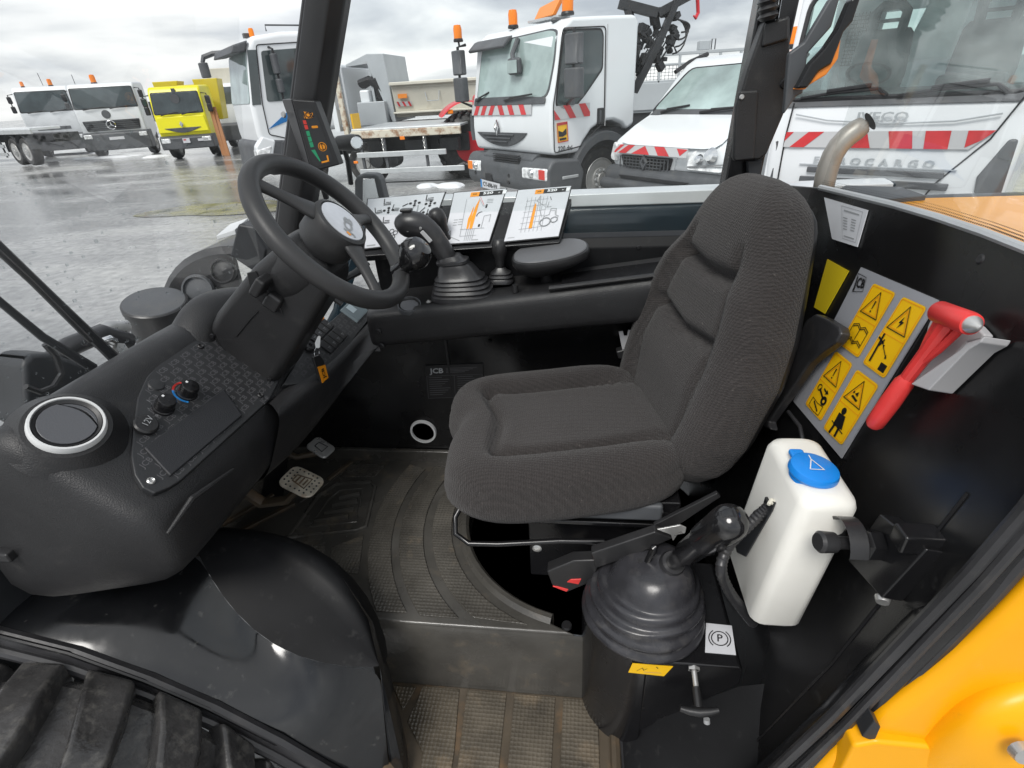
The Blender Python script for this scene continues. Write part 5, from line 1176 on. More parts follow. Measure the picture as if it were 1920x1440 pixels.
# hammer and its holder
def RH(px,py,l): return RW(px,py,l)
hld=MB(); hld.prism([RH(a,b_,.014) for a,b_ in ((1738,612),(1748,590),(1768,575),(1800,588),(1830,610),(1846,628),(1838,636),(1812,642),(1800,655),(1735,726),(1703,716),(1690,706),(1694,694),(1704,690),(1732,640))],-RWN*.013)
hld=hld.build('hammer_holder','greyplastic',TH,bevel=.003); tag(hld,'pale grey clip holding the red hammer on the rear panel')
MB().prism([RH(a,b_,.034) for a,b_ in ((1800,655),(1812,642),(1838,634),(1846,630),(1838,642),(1815,655),(1740,732),(1706,720))],-RWN*.032).build('holder_lip','greyplastic',hld,bevel=.002)
hm=empty('emergency_hammer',RH(1640,800,.03),wc=True); tag(hm,'red emergency hammer with metal tip clipped on the black rear panel','hammer')
h0_=RH(1638,797,.030); h1_=RH(1702,708,.032); h2_=RH(1788,596,.036)
u_=(h1_-h0_).normalized(); L1=(h1_-h0_).length
MB().lathe([(0,-.003),(.009,-.002),(.0125,.004),(.013,.02),(.0135,L1*.5),(.0125,L1*.9),(.009,L1),(0,L1)],h0_,u_,20).build('hammer_handle','red',hm)
sh_=MB()
side=u_.cross(RWN).normalized()
sh_.tube([h1_-u_*.005,h1_.lerp(h2_,.5),h2_],[.009,.010,.013],10)
sh_.tube([h1_.lerp(h2_,.25)+side*.004,h1_.lerp(h2_,.6)+side*.014,h2_+side*.022],[.004,.005,.005],8); sh_.tube([h1_.lerp(h2_,.25)-side*.004,h1_.lerp(h2_,.6)-side*.014,h2_-side*.022],[.004,.005,.005],8)
sh_.build('hammer_shaft','red',hm)
e0=RH(1757,583,.040); e1=RH(1822,608,.044)
MB().lathe([(0,-.002),(.011,0),(.014,.005),(.014,(e1-e0).length*.9),(.013,(e1-e0).length),(0,(e1-e0).length)],e0,(e1-e0),24).build('hammer_head','red',hm)
MB().lathe([(.011,-.002),(.010,.004),(.003,.014),(0,.015)],e1,(e1-e0),20).build('hammer_tip','steel',hm)
# ignition key with fob
kp=PD(592,650,.022)
ky=empty('ignition_key',kp,wc=True); tag(ky,'ignition key with orange square fob hanging from the dash','key')
MB().prism([PD(590,643,.018),PD(596,630,.030),PD(599,632,.030),PD(598,652,.024),PD(592,654,.018)],(.002,.003,0)).build('key_blade','steel',ky,bevel=.0005)
rc=PD(594,662,.02)
MB().tube([rc+V(.0,.013*math.cos(2*math.pi*i/20),.013*math.sin(2*math.pi*i/20)) for i in range(20)],.0013,8,loop=True).build('key_ring','chrome',ky)
fx=-.655
fb=MB().prism([PX(a,b_,fx) for a,b_ in ((588,670),(600,665),(608,676),(616,712),(604,720),(596,700))],(-.006,0,0)).build('key_fob','plastic2',ky,bevel=.002)
cs=[PX(a,b_,fx+.0015) for a,b_ in ((596,688),(610,684),(616,708),(605,718))]; tg=plate('fob_tag','orange',ky,cs,.002); D=Decal(*cs); D.text('black','JCB',D.W*.5,D.H*.5,D.H*.3,1,rot=-80 if 0 else 90,bold=.03); D.build(tg,{'black':'lettering'})
# ================================================================ vehicles in the yard
class Veh:
    """local x: rearwards, y: towards the vehicle's right-hand side, z up; s: size factor about the viewer's eye height"""
    def __init__(s,name,label,cat,K,deg,sc=1.0,group=None,z0=None):
        s.sc=sc; s.z0=(1.70*(1-sc)) if z0 is None else z0
        s.root=empty(name,(K[0],K[1],0),R(deg)); tag(s.root,label,cat,group); s.M=Matrix.Translation((0,0,s.z0))@Matrix.Scale(sc,4)
    def add(s,mb,name,m,parent=None,**k):
        mb.xf(s.M)
        return mb.build(name,m,parent or s.root,**k)
    def decal(s,TL,TR,BR,BL): return Decal(*[s.M@Vector(p) for p in (TL,TR,BR,BL)],lift=.004)
def fxp(prof):
    pr=sorted(prof,key=lambda p:p[1])
    def f_(z):
        if z<=pr[0][1]: return pr[0][0]
        for (x0,z0),(x1,z1) in zip(pr,pr[1:]):
            if z<=z1: return x0+(x1-x0)*(z-z0)/(z1-z0) if z1>z0 else x1
        return pr[-1][0]
    return f_
def side_prism(v,name,pts,y0,y1,m,parent=None,bevel=.01,seg=2):
    return v.add(MB().prism([V(x,y0,z) for x,z in pts],(0,y1-y0,0)),name,m,parent,bevel=bevel,seg=seg)
def front_plate(v,name,pts,fx,out_,m,parent=None,th=.03,bevel=.01):
    """pts (y,z) on the front face following its rake"""
    a=[V(fx(z)-out_,y,z) for y,z in pts]
    return v.add(MB().prism(a,(th,0,0)),name,m,parent,bevel=bevel)
def rpoly(pts,r=.08,n=3):
    o=[]; m=len(pts)
    for i in range(m):
        p0,p1,p2=Vector(pts[i-1]),Vector(pts[i]),Vector(pts[(i+1)%m]); a=(p0-p1); b_=(p2-p1); k=min(r,a.length*.45,b_.length*.45)
        a=p1+a.normalized()*k; b_=p1+b_.normalized()*k
        for j in range(n+1):
            t_=j/n; q=a*(1-t_)**2+p1*2*t_*(1-t_)+b_*t_*t_; o.append((q.x,q.y))
    return o
def wheel_(v,x,z,y,r,w_=.28,hub=True,out_=-1,lugs=True):
    t_=v.add(MB().lathe([(r*.62,0),(r*.66,-.012),(r*.9,-.02),(r*.98,.02),(r,.06),(r,w_-.06),(r*.97,w_),(r*.62,w_)],V(x,y,z),(0,-out_,0) if out_<0 else (0,-1,0),36,loop=True),'wheel','tyre')
    d=1 if out_<0 else -1
    rm_=v.add(MB().lathe([(r*.64,.0),(r*.62,-.014),(r*.57,.0),(r*.52,.05),(r*.36,.03),(r*.33,-.02),(r*.2,-.03),(r*.17,-.06),(0,-.06)],V(x,y,z),(0,d,0),30),'wheel_rim','rim',t_)
    if hub:
        nb=MB()
        for i in range(10): nb.lathe([(.022,0),(.018,-.03),(0,-.03)],V(x+r*.27*math.cos(2*math.pi*i/10),y-.03*d,z+r*.27*math.sin(2*math.pi*i/10)),(0,d,0),6)
        v.add(nb,'wheel_nuts','alu',t_)
        hh=MB()
        for i in range(8): hh.lathe([(.0,0),(.045,0)],V(x+r*.45*math.cos(2*math.pi*(i+.5)/8),y+.038*d,z+r*.45*math.sin(2*math.pi*(i+.5)/8)),(0,d,0),10)
        v.add(hh,'hand_holes','black',t_)
    return t_
def beacon_(v,x,y,z,s_=1,name='beacon'):
    o=v.add(MB().lathe([(0,.0),(.075*s_,.0),(.08*s_,.02),(.072*s_,.05),(0,.05)],V(x,y,z),(0,0,1),16),name,'tblack')
    v.add(MB().lathe([(.066*s_,.05),(.068*s_,.13*s_+.05),(.055*s_,.18*s_+.05),(.0,.19*s_+.05)],V(x,y,z),(0,0,1),16),'amber_dome','amber',o); return o
def chevrons(v,TL,TR,BR,BL,par,shapes,name='chevron_strip'):
    c=[Vector(p) for p in (TL,TR,BR,BL)]
    o=v.add(MB().prism(c,(c[1]-c[0]).cross(c[3]-c[0]).normalized()*.006),name,'reflwhite',par)
    for sh_ in shapes:
        D=v.decal(TL,TR,BR,BL); D.poly('reflred',[(a*D.W,b_*D.H) for a,b_ in sh_],1); D.build(o,{'reflred':'red_stripe'})
    return o
def diag(x,w_=.09,sl=.06): return [(x,1),(x+w_,1),(x+w_+sl,0),(x+sl,0)]
def wiper_(v,p,q,par,off=-.05): 
    return v.add(MB().tube([p,p.lerp(q,.5)+V(off*.4,0,.01),q],[.018,.014,.012],6).tube([p.lerp(q,.25)+V(off*.2,0,.02),q+(q-p)*.12],[.014,.012],6),'wiper','tblack',par)

# ---------------- white crane lorry (centre right)
v=Veh('crane_lorry','white lorry with orange beacons and a folded black loading crane behind its cab','lorry',(-.45*.85,9.05*.85),41,.85)
W_=2.38
front=[(.03,.70),(-.02,.86),(-.03,1.1),(.0,1.47),(.05,1.62),(.17,2.30),(.24,2.42),(.40,2.535)]
fx=fxp(front)
prof=front+[(1.0,2.56),(1.70,2.58),(1.79,2.50),(1.79,1.02),(1.62,.95),(1.5,1.05),(1.3,1.12),(1.05,1.12),(.82,1.02),(.66,.86),(.55,.70)]
body=side_prism(v,'cab',prof,0,W_,'twhite',bevel=.10,seg=4)
wp_=rpoly([(.16,1.53),(2.22,1.53),(2.20,1.80),(2.14,2.30),(1.9,2.36),(.3,2.40),(.10,2.36),(.08,2.0)],.12)
front_plate(v,'windscreen_seal',[( (y-1.2)*1.025+1.2,(z-1.95)*1.05+1.95) for y,z in wp_],fx,.012,'tdark',th=.02)
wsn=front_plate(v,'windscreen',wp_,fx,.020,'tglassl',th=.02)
side_prism(v,'bench_reflection',[(0,0),(0,.001),(.001,.001)],0,.001,'tglassl',wsn,0) if 0 else None
front_plate(v,'scuttle',rpoly([(.15,1.44),(2.28,1.42),(2.28,1.55),(.9,1.56),(.15,1.53)],.04),fx,.03,'tdark',th=.02)
wiper_(v,V(fx(1.53)-.06,1.25,1.50),V(fx(1.55)-.06,.55,1.57),wsn); wiper_(v,V(fx(1.53)-.06,2.15,1.50),V(fx(1.75)-.06,1.85,1.62),wsn)
vis=v.add(MB().loft([[V(fx(2.30)-.16,y,2.24),V(fx(2.30)-.20,y,2.28),V(fx(2.38)-.10,y,2.40),V(fx(2.40)-.02,y,2.43),V(fx(2.34)-.02,y,2.36)] for y in (1.25,1.6,2.0,2.36)]),'sun_visor','tdark',bevel=.02)
m_=v.add(MB().tube([V(fx(2.36)-.05,1.05,2.36),V(fx(2.2)-.12,1.05,2.15),V(fx(2.1)-.12,1.0,2.05)],.04,8),'ramp_mirror','tdark'); v.add(MB().box(V(fx(2.0)-.1,.98,1.98),(.09,.34,.24)),'mirror_shell','tdark',m_,bevel=.05)
v.add(MB().box(V(fx(1.98)-.15,.98,1.975),(.01,.27,.18)),'mirror_face','tglassl',m_,bevel=.004)
# front: chevrons, emblem, smile grille
def FY(y,z,o_=.02): return V(fx(z)-o_,y,z)
ch=[]
for x in (.04,.17,.31): ch.append([(x+.05,1),(x+.12,1),(x+.07,0),(x,0)])
for x in (.46,.62,.80): ch.append([(x,1),(x+.075,1),(x+.13,0),(x+.055,0)])
chevrons(v,FY(2.36,1.44),FY(.50,1.46),FY(.50,1.29),FY(2.38,1.27),body,ch)
gp_=[(2.22,1.0),(.62,1.02)]+[(.62+1.6*i/12,1.02-.24*math.sin(math.pi*i/12)**.7) for i in range(1,12)]
gr_=front_plate(v,'grille',gp_,fx,.022,'tdark',th=.02,bevel=.006)
for k_ in range(3):
    front_plate(v,'grille_slat',[(2.0-.12*k_,.985-.055*k_),(1.0+.1*k_,.99-.055*k_),(1.0+.1*k_,.965-.055*k_),(2.0-.12*k_,.96-.055*k_)],fx,.05,'reflwhite' if 0 else 'tdark',gr_,bevel=.008)
em_=v.add(MB().loft([[FY(1.5+a*s_,1.08+b_*s_,.03+d) for a,b_ in ((0,.135),(.075,0),(0,-.135),(-.075,0))] for s_,d in ((1,0),(.9,.025),(.55,.03),(.45,.005))],caps=False),'emblem','chrome',body,angle=20)
v.add(MB().poly([FY(1.5+a*.5,1.08+b_*.5,.036) for a,b_ in ((0,.135),(.075,0),(0,-.135),(-.075,0))]),'emblem_core','tdark',em_)
v.add(MB().tube([FY(2.43,1.3,-.03),FY(2.44,1.0,-.03),FY(2.42,.85,-.03)],.05,8),'air_deflector','tdark',body)
# bumper
bpp=[(-.02,.66),(-.10,.60),(-.16,.50),(-.16,.22),(-.08,.10),(.55,.10),(.62,.40),(.50,.62)]
bum=side_prism(v,'bumper',bpp,-.08,W_+.12,'tdark',bevel=.05,seg=3)
side_prism(v,'bumper_top',[(-.0,.70),(-.10,.64),(-.10,.52),(.1,.52),(.2,.70)],.42,W_-.42,'tdark',bevel=.02)
gb_=MB()
for i in range(4): gb_.box(V(-.125,1.15,.67-.035*i),(.05,.8,.015))
v.add(gb_,'bumper_slats','tblack',bum)
v.add(MB().box(V(-.155,1.72,.26),(.05,.24,.14)),'tow_pocket','tblack',bum,bevel=.02)
for y,z in ((1.05,.34),(1.08,.22),(2.2,.3)): v.add(MB().lathe([(.035,0),(.03,-.02),(0,-.01)],V(-.15,y,z),(1,0,0),12),'bumper_bolt','tblack',bum)
for y0_,y1_ in ((-.05,.66),(1.98,2.46)):
    h_=v.add(MB().prism([V(-.17,y0_,.53),V(-.17,y1_,.51),V(-.17,y1_,.33),V(-.17,y0_,.33)],(.1,0,0)),'headlight','lens',bevel=.03)
    v.add(MB().box(V(-.172,y0_+.13 if y0_<1 else y1_-.1,.43),(.02,.16,.15)),'indicator_lens','white' if 0 else 'amber' if y0_>1 else 'redprint',h_,bevel=.02)
    v.add(MB().lathe([(.07,0),(.05,.03),(0,.035)],V(-.178,y0_+.42 if y0_<1 else y1_-.3,.43),(-1,0,0),16),'reflector','chrome',h_)
pl=v.add(MB().prism([V(-.175,2.0,.20),V(-.175,1.35,.175),V(-.175,1.35,.035),V(-.175,2.0,.06)],(.012,0,0)),'number_plate','sheetwhite',bum)
D=v.decal(V(-.178,2.0,.20),V(-.178,1.35,.175),V(-.178,1.35,.035),V(-.178,2.0,.06)); D.text('black','CY-696-VV',D.W*.5,D.H*.5,D.H*.55,1,sx=.95,bold=.02); D.rect('blue',0,0,D.W*.06,D.H,1); D.build(pl,{'black':'lettering','blue':'country_band'})
v.add(MB().box(V(.30,-.04,.36),(.34,.10,.05)).box(V(.30,-.02,.20),(.30,.08,.05)),'cab_step','alu',bevel=.01)
# side: door, window, stripes
door=MB()
dp_=rpoly([(.03,.74),(.02,1.4),(.10,1.75),(.22,2.40),(1.06,2.42),(1.08,1.1),(.86,.98),(.66,.80)],.06)
dpts=[V(x,-.006,z) for x,z in dp_]
door.tube(dpts,.009,5,loop=True)
dr_=v.add(door,'door_gap','tblack',body)
sw_=side_prism(v,'side_window',rpoly([(.09,1.42),(.16,1.85),(.26,2.36),(.96,2.37),(1.0,2.30),(1.0,1.88),(.66,1.55),(.40,1.36),(.2,1.34)],.06),-.012,.02,'tglassd',bevel=.006)
side_prism(v,'window_seal',rpoly([(.06,1.40),(.13,1.86),(.24,2.39),(.98,2.40),(1.03,2.31),(1.03,1.86),(.67,1.52),(.41,1.32),(.2,1.30)],.06),-.004,.02,'tblack',sw_,bevel=.003)
side_prism(v,'inner_pillar',[(.36,1.40),(.44,1.40),(.62,2.34),(.52,2.34)],-.016,.0,'tdark',sw_,bevel=.004)
chevrons(v,V(.02,-.012,1.40),V(.76,-.012,1.41),V(.76,-.012,1.22),V(.04,-.012,1.21),body,[[(0,.75),(.16,0),(0,0)],[(.25,1),(.43,1),(.60,0),(.42,0)],[(.68,1),(.86,1),(1,.3),(1,0),(.83,0)]])
st_=v.add(MB().prism([V(.08,-.012,1.16),V(.28,-.012,1.17),V(.30,-.012,.90),V(.10,-.012,.89)],(0,.008,0)),'hazard_sticker','yellow',body); D=v.decal(V(.08,-.013,1.16),V(.28,-.013,1.17),V(.30,-.013,.90),V(.10,-.013,.89))
D.rect('reflred',0,D.H*.88,D.W,D.H,1); D.poly('black',[(D.W*.1,D.H*.3),(D.W*.1,D.H*.62),(D.W*.5,D.H*.5),(D.W*.9,D.H*.68),(D.W*.9,D.H*.36),(D.W*.5,D.H*.26)],1); D.rect('black',D.W*.15,D.H*.08,D.W*.85,D.H*.2,1); D.line('reflred',[(0,0),(D.W,0),(D.W,D.H),(0,D.H)],.012,2,True); D.build(st_,{'reflred':'red_border','black':'pictogram'})
D=v.decal(V(.10,-.006,.84),V(.40,-.006,.84),V(.40,-.006,.74),V(.10,-.006,.74)); D.text('tdark','220.dxi',D.W*.5,D.H*.5,.06,1,bold=.03); D.build(body,{'tdark':'lettering'})
v.add(MB().box(V(1.0,-.005,1.20),(.15,.03,.24)),'door_handle','tblack',body,bevel=.03); v.add(MB().box(V(.98,-.02,1.20),(.04,.02,.18)),'handle_grip','tdark',body,bevel=.006)
v.add(MB().box(V(1.10,-.003,1.75),(.012,.012,1.4)),'panel_seam','reflwhite',body)
# mirrors on the near side and far side
def mirrors(y,yy,x0):
    a=v.add(MB().tube([V(x0+.06,y,2.38),V(x0+.0,yy,2.36),V(x0-.02,yy,1.5),V(x0+.1,y,1.42)],.025,8),'mirror_arm','tblack')
    v.add(MB().loft([sq(V(x0+.0,yy,z),.09,.155,20) for z in (1.93,1.95,2.28,2.31)]),'mirror_shell','tdark',a,bevel=.02)
    v.add(MB().loft([sq(V(x0+.0,yy,z),.10,.165,20) for z in (1.50,1.53,1.86,1.89)]),'mirror_shell','tdark',a,bevel=.02)
    return a
mirrors(-.02,-.30,.18); mirrors(W_-.02,W_+.16,-.12)
fb_=v.add(MB().tube([V(-.08,W_+.16,2.36),V(-.08,W_+.18,2.46)],.02,6),'beacon_post','tblack')
beacon_(v,-.08,W_+.18,2.44,1.1)
# roof: beacons, light bar, horn
beacon_(v,.42,1.55,2.54,1.15); 
lbm=v.add(MB().prism([V(.5,.62,2.62),V(.62,1.25,2.62),V(.75,1.25,2.80),V(.68,.62,2.86)],(.10,0,.0)),'warning_light_panel','orangebr',bevel=.02); v.add(MB().box(V(.66,.9,2.60),(.25,.8,.04)),'light_bracket','alu',lbm,bevel=.01)
beacon_(v,.66,.42,2.60,1.3); v.add(MB().sphere(V(.38,.36,2.53),.07,12,(1.2,1,.6)),'roof_marker','tdark',body)
# wheel and mudguard
wheel_(v,1.09,.225,.06,.53,.30)
ag=[]
for rr_,y in ((.60,-.05),(.72,-.05),(.74,.0),(.74,.30)):
    ag.append([V(1.09+rr_*1.02*math.cos(R(a)),y,.24+rr_*math.sin(R(a))) for a in range(5,200,8)])
v.add(MB().grid(ag),'mudguard','tdark')
v.add(MB().box(V(1.1,.7,.55),(1.4,1.2,.9)).box(V(3.2,1.2,.55),(3.4,.9,.25)),'chassis','dark')
# crane behind the cab
C_=MB()
C_.box(V(2.12,.9,1.5),(.30,.5,1.4))
rc_=random.Random(12)
def bar_(a,b_,w_): 
    d=(b_-a); q=d.to_track_quat('Z','Y').to_matrix(); C_.box((a+b_)/2,(w_,w_*.7,d.length),q)
for a,b_,w_ in ((V(1.98,.55,1.2),V(2.12,.35,2.2),.20),(V(2.12,.35,2.2),V(2.0,.55,2.85),.16),(V(2.10,.35,1.5),V(2.42,.12,2.25),.17),(V(2.42,.12,2.25),V(2.62,0,2.78),.14),(V(1.92,.62,2.80),V(2.40,.20,2.62),.20),(V(2.40,.20,2.62),V(2.82,-.06,2.82),.17),(V(1.96,.6,2.95),V(2.5,.12,2.86),.08),(V(2.5,.1,2.9),V(2.92,-.1,2.90),.12),(V(2.2,.3,1.9),V(2.55,.05,2.55),.07),(V(2.05,.45,2.5),V(2.5,.1,2.1),.06)): bar_(a,b_,w_)
for i in range(60):
    f_=rc_.random(); q=V(1.98+.70*f_+rc_.uniform(-.05,.05),.52-.5*f_,1.45+.55*f_+rc_.random()*.85); C_.box(q,(rc_.uniform(.05,.14),.10,rc_.uniform(.05,.16)),Matrix.Rotation(rc_.random()*3,3,'Y'))
for i in range(9):
    a=V(2.0+.06*i,.5-.05*i,2.1+rc_.uniform(-.3,.3)); C_.tube([a,a+V(.12,-.08,.22),a+V(.2,-.14,.05)],.018,5)
crn=v.add(C_,'loading_crane','dark',bevel=.012)
hs_=MB()
for i in range(4):
    pts=[]
    for k_ in range(10):
        a=math.pi*k_/9; pts.append(V(2.62+.30*math.sin(a)*(1-.12*i),.0-.05*i,2.28+.04*i+.26*math.cos(a)*(.95-.22*i)))
    hs_.tube(pts,.014,6)
v.add(hs_,'crane_hose','tblack',crn)
hk=MB(); hk.tube([V(2.98,-.1,2.85),V(3.02,-.1,2.72),V(3.05,-.1,2.60),V(3.0,-.1,2.53),V(2.94,-.1,2.56)],[.03,.03,.03,.028,.012],8); v.add(hk,'crane_hook','tred',crn)

# ---------------- white van with chevrons (right of the lorry)
v=Veh('panel_van','white van with red chevrons on its bonnet and grey bumper beside the crane lorry','van',(1.66,6.65),40.5)
front=[(.06,.58),(-.02,.70),(-.04,.85),(.02,.98),(.34,1.14),(.62,1.25),(1.28,1.82)]
prof=front+[(1.45,1.90),(1.9,1.93),(3.6,1.93),(3.7,1.85),(3.7,.55),(.3,.5)]
fx=fxp(front); W_=1.86
body=side_prism(v,'van_body',prof,0,W_,'twhite2',bevel=.13,seg=4)
wp_=rpoly([(.02,1.30),(1.80,1.30),(1.66,1.78),(.16,1.80)],.08)
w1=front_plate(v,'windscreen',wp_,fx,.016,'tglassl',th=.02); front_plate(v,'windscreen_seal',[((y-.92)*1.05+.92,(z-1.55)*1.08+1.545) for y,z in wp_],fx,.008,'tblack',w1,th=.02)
front_plate(v,'scuttle',[(.04,1.25),(1.80,1.25),(1.76,1.315),(.06,1.315)],fx,.022,'tdark',th=.02)
wiper_(v,FY(1.0,1.30,.04) if 0 else V(fx(1.28)-.05,.95,1.28),V(fx(1.33)-.05,.30,1.34),w1); wiper_(v,V(fx(1.28)-.05,1.60,1.28),V(fx(1.36)-.05,1.25,1.35),w1)
bon_=v.add(MB().loft([[V(-.035,y,.99 if 0 else .93),V(.10,y,1.05),V(.34,y,1.15),V(.60,y,1.245)] for y in (.12,.5,.93,1.36,1.74)],closed=False,caps=False),'bonnet_panel','twhite2',subd=1)
bon_.location=(-.012,0,.012)
def P2(y,z,o_=.03): return V(fx(z)-o_,y,z)
chevrons(v,V(-.10,1.68,.945),V(-.10,.50,.945),V(-.125,.50,.845),V(-.125,1.72,.845),body,[[(.05,1),(.11,1),(.02,0),(0,0),(0,.3)],[(.17,1),(.27,1),(.18,0),(.06,0)],[(.42,1),(.52,0),(.26,0)],[(.55,1),(.69,1),(.79,0),(.64,0)],[(.86,.92),(1,.88),(.92,.15)]])
gr_=front_plate(v,'grille',rpoly([(.74,.82),(1.64,.82),(1.60,.68),(1.24,.60),(.82,.66)],.03),fx,.045,'tblack',th=.03)
gm_=MB()
for i in range(15): gm_.box(V(-.085,.80+.06*i,.735),(.012,.010,.13+.02*math.sin(i/14*3.1)))
for k_ in range(4): gm_.box(V(-.085,1.22,.80-.038*k_),(.012,.86-.1*k_,.010))
v.add(gm_,'grille_mesh','tdark',gr_)
v.add(MB().loft([[V(-.09-d,1.20+a*s_,.745+b_*s_) for a,b_ in ((0,.10),(.065,0),(0,-.10),(-.065,0))] for s_,d in ((1,0),(.9,.02),(.5,.02),(.42,.005))],caps=False),'emblem','tdark',gr_,angle=20)
front_plate(v,'grille_frame',rpoly([(.69,.85),(1.69,.85),(1.65,.66),(1.24,.565),(.76,.63)],.03),fx,.03,'twhite2',gr_,th=.03)
for pts in ([(.02,1.10),(.26,1.08),(.50,.86),(.55,.70),(.02,.70)],[(1.72,.72),(1.74,.90),(1.84,.98),(1.86,.74)]):
    h_=front_plate(v,'headlight',rpoly(pts,.05),fx,.03,'lens',th=.08,bevel=.03)
    c=sum(p[0] for p in pts)/len(pts); z_=sum(p[1] for p in pts)/len(pts)
    if c<1: 
        v.add(MB().lathe([(.09,0),(.06,.05),(0,.055)],V(fx(z_)-.035,.20,.88),(-1,0,.2),18),'reflector','chrome',h_); v.add(MB().lathe([(.06,0),(.04,.04),(0,.045)],V(fx(z_)-.035,.36,.83),(-1,0,.2),18),'reflector','chrome',h_)
        front_plate(v,'lens_divider',[(.02,.80),(.52,.745),(.53,.73),(.02,.785)],fx,.036,'grey',h_,th=.02,bevel=0)
bpp=[(.10,.69),(-.07,.67),(-.14,.60),(-.14,.50),(-.08,.33),(.5,.33),(.5,.66)]
bum=side_prism(v,'bumper',bpp,-.04,W_+.04,'tdark',bevel=.05,seg=3)
side_prism(v,'bumper_roll',[(-.16,.52),(-.22,.47),(-.20,.40),(-.12,.36),(0,.4),(0,.52)],.15,W_+.06,'tdark',bum,bevel=.03,seg=3)
front_plate(v,'air_intake',[(.4,.575),(1.6,.575),(1.55,.53),(.5,.53)],lambda z:-.14,.012,'tblack',bum,th=.02)
beacon_(v,1.75,.55,1.92,1.0)
v.add(MB().tube([V(1.1,1.84,1.75),V(1.35,1.82,1.86),V(1.7,1.80,1.95)],.03,6),'roof_trim','tblack',body)
v.add(MB().tube([V(.30,-.0,1.20),V(1.30,.06,1.84)],.02,6),'pillar_trim','tblack',body)
wheel_(v,.95,.36,.03,.36,.22,False)

# ---------------- near white lorry on the right
v=Veh('box_lorry','large white lorry nose with raised lettering and red chevron band behind the yellow bonnet','lorry',(3.6,5.15),53.13)
front=[(.10,.30),(0,.5),(-.03,.85),(-.02,1.14),(.02,1.38),(.10,1.46),(.22,2.2),(.34,2.6)]
fx=fxp(front); W_=2.02; XO=0
low=[(.10,.30),(0,.5),(-.03,.85),(-.02,1.14),(.02,1.40),(.10,1.44),(1.7,1.44),(1.7,.3)]
body=side_prism(v,'cab',low,0,W_,'twhite2',bevel=.07,seg=4)
side_prism(v,'cab_roof',[(.27,2.30),(.36,2.62),(1.7,2.75),(1.7,2.30)],0,W_,'twhite2',bevel=.06,seg=3)
for y0_,y1_ in ((-.0,.09),(W_-.09,W_)): 
    side_prism(v,'front_pillar',[(.08,1.42),(.22,2.32),(.36,2.32),(.25,1.42)],y0_,y1_,'twhite2',bevel=.03)
    side_prism(v,'rear_pillar',[(1.3,1.42),(1.3,2.32),(1.7,2.32),(1.7,1.42)],y0_,y1_,'twhite2',bevel=.03)
v.add(MB().box(V(1.62,W_/2,1.55),(.04,W_-.1,.30)).box(V(1.62,W_/2,2.26),(.04,W_-.1,.16)).box(V(1.62,W_*.33,1.9),(.04,.5,.6)),'rear_bulkhead','twhite')
v.add(MB().box(V(.55,W_/2,1.40),(.8,W_-.1,.16)),'fascia','dark',bevel=.05)
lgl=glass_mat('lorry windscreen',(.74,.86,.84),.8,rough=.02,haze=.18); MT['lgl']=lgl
wp_=rpoly([(.07,1.44),(1.95,1.42),(1.93,2.25),(1.78,2.36),(.2,2.36),(.08,2.25)],.1)
w1=front_plate(v,'windscreen',wp_,fx,.012,'lgl',th=.004,bevel=0)
rim_=MB(); rim_.tube([V(fx(z)-.014,y,z) for y,z in wp_],.022,6,loop=True); v.add(rim_,'windscreen_seal','tblack',w1)
front_plate(v,'scuttle',[(.1,1.375),(1.92,1.36),(1.93,1.44),(.1,1.455)],fx,.02,'tdark',th=.02)
for ya,yb in ((1.15,1.80),(.30,.98)):
    a=V(fx(1.44)-.06,yb,1.44) ; b_=V(fx(1.47)-.06,ya,1.50)
    v.add(MB().tube([a,a.lerp(b_,.5)+V(0,0,.012),b_],[.012,.016,.014],6).tube([b_,b_+V(0,-.08,-.06)],[.016,.02],6).tube([a.lerp(b_,.35)+V(-.01,0,.03),b_+V(-.01,.06,.03)],.018,6),'wiper','tblack',w1)
# interior: seats, headrests, bulkhead window, mesh
for y,lean in ((1.42,0),(.55,.0)):
    s_=v.add(MB().loft([sq(V(x,y,z),.07,hw,20) for z,hw,x in ((1.35,.24,.95),(1.6,.27,1.0),(1.95,.24,1.06),(2.0,.2,1.07))]),'seat_back','tdark',bevel=.02)
    hr=MB(); hr.tube([V(1.03,y-.13,1.96),V(1.03,y-.14,2.14),V(1.03,y-.08,2.2),V(1.03,y+.08,2.2),V(1.03,y+.14,2.14),V(1.03,y+.13,1.96)],.045,8); hr.box(V(1.03,y,2.07),(.06,.24,.03)); v.add(hr,'headrest','tdark',s_)
v.add(MB().prism([V(1.25,1.30,1.7),V(1.25,.85,1.7),V(1.25,.80,2.25),V(1.25,1.15,2.25)],(.06,0,0)),'light_panel','twhite',bevel=.03)
v.add(MB().prism([V(1.57,1.95,1.55),V(1.57,1.62,1.55),V(1.57,1.58,2.22),V(1.57,1.93,2.22)],(.02,0,0)),'rear_window_daylight','sheetwhite')  # white sheet standing in for daylight through the bulkhead window
ms=MB()
for i in range(9): ms.box(V(1.54,1.63+.035*i,1.95),(.01,.008,.5))
for i in range(14): ms.box(V(1.54,1.77,1.70+.036*i),(.01,.30,.008))
v.add(ms,'guard_mesh','tblack')
v.add(MB().lathe([(.19,0),(.21,.015),(.19,.03),(.17,.015)],V(.72,1.42,1.60),(.6,0,1),28,loop=True),'steering_wheel','tblack')
v.add(MB().box(V(.60,.55,1.52),(.3,.5,.12)),'dash_top','dark',bevel=.04)
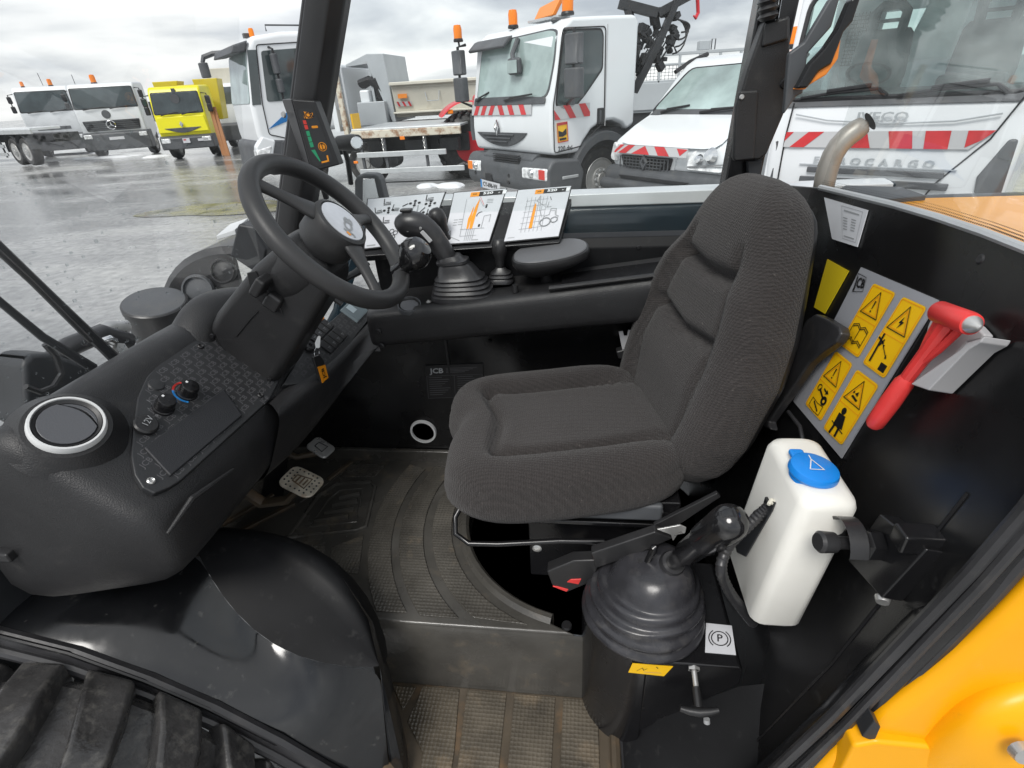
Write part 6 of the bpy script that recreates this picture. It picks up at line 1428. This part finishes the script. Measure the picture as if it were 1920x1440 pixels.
# bonnet curve, chevrons, lettering, grille
bl_=MB(); bl_.tube([V(-.028,1.80,1.30),V(-.032,1.5,1.245),V(-.034,1.0,1.215),V(-.034,.5,1.235),V(-.028,.20,1.29)],.007,6); v.add(bl_,'bonnet_crease','greypaint',body)
bl_=MB(); bl_.tube([V(-.02,1.84,1.40),V(-.035,1.86,1.1),V(-.03,1.86,.6)],.008,6); bl_.tube([V(-.0,.10,1.42),V(-.028,.22,1.1),V(-.03,.50,.72),V(-.03,.55,.6)],.008,6); v.add(bl_,'bonnet_gap','tblack',body)
chevrons(v,V(-.036,1.86,1.14),V(-.036,.20,1.165),V(-.044,.34,1.015),V(-.044,1.86,1.0),body,[[(0,1),(.045,1),(0,.4)],[(.13,1),(.215,1),(.13,0),(.04,0)],[(.44,.95),(.515,0),(.345,0)],[(.54,1),(.65,1),(.735,0),(.62,0)],[(.71,1),(.82,1),(.905,0),(.79,0)],[(.89,1),(1,1),(1,.5),(.97,.1)]])
def raised(txt,y,z,h_,sx,xo,m,bold,tilt=0):
    vs,fs=text2d(txt,bold); q=h_/.7; n=len(vs); mb=MB()
    pts=[V(xo,y-a*q*sx,z+b_*q-a*q*sx*tilt) for a,b_ in vs]
    mb.add(pts,fs); mb.add([p+V(.012,0,0) for p in pts],fs)
    return v.add(mb,'raised_lettering',m,body)
raised('IVECO',1.045,1.268,.078,1.3,-.046,'greypaint',.015)
for i,ch_ in enumerate('EUROCARGO'): raised(ch_,1.52-.117*i,.885,.06,1.35,-.046,'greypaint',.01)
v.add(MB().box(V(-.035,1.02,.795),(.03,1.14,.05)).box(V(-.035,1.02,.70),(.03,1.25,.06)),'grille','tdark',bevel=.008); v.add(MB().box(V(-.04,1.02,.845),(.012,1.3,.008)),'grille_trim','greypaint')
v.add(MB().prism([V(-.05,.04,1.10),V(-.05,.10,1.10),V(-.055,.22,.80),V(-.055,.20,.66),V(-.03,.02,.66)],(.05,0,0)),'side_lamp','tdark',bevel=.02)
v.add(MB().prism([V(-.02,1.97,1.06),V(-.03,1.92,1.06),V(-.03,1.92,.66),V(-.0,1.98,.66)],(.05,0,0)),'side_lamp','tdark',bevel=.015)
v.add(MB().prism([V(.0,2.0,1.40),V(.03,2.04,1.40),V(.2,2.05,1.2),V(.2,2.05,.5),V(.0,2.03,.5)],(0,-.06,0)),'cab_corner','twhite2',bevel=.02)
v.add(MB().box(V(.10,W_+.02,1.6),(.10,.05,.5)),'mirror_shell','tblack',bevel=.02)
beacon_(v,.75,1.9,2.70,1.0)
wheel_(v,.6,.45,.1,.45,.28,False)

# ---------------- tall white lorry with blue flash, behind the front pillar
v=Veh('tall_lorry','tall white lorry with a blue flash on its door, half hidden by the front pillar','lorry',(-6.47,11.0),43)
front=[(.15,.62),(.02,.80),(-.02,1.15),(.0,1.66),(.20,2.62),(.32,2.80)]
fx=fxp(front); W_=1.75
body=side_prism(v,'cab',front+[(.9,2.88),(1.9,2.90),(1.95,2.8),(1.95,1.1),(.9,1.1),(.5,.9),(.4,.62)],0,W_,'twhite',bevel=.10,seg=4)
wp_=rpoly([(.06,1.68),(1.70,1.68),(1.66,2.55),(.10,2.58)],.08)
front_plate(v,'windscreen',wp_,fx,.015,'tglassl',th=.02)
side_prism(v,'quarter_glass',[(.03,1.66),(.20,2.58),(.36,2.58),(.20,1.66)],-.008,.02,'tglassd',bevel=.004)
vs_=side_prism(v,'sun_visor',[(.16,2.55),(-.12,2.52),(-.05,2.66),(.25,2.74)],.0,W_,'tdark',bevel=.03)
side_prism(v,'side_window',rpoly([(.32,1.70),(.44,2.56),(1.2,2.60),(1.2,1.74),(.7,1.70)],.05),-.012,.02,'tglassd',bevel=.005)
v.add(MB().tube([V(x,-.006,z) for x,z in rpoly([(.20,1.12),(.22,1.66),(.38,2.66),(1.28,2.70),(1.28,1.2),(.6,1.0)],.05)],.010,5,loop=True),'door_gap','tblack',body)
v.add(MB().prism([V(1.5,-.010,1.80),V(.90,-.010,1.78),V(.66,-.010,1.50),V(.22,-.010,1.22),V(.72,-.010,1.36),V(1.5,-.010,1.50)],(0,.006,0)),'blue_flash','tblue',body)
a=v.add(MB().tube([V(.6,0,2.62),V(.62,-.16,2.58),V(.60,-.18,1.72)],.022,8),'mirror_arm','tblack')
for z0_,z1_ in ((2.16,2.50),(1.84,2.08)): v.add(MB().loft([sq(V(.60,-.18,z),.06,.09,16) for z in (z0_,z0_+.03,z1_-.03,z1_)]),'mirror_shell','tdark',a,bevel=.02)
a=v.add(MB().tube([V(.2,W_,2.66),V(-.05,W_+.20,2.66),V(-.25,W_+.22,2.60),V(-.30,W_+.22,2.50)],[.05,.05,.05,.04],8),'mirror_arm','tdark'); v.add(MB().loft([sq(V(-.30,W_+.22,z),.09,.13,16) for z in (2.22,2.25,2.46,2.50)]),'mirror_shell','tdark',a,bevel=.02)
side_prism(v,'lower_bumper',[(.05,1.05),(-.10,.95),(-.14,.45),(.1,.35),(.8,.35),(.8,.7),(.5,1.0)],-.02,W_+.02,'tdark',bevel=.05)
side_prism(v,'bumper_cheek',[(-.12,.92),(-.14,.60),(.12,.60),(.30,1.0),(.05,1.10)],-.035,.2,'twhite',bevel=.04)
h_=side_prism(v,'headlight',[(-.13,.86),(-.14,.66),(.08,.66),(.2,.92)],-.05,.25,'lens',bevel=.03)
v.add(MB().lathe([(0,0),(.05,0),(.05,.10),(.04,.14),(0,.15)],V(.5,.6,2.84),(0,0,1),14),'beacon','amber'); v.add(MB().box(V(.45,.75,2.87),(.16,.12,.08)),'roof_box','tdark')
v.add(MB().tube([V(.7,.25,2.90),V(.7,.25,3.0),V(1.6,.25,3.0),V(1.6,.25,2.9)],.015,6),'roof_rail','tdark')
wheel_(v,.85,.45,.05,.46,.3)
side_prism(v,'mudguard',[(.30,.62),(.4,.95),(.62,1.08),(1.1,1.08),(1.35,.9),(1.25,.86),(1.05,.98),(.66,.98),(.5,.88),(.40,.62)],-.03,.4,'tdark',bevel=.01)
v.add(MB().box(V(3.5,.9,.7),(4,.9,.3)),'chassis','dark')
# ---------------- rusty flatbed between the lorry and the crane lorry
v=Veh('flatbed_trailer','flatbed with a rusty edge rail, ladder headboard and two aluminium side guards','trailer',(-4.7,11.2),0)
v.sc=1; 
X0_,X1_=.10,2.35
rl=v.add(MB().box(V((X0_+X1_)/2,.0,1.02),(X1_-X0_,.08,.14)),'edge_rail','rusty',bevel=.015)
v.add(MB().box(V((X0_+X1_)/2,1.15,1.10),(X1_-X0_,2.3,.04)),'deck','alu',bevel=.01)
v.add(MB().box(V((X0_+X1_)/2,.06,1.11),(X1_-X0_,.04,.04)),'deck_edge','boomtop')
hb_=v.add(MB().box(V(.0,.02,1.85),(.09,.08,1.95)),'headboard_post','rusty',bevel=.01)
ld_=MB()
for z in (1.2,1.5,1.8,2.1,2.4,2.7): ld_.box(V(-.05,.16,z),(.04,.30,.035))
ld_.box(V(-.05,.30,1.9),(.05,.05,1.7)); v.add(ld_,'ladder','greypaint',hb_)
v.add(MB().box(V(-.16,.22,1.7),(.10,.5,1.2)),'headboard_panel','twhite')
for z0_,x1_ in ((.645,2.02),(.33,2.36)): v.add(MB().box(V((X0_+.05+x1_)/2,-.03,z0_),(x1_-X0_-.05,.05,.10)),'side_guard','alu',bevel=.01)
for x in (.25,.75,1.6): v.add(MB().box(V(x,.02,.68),(.05,.06,.66)),'guard_post','tdark')
tk=MB(); 
for x,y,z,r_ in ((.45,.4,.52,.16),(.78,.4,.52,.16)): tk.lathe([(0,0),(r_,.0),(r_,.35),(0,.35)],V(x,y-.2,z),(0,1,0),20)
tk.box(V(1.3,.5,.72),(.45,.4,.3)); tk.box(V(.4,.5,.78),(.3,.3,.22)); tk.box(V(2.0,.5,.75),(.4,.3,.25)); tk.box(V(1.2,1.1,.75),(2.3,.8,.35)); v.add(tk,'tanks_and_valves','dark',bevel=.02)
v.add(MB().box(V(1.15,-.02,.93),(.10,.04,.07)),'marker_lamp','amber',bevel=.01); v.add(MB().box(V(.10,-.04,.52),(.09,.04,.05)),'marker_lamp','amber',bevel=.01)
ck=MB()
for x in (.72,1.58): 
    for i in range(8): ck.lathe([(.012,0),(.026,0),(.026,.012),(.012,.012)],V(x,-.02,.95-i*.045),(1 if i%2 else 0,0 if i%2 else 1,0),8,loop=True)
v.add(ck,'lashing_chain','steel')
ft=v.add(MB().box(V(1.2,.3,.06),(2.6,.05,.02)),'drip_rail','dark')
wl=wheel_(v,.15,.42,.45,.42,.3,False); v.add(MB().box(V(.12,.3,1.25),(.03,.4,.3)),'hazard_board','yellow')
# ---------------- tipper behind
v=Veh('tipper_lorry','cream tipper body with a grey cab guard and a rolled black sheet','lorry',(-5.0,15.0),0)
tb=v.add(MB().prism([V(.12,0,1.95),V(2.9,0,1.90),V(2.9,.15,1.15),V(.12,.15,1.15)],(0,2.2,0)),'tipper_body','beige',bevel=.02)
v.add(MB().box(V(1.5,-.03,1.92),(2.8,.10,.08)),'body_top_rail','beige',tb,bevel=.02); v.add(MB().box(V(1.5,.04,1.26),(2.8,.14,.05)),'body_ledge','beige',tb,bevel=.015)
v.add(MB().prism([V(.14,.0,1.86),V(2.9,.0,1.82),V(2.9,.0,1.80),V(.14,.0,1.835)],(0,.03,0)),'body_rib','beige',tb)
v.add(MB().tube([V(1.0,.02,1.70),V(1.05,-.03,1.5),V(1.35,-.03,1.5),V(1.38,.02,1.72)],.012,6),'grab_rail','greypaint',tb)
for x in (1.4,2.4): v.add(MB().box(V(x,.06,1.18),(.07,.1,.12)),'tail_latch','beige',tb,bevel=.01)
chevrons(v,V(.20,.03,1.52),V(.62,.03,1.51),V(.60,.06,1.40),V(.20,.06,1.41),tb,[[(.02,1),(.14,1),(.26,0),(.12,0)],[(.36,1),(.5,1),(.64,0),(.5,0)],[(.72,1),(.86,1),(1,0),(.86,0)]])
v.add(MB().box(V(.40,.0,1.64),(.24,.03,.10)),'orange_plate','orangebr',tb)
gd=v.add(MB().prism([V(-1.02,.1,2.42),V(-.42,.1,2.62),V(.02,.1,2.60),V(.10,.1,1.05),V(.0,.1,1.05),V(-.45,.1,2.40),V(-1.02,.1,2.36)],(0,1.9,0)),'cab_guard','greypaint',bevel=.015)
v.add(MB().box(V(-.42,1.0,1.75),(.06,1.7,1.3)),'guard_back','greypaint')
rl_=MB()
for i in range(5): rl_.tube([V(-.78+.03*i,.25,1.98-.03*(i%2)),V(-.50+.05*i,.18,2.05),V(-.30+.03*i,.2,1.9-.04*i),V(-.26,.22,1.6)],.10,8)
v.add(rl_,'rolled_sheet','tblack',bevel=0)
v.add(MB().box(V(-.45,.15,1.28),(.75,.5,.55)),'tool_locker','greypaint',bevel=.02); v.add(MB().box(V(-.62,.15,1.68),(.25,.3,.3)),'white_can','twhite',bevel=.04)
v.add(MB().box(V(1.2,.8,.85),(3.6,.9,.35)),'chassis','dark'); wheel_(v,1.6,.5,.2,.5,.3,False)
side_prism(v,'cab',[(-2.6,.7),(-2.7,1.5),(-2.5,2.4),(-1.15,2.45),(-1.15,.7)],.1,2.2,'twhite',bevel=.1)
# ---------------- red tractor
v=Veh('red_tractor','red tractor with a large lugged tyre half hidden by the crane lorry','tractor',(-2.35,12.0),20)
tw=v.add(MB().lathe([(.30,0),(.52,-.02),(.60,.03),(.62,.12),(.62,.42),(.6,.5),(.3,.5)],V(0,0,.63),(0,1,0),40,loop=True),'rear_wheel','tyre')
lg_=MB()
for i in range(22):
    a=2*math.pi*i/22
    for sd_ in (0,1):
        aa=a+(sd_*.14); pts=[V(.64*math.sin(aa),-.03 if sd_==0 else .5,.63+.64*math.cos(aa)),V(.66*math.sin(aa+.2),.24,.63+.66*math.cos(aa+.2))]
        lg_.tube(pts,.035,5)
v.add(lg_,'tyre_lugs','tyre',tw); v.add(MB().lathe([(.34,.0),(.3,.06),(.1,.1),(0,.1)],V(0,-.0,.63),(0,1,0),24),'wheel_rim','tred',tw)
fd_=[]
for y in (-.05,0,.5): fd_.append([V((.74 if y>=0 else .70)*math.sin(R(a)),y,.72+(.80 if y>=0 else .76)*math.cos(R(a))) for a in range(-50,80,8)])
v.add(MB().grid(fd_),'mudguard','tred',subd=1)
v.add(MB().box(V(1.1,.9,1.25),(1.6,.5,.7)),'bonnet','tred',bevel=.1); v.add(MB().box(V(.3,.9,.9),(2.0,.4,.4)),'tractor_frame','dark')
v.add(MB().box(V(-.35,0,1.32),(.12,.06,.08)),'tail_lamp','amber',bevel=.02); v.add(MB().tube([V(-.45,-.1,.25),V(-.2,-.15,.35),V(-.05,-.1,.28)],.02,6),'drawbar','steel')
# ---------------- mesh sided trailer behind the van
v=Veh('mesh_trailer','grey mesh-sided trailer with a small roof box between crane lorry and van','trailer',(1.0,13.0),0)
fr=MB()
fr.box(V(1.0,0,2.10),(2.6,.06,.06)); fr.box(V(1.0,0,1.62),(2.6,.05,.05)); fr.box(V(1.0,0,1.92),(2.6,.04,.04)); fr.box(V(1.0,0,1.35),(2.6,.08,.5)); fr.box(V(1,1.2,1.1),(2.6,2.4,.1))
for i in range(7): fr.box(V(-.2+.4*i,0,1.85),(.05,.05,.55))
fr=v.add(fr,'side_frame','greypaint',bevel=.01)
mm=MB()
for i in range(34): mm.box(V(-.25+.075*i,.02,1.78),(.012,.012,.30))
for i in range(5): mm.box(V(1,.02,1.66+.06*i),(2.6,.012,.012))
v.add(mm,'side_mesh','alu',fr)
v.add(MB().box(V(1.50,.3,2.22),(.22,.3,.18)),'roof_box','greypaint',bevel=.02); v.add(MB().tube([V(1.63,.15,2.1),V(1.63,.15,2.32),V(1.70,.15,2.32),V(1.70,.15,2.1)],.012,6),'roof_rail','tdark')
v.add(MB().box(V(.3,.3,.95),(1.2,.5,.5)),'underframe','dark'); wheel_(v,.6,.5,.1,.5,.3,False)
# ---------------- far lorries on the left
def far_lorry(name,label,K,deg,front,W_,y0,paint,glass,cb):
    v=Veh(name,label,'lorry',K,deg,1.0,'lorries parked across the yard')
    fx=fxp(front); ft=front[-1]
    body=side_prism(v,'cab',front+[(ft[0]+1.3,ft[1]+.03),(ft[0]+1.4,ft[1]-.1),(ft[0]+1.4,.9),(.9,.6)],y0,y0+W_,paint,bevel=.08,seg=3)
    cb(v,fx,body,W_,y0); return v
def common(v,fx,W_,y0,wz0,wz1,glass,bum,inset=.07):
    wp_=rpoly([(y0+inset,wz0),(y0+W_-inset,wz0),(y0+W_-inset-.04,wz1),(y0+inset+.04,wz1)],.06)
    w1=front_plate(v,'windscreen',wp_,fx,.02,glass,th=.02); front_plate(v,'windscreen_seal',[((y-y0-W_/2)*1.04+y0+W_/2,(z-(wz0+wz1)/2)*1.08+(wz0+wz1)/2) for y,z in wp_],fx,.01,'tblack',w1,th=.02)
    for f_ in (.3,.72): v.add(MB().box(V(fx(wz0)-.0,y0+W_*f_,(wz0+wz1)/2+.05),(.004,W_*.2,.28)),'cab_window_glow',glass,w1) if 0 else None
    wiper_(v,V(fx(wz0)-.06,y0+W_*.45,wz0-.05),V(fx(wz0)-.06,y0+W_*.15,wz0+.03),w1); wiper_(v,V(fx(wz0)-.06,y0+W_*.85,wz0-.05),V(fx(wz0)-.06,y0+W_*.55,wz0+.03),w1)
    bt_,bb=bum; b_=side_prism(v,'bumper',[(-.02,bt_),(-.14,bt_-.08),(-.14,bb),(.5,bb),(.5,bt_)],y0-.03,y0+W_+.03,'tdark',bevel=.04)
    for yy in (y0+.18,y0+W_-.18): v.add(MB().box(V(-.14,yy,bt_-.16),(.06,.30,.16)),'headlight','lens',b_,bevel=.03)
    for sgn,yy in ((-1,y0),(1,y0+W_)):
        a=v.add(MB().tube([V(fx(wz1)+.05,yy,wz1-.05),V(fx(wz1),yy+.18*sgn,wz1-.08),V(fx(wz1),yy+.18*sgn,wz0+.05)],.02,6),'mirror_arm','tblack')
        for z in (wz1-.28,wz0+.12): v.add(MB().box(V(fx(wz1),yy+.18*sgn,z),(.10,.17,.28)),'mirror_shell','tblack',a,bevel=.04)
    for yy,o_ in ((y0+.02,-1),(y0+W_-.02,1)): wheel_(v,.75,.45,yy+(.0 if o_<0 else -.3),.45,.3,False)
    v.add(MB().box(V(1.6,y0+W_/2,.7),(2.6,W_*.7,.4)),'chassis','dark')
    return w1,b_
def cb_y(v,fx,body,W_,y0):
    w1,b_=common(v,fx,W_,y0,1.52,2.18,'tglassd',(.80,.34))
    v.add(MB().prism([V(fx(1.42)-.03,y0+.08,1.42),V(fx(1.42)-.03,y0+W_-.08,1.42),V(fx(.9)-.08,y0+W_-.02,.90),V(fx(.9)-.08,y0+.02,.90)],(.05,0,0)),'nose_panel','tyellow',bevel=.03)
    gp_=[(y0+.25,1.05),(y0+W_-.25,1.05)]+[(y0+W_-.25-(W_-.5)*i/10,1.05-.17*math.sin(math.pi*i/10)) for i in range(1,10)]
    front_plate(v,'grille',gp_,lambda z:fx(.9)-.07,.02,'tdark',th=.03)
    v.add(MB().loft([[V(fx(.9)-.12-d,y0+W_/2+a*s_,1.16+c*s_) for a,c in ((0,.11),(.07,0),(0,-.11),(-.07,0))] for s_,d in ((1,0),(.6,.03))]),'emblem','greypaint',body)
    tb_=v.add(MB().prism([V(2.0,y0-.28,2.62),V(2.0,y0+.62,2.62),V(2.0,y0+.60,2.45),V(2.0,y0+W_-.55,2.45),V(2.0,y0+W_-.6,2.60),V(2.0,y0+W_+.30,2.60),V(2.0,y0+W_+.18,1.2),V(2.0,y0-.10,1.2)],(.9,0,0)),'tipper_body','tyellow2',bevel=.02)
    v.add(MB().box(V(fx(2.2),y0+W_/2,2.24),(.06,.12,.14)),'roof_bracket','tdark',body); v.add(MB().lathe([(0,0),(.15,0),(.15,.01)],V(fx(1.95)-.04,y0+W_/2,1.98),(-1,0,0),18),'mirror_ring','tdark',body)
    pl=v.add(MB().box(V(-.17,y0+W_/2,.62),(.02,.24,.16)),'number_plate','sheetwhite',b_); D=v.decal(V(-.182,y0+W_/2+.12,.70),V(-.182,y0+W_/2-.12,.70),V(-.182,y0+W_/2-.12,.54),V(-.182,y0+W_/2+.12,.54)); D.rect('reflred',.03,.09,.12,.13); D.build(pl,{'reflred':'plate_mark'})
    v.add(MB().box(V(-.16,y0+.30,.62),(.02,.36,.08)),'number_plate','sheetwhite',b_)
far_lorry('yellow_tipper','bright yellow tipper lorry with smiling grille parked across the yard',(-14.9,19.8),110,[(.1,.55),(-.02,.85),(.0,1.45),(.16,2.2),(.3,2.38)],1.75,-1.22,'tyellow','tglassd',cb_y)
def cb_m(v,fx,body,W_,y0):
    w1,b_=common(v,fx,W_,y0,1.86,2.58,'tglassd',(.98,.28))
    g_=front_plate(v,'grille',rpoly([(y0+.15,1.40),(y0+W_-.15,1.40),(y0+W_-.22,1.02),(y0+.22,1.02)],.04),fx,.03,'tblack',th=.04)
    for k_ in range(5): v.add(MB().box(V(fx(1.2)-.05,y0+W_/2,1.36-.075*k_),(.03,W_-.5,.02)),'grille_slat','tdark',g_)
    v.add(MB().lathe([(.16,0),(.18,.015),(.16,.03),(.145,.015)],V(fx(1.2)-.05,y0+W_/2+.05,1.22),(-1,0,0),28,loop=True),'star_ring','chrome',g_)
    s_=MB()
    for a in (90,210,330): s_.tube([V(fx(1.2)-.065,y0+W_/2+.05,1.22),V(fx(1.2)-.065,y0+W_/2+.05+.155*math.cos(R(a)),1.22+.155*math.sin(R(a)))],[.03,.006],4)
    v.add(s_,'star_spokes','chrome',g_)
    v.add(MB().lathe([(0,.0),(.16,0),(.14,.02),(0,.02)],V(fx(1.62)-.01,y0+W_/2+.10,1.62),(-1,0,0),20),'round_badge','tdark',body)
    v.add(MB().box(V(-.15,y0+W_/2,.72),(.02,.55,.11)),'number_plate','sheetwhite',b_)
    beacon_(v,.5,y0+W_*.6,2.74,1.5)
    v.add(MB().tube([V(.6,y0+W_-.25,2.76),V(.6,y0+W_-.25,3.1)],.012,5),'aerial','tblack',body)
    v.add(MB().box(V(2.6,y0+W_/2,1.6),(1.8,W_*.95,.8)),'load_body','dark')
far_lorry('star_badge_lorry','white lorry with dark slatted grille and a three-pointed star badge',(-19.82,22.27),115,[(.1,.7),(-.02,1.0),(.0,1.8),(.16,2.62),(.3,2.74)],2.4,-1.5,'twhite','tglassd',cb_m)
def cb_k(v,fx,body,W_,y0):
    w1,b_=common(v,fx,W_,y0,1.88,2.66,'tglassd',(.95,.26))
    front_plate(v,'grille',[(y0+.4,1.25),(y0+W_-.4,1.25),(y0+W_-.4,1.12),(y0+.4,1.12)],fx,.02,'tdark',th=.03)
    beacon_(v,.5,y0+W_*.3,2.86,1.3); beacon_(v,.5,y0+W_*.8,2.86,1.0)
    v.add(MB().tube([V(.6,y0+W_*.45,2.9),V(.7,y0+W_*.47,3.4)],.012,5),'aerial','tblack',body)
    v.add(MB().box(V(2.6,y0+W_/2,1.6),(1.8,W_*.95,.8)),'load_body','dark')
far_lorry('plain_white_lorry','white lorry with a broad dark windscreen, left of the star-badged one',(-25.01,23.78),120,[(.1,.7),(-.02,1.0),(.0,1.8),(.16,2.7),(.3,2.86)],2.1,-2.0,'twhite','tglassd',cb_k)
# beige box lorry far behind the tall lorry
v=Veh('cream_box_lorry','cream box lorry far behind, with orange boards leaning beside it','lorry',(-15.3,24.0),110)
v.add(MB().box(V(2.2,-.4,2.2),(3.2,1.9,1.75)),'box_body','beige',bevel=.03)
fr_=[(.1,.7),(0,1.0),(.0,1.7),(.12,2.4),(.2,2.5)]; fx=fxp(fr_)
body=side_prism(v,'cab',fr_+[(1,2.5),(1,.8)],-1.1,.4,'twhite',bevel=.08)
front_plate(v,'windscreen',[(-1.0,1.72),(.3,1.72),(.28,2.36),(-.98,2.36)],fx,.02,'tglassd',th=.02)
side_prism(v,'bumper',[(0,1.0),(-.1,.9),(-.1,.3),(.6,.3),(.6,1.0)],-1.12,.42,'tdark',bevel=.04)
wheel_(v,.8,.45,.1,.45,.28,False)
q=PZ(428,292,0)
bo_=empty('leaning_boards',(q.x,q.y,0)); tag(bo_,'orange boards leaning between the yellow tipper and the cream lorry','boards')
for i in range(2):
    MB().prism([V(-.25+.16*i,.0,0),V(-.09+.16*i,0,0),V(-.30+.12*i,.35,2.0-.35*i),V(-.44+.12*i,.35,2.0-.35*i)],(0,.05,0)).build('board','orangewood',bo_,bevel=.005)
# flatbed on the far left, seen along its wheels
v=Veh('platform_trailer','long white flat platform trailer with twin axle at the left edge','trailer',(-20.5,19.35),156)
v.add(MB().box(V(3.0,-.5,1.30),(6.6,1.0,.10)),'platform','twhite',bevel=.02)
v.add(MB().box(V(3.0,-.02,1.22),(6.6,.08,.16)),'platform_edge','alu',bevel=.02)
for x in (.95,2.0): wheel_(v,x,.52,-.05,.50,.3,True,1)
for x in (.95,2.0):
    v.add(MB().grid([[V(x+.60*math.cos(R(a)),y,.56+.58*math.sin(R(a))) for a in range(-5,186,12)] for y in (.0,-.35)]),'mudguard','tdark')
for z in (.42,.72): v.add(MB().box(V(4.4,-.02,z),(3.2,.05,.12)),'side_guard','alu',bevel=.01)
v.add(MB().box(V(3.0,-1.2,.95),(6,.9,.3)),'chassis','dark')
for x in (3.1,5.6): v.add(MB().box(V(x,-.05,.75),(.06,.05,.9)),'guard_post','tdark')
v=Veh('edge_lorry','white lorry cab cut by the left edge above the platform trailer','lorry',(-27.5,21.0),120)
fr_=[(.1,.9),(0,1.2),(.0,1.9),(.14,2.7),(.25,2.85)]; fx=fxp(fr_)
body=side_prism(v,'cab',fr_+[(1.5,2.9),(1.5,.9)],-1.9,.3,'twhite',bevel=.1)
front_plate(v,'windscreen',[(-1.78,1.9),(.18,1.9),(.14,2.62),(-1.74,2.62)],fx,.02,'tglassd',th=.02)
side_prism(v,'bumper',[(0,1.2),(-.1,1.1),(-.1,.35),(.6,.35),(.6,1.2)],-1.92,.32,'tdark',bevel=.04)
wheel_(v,.8,.45,-.2,.45,.28,False)
for o in bpy.data.objects:
    if 'wc' in o: del o['wc']
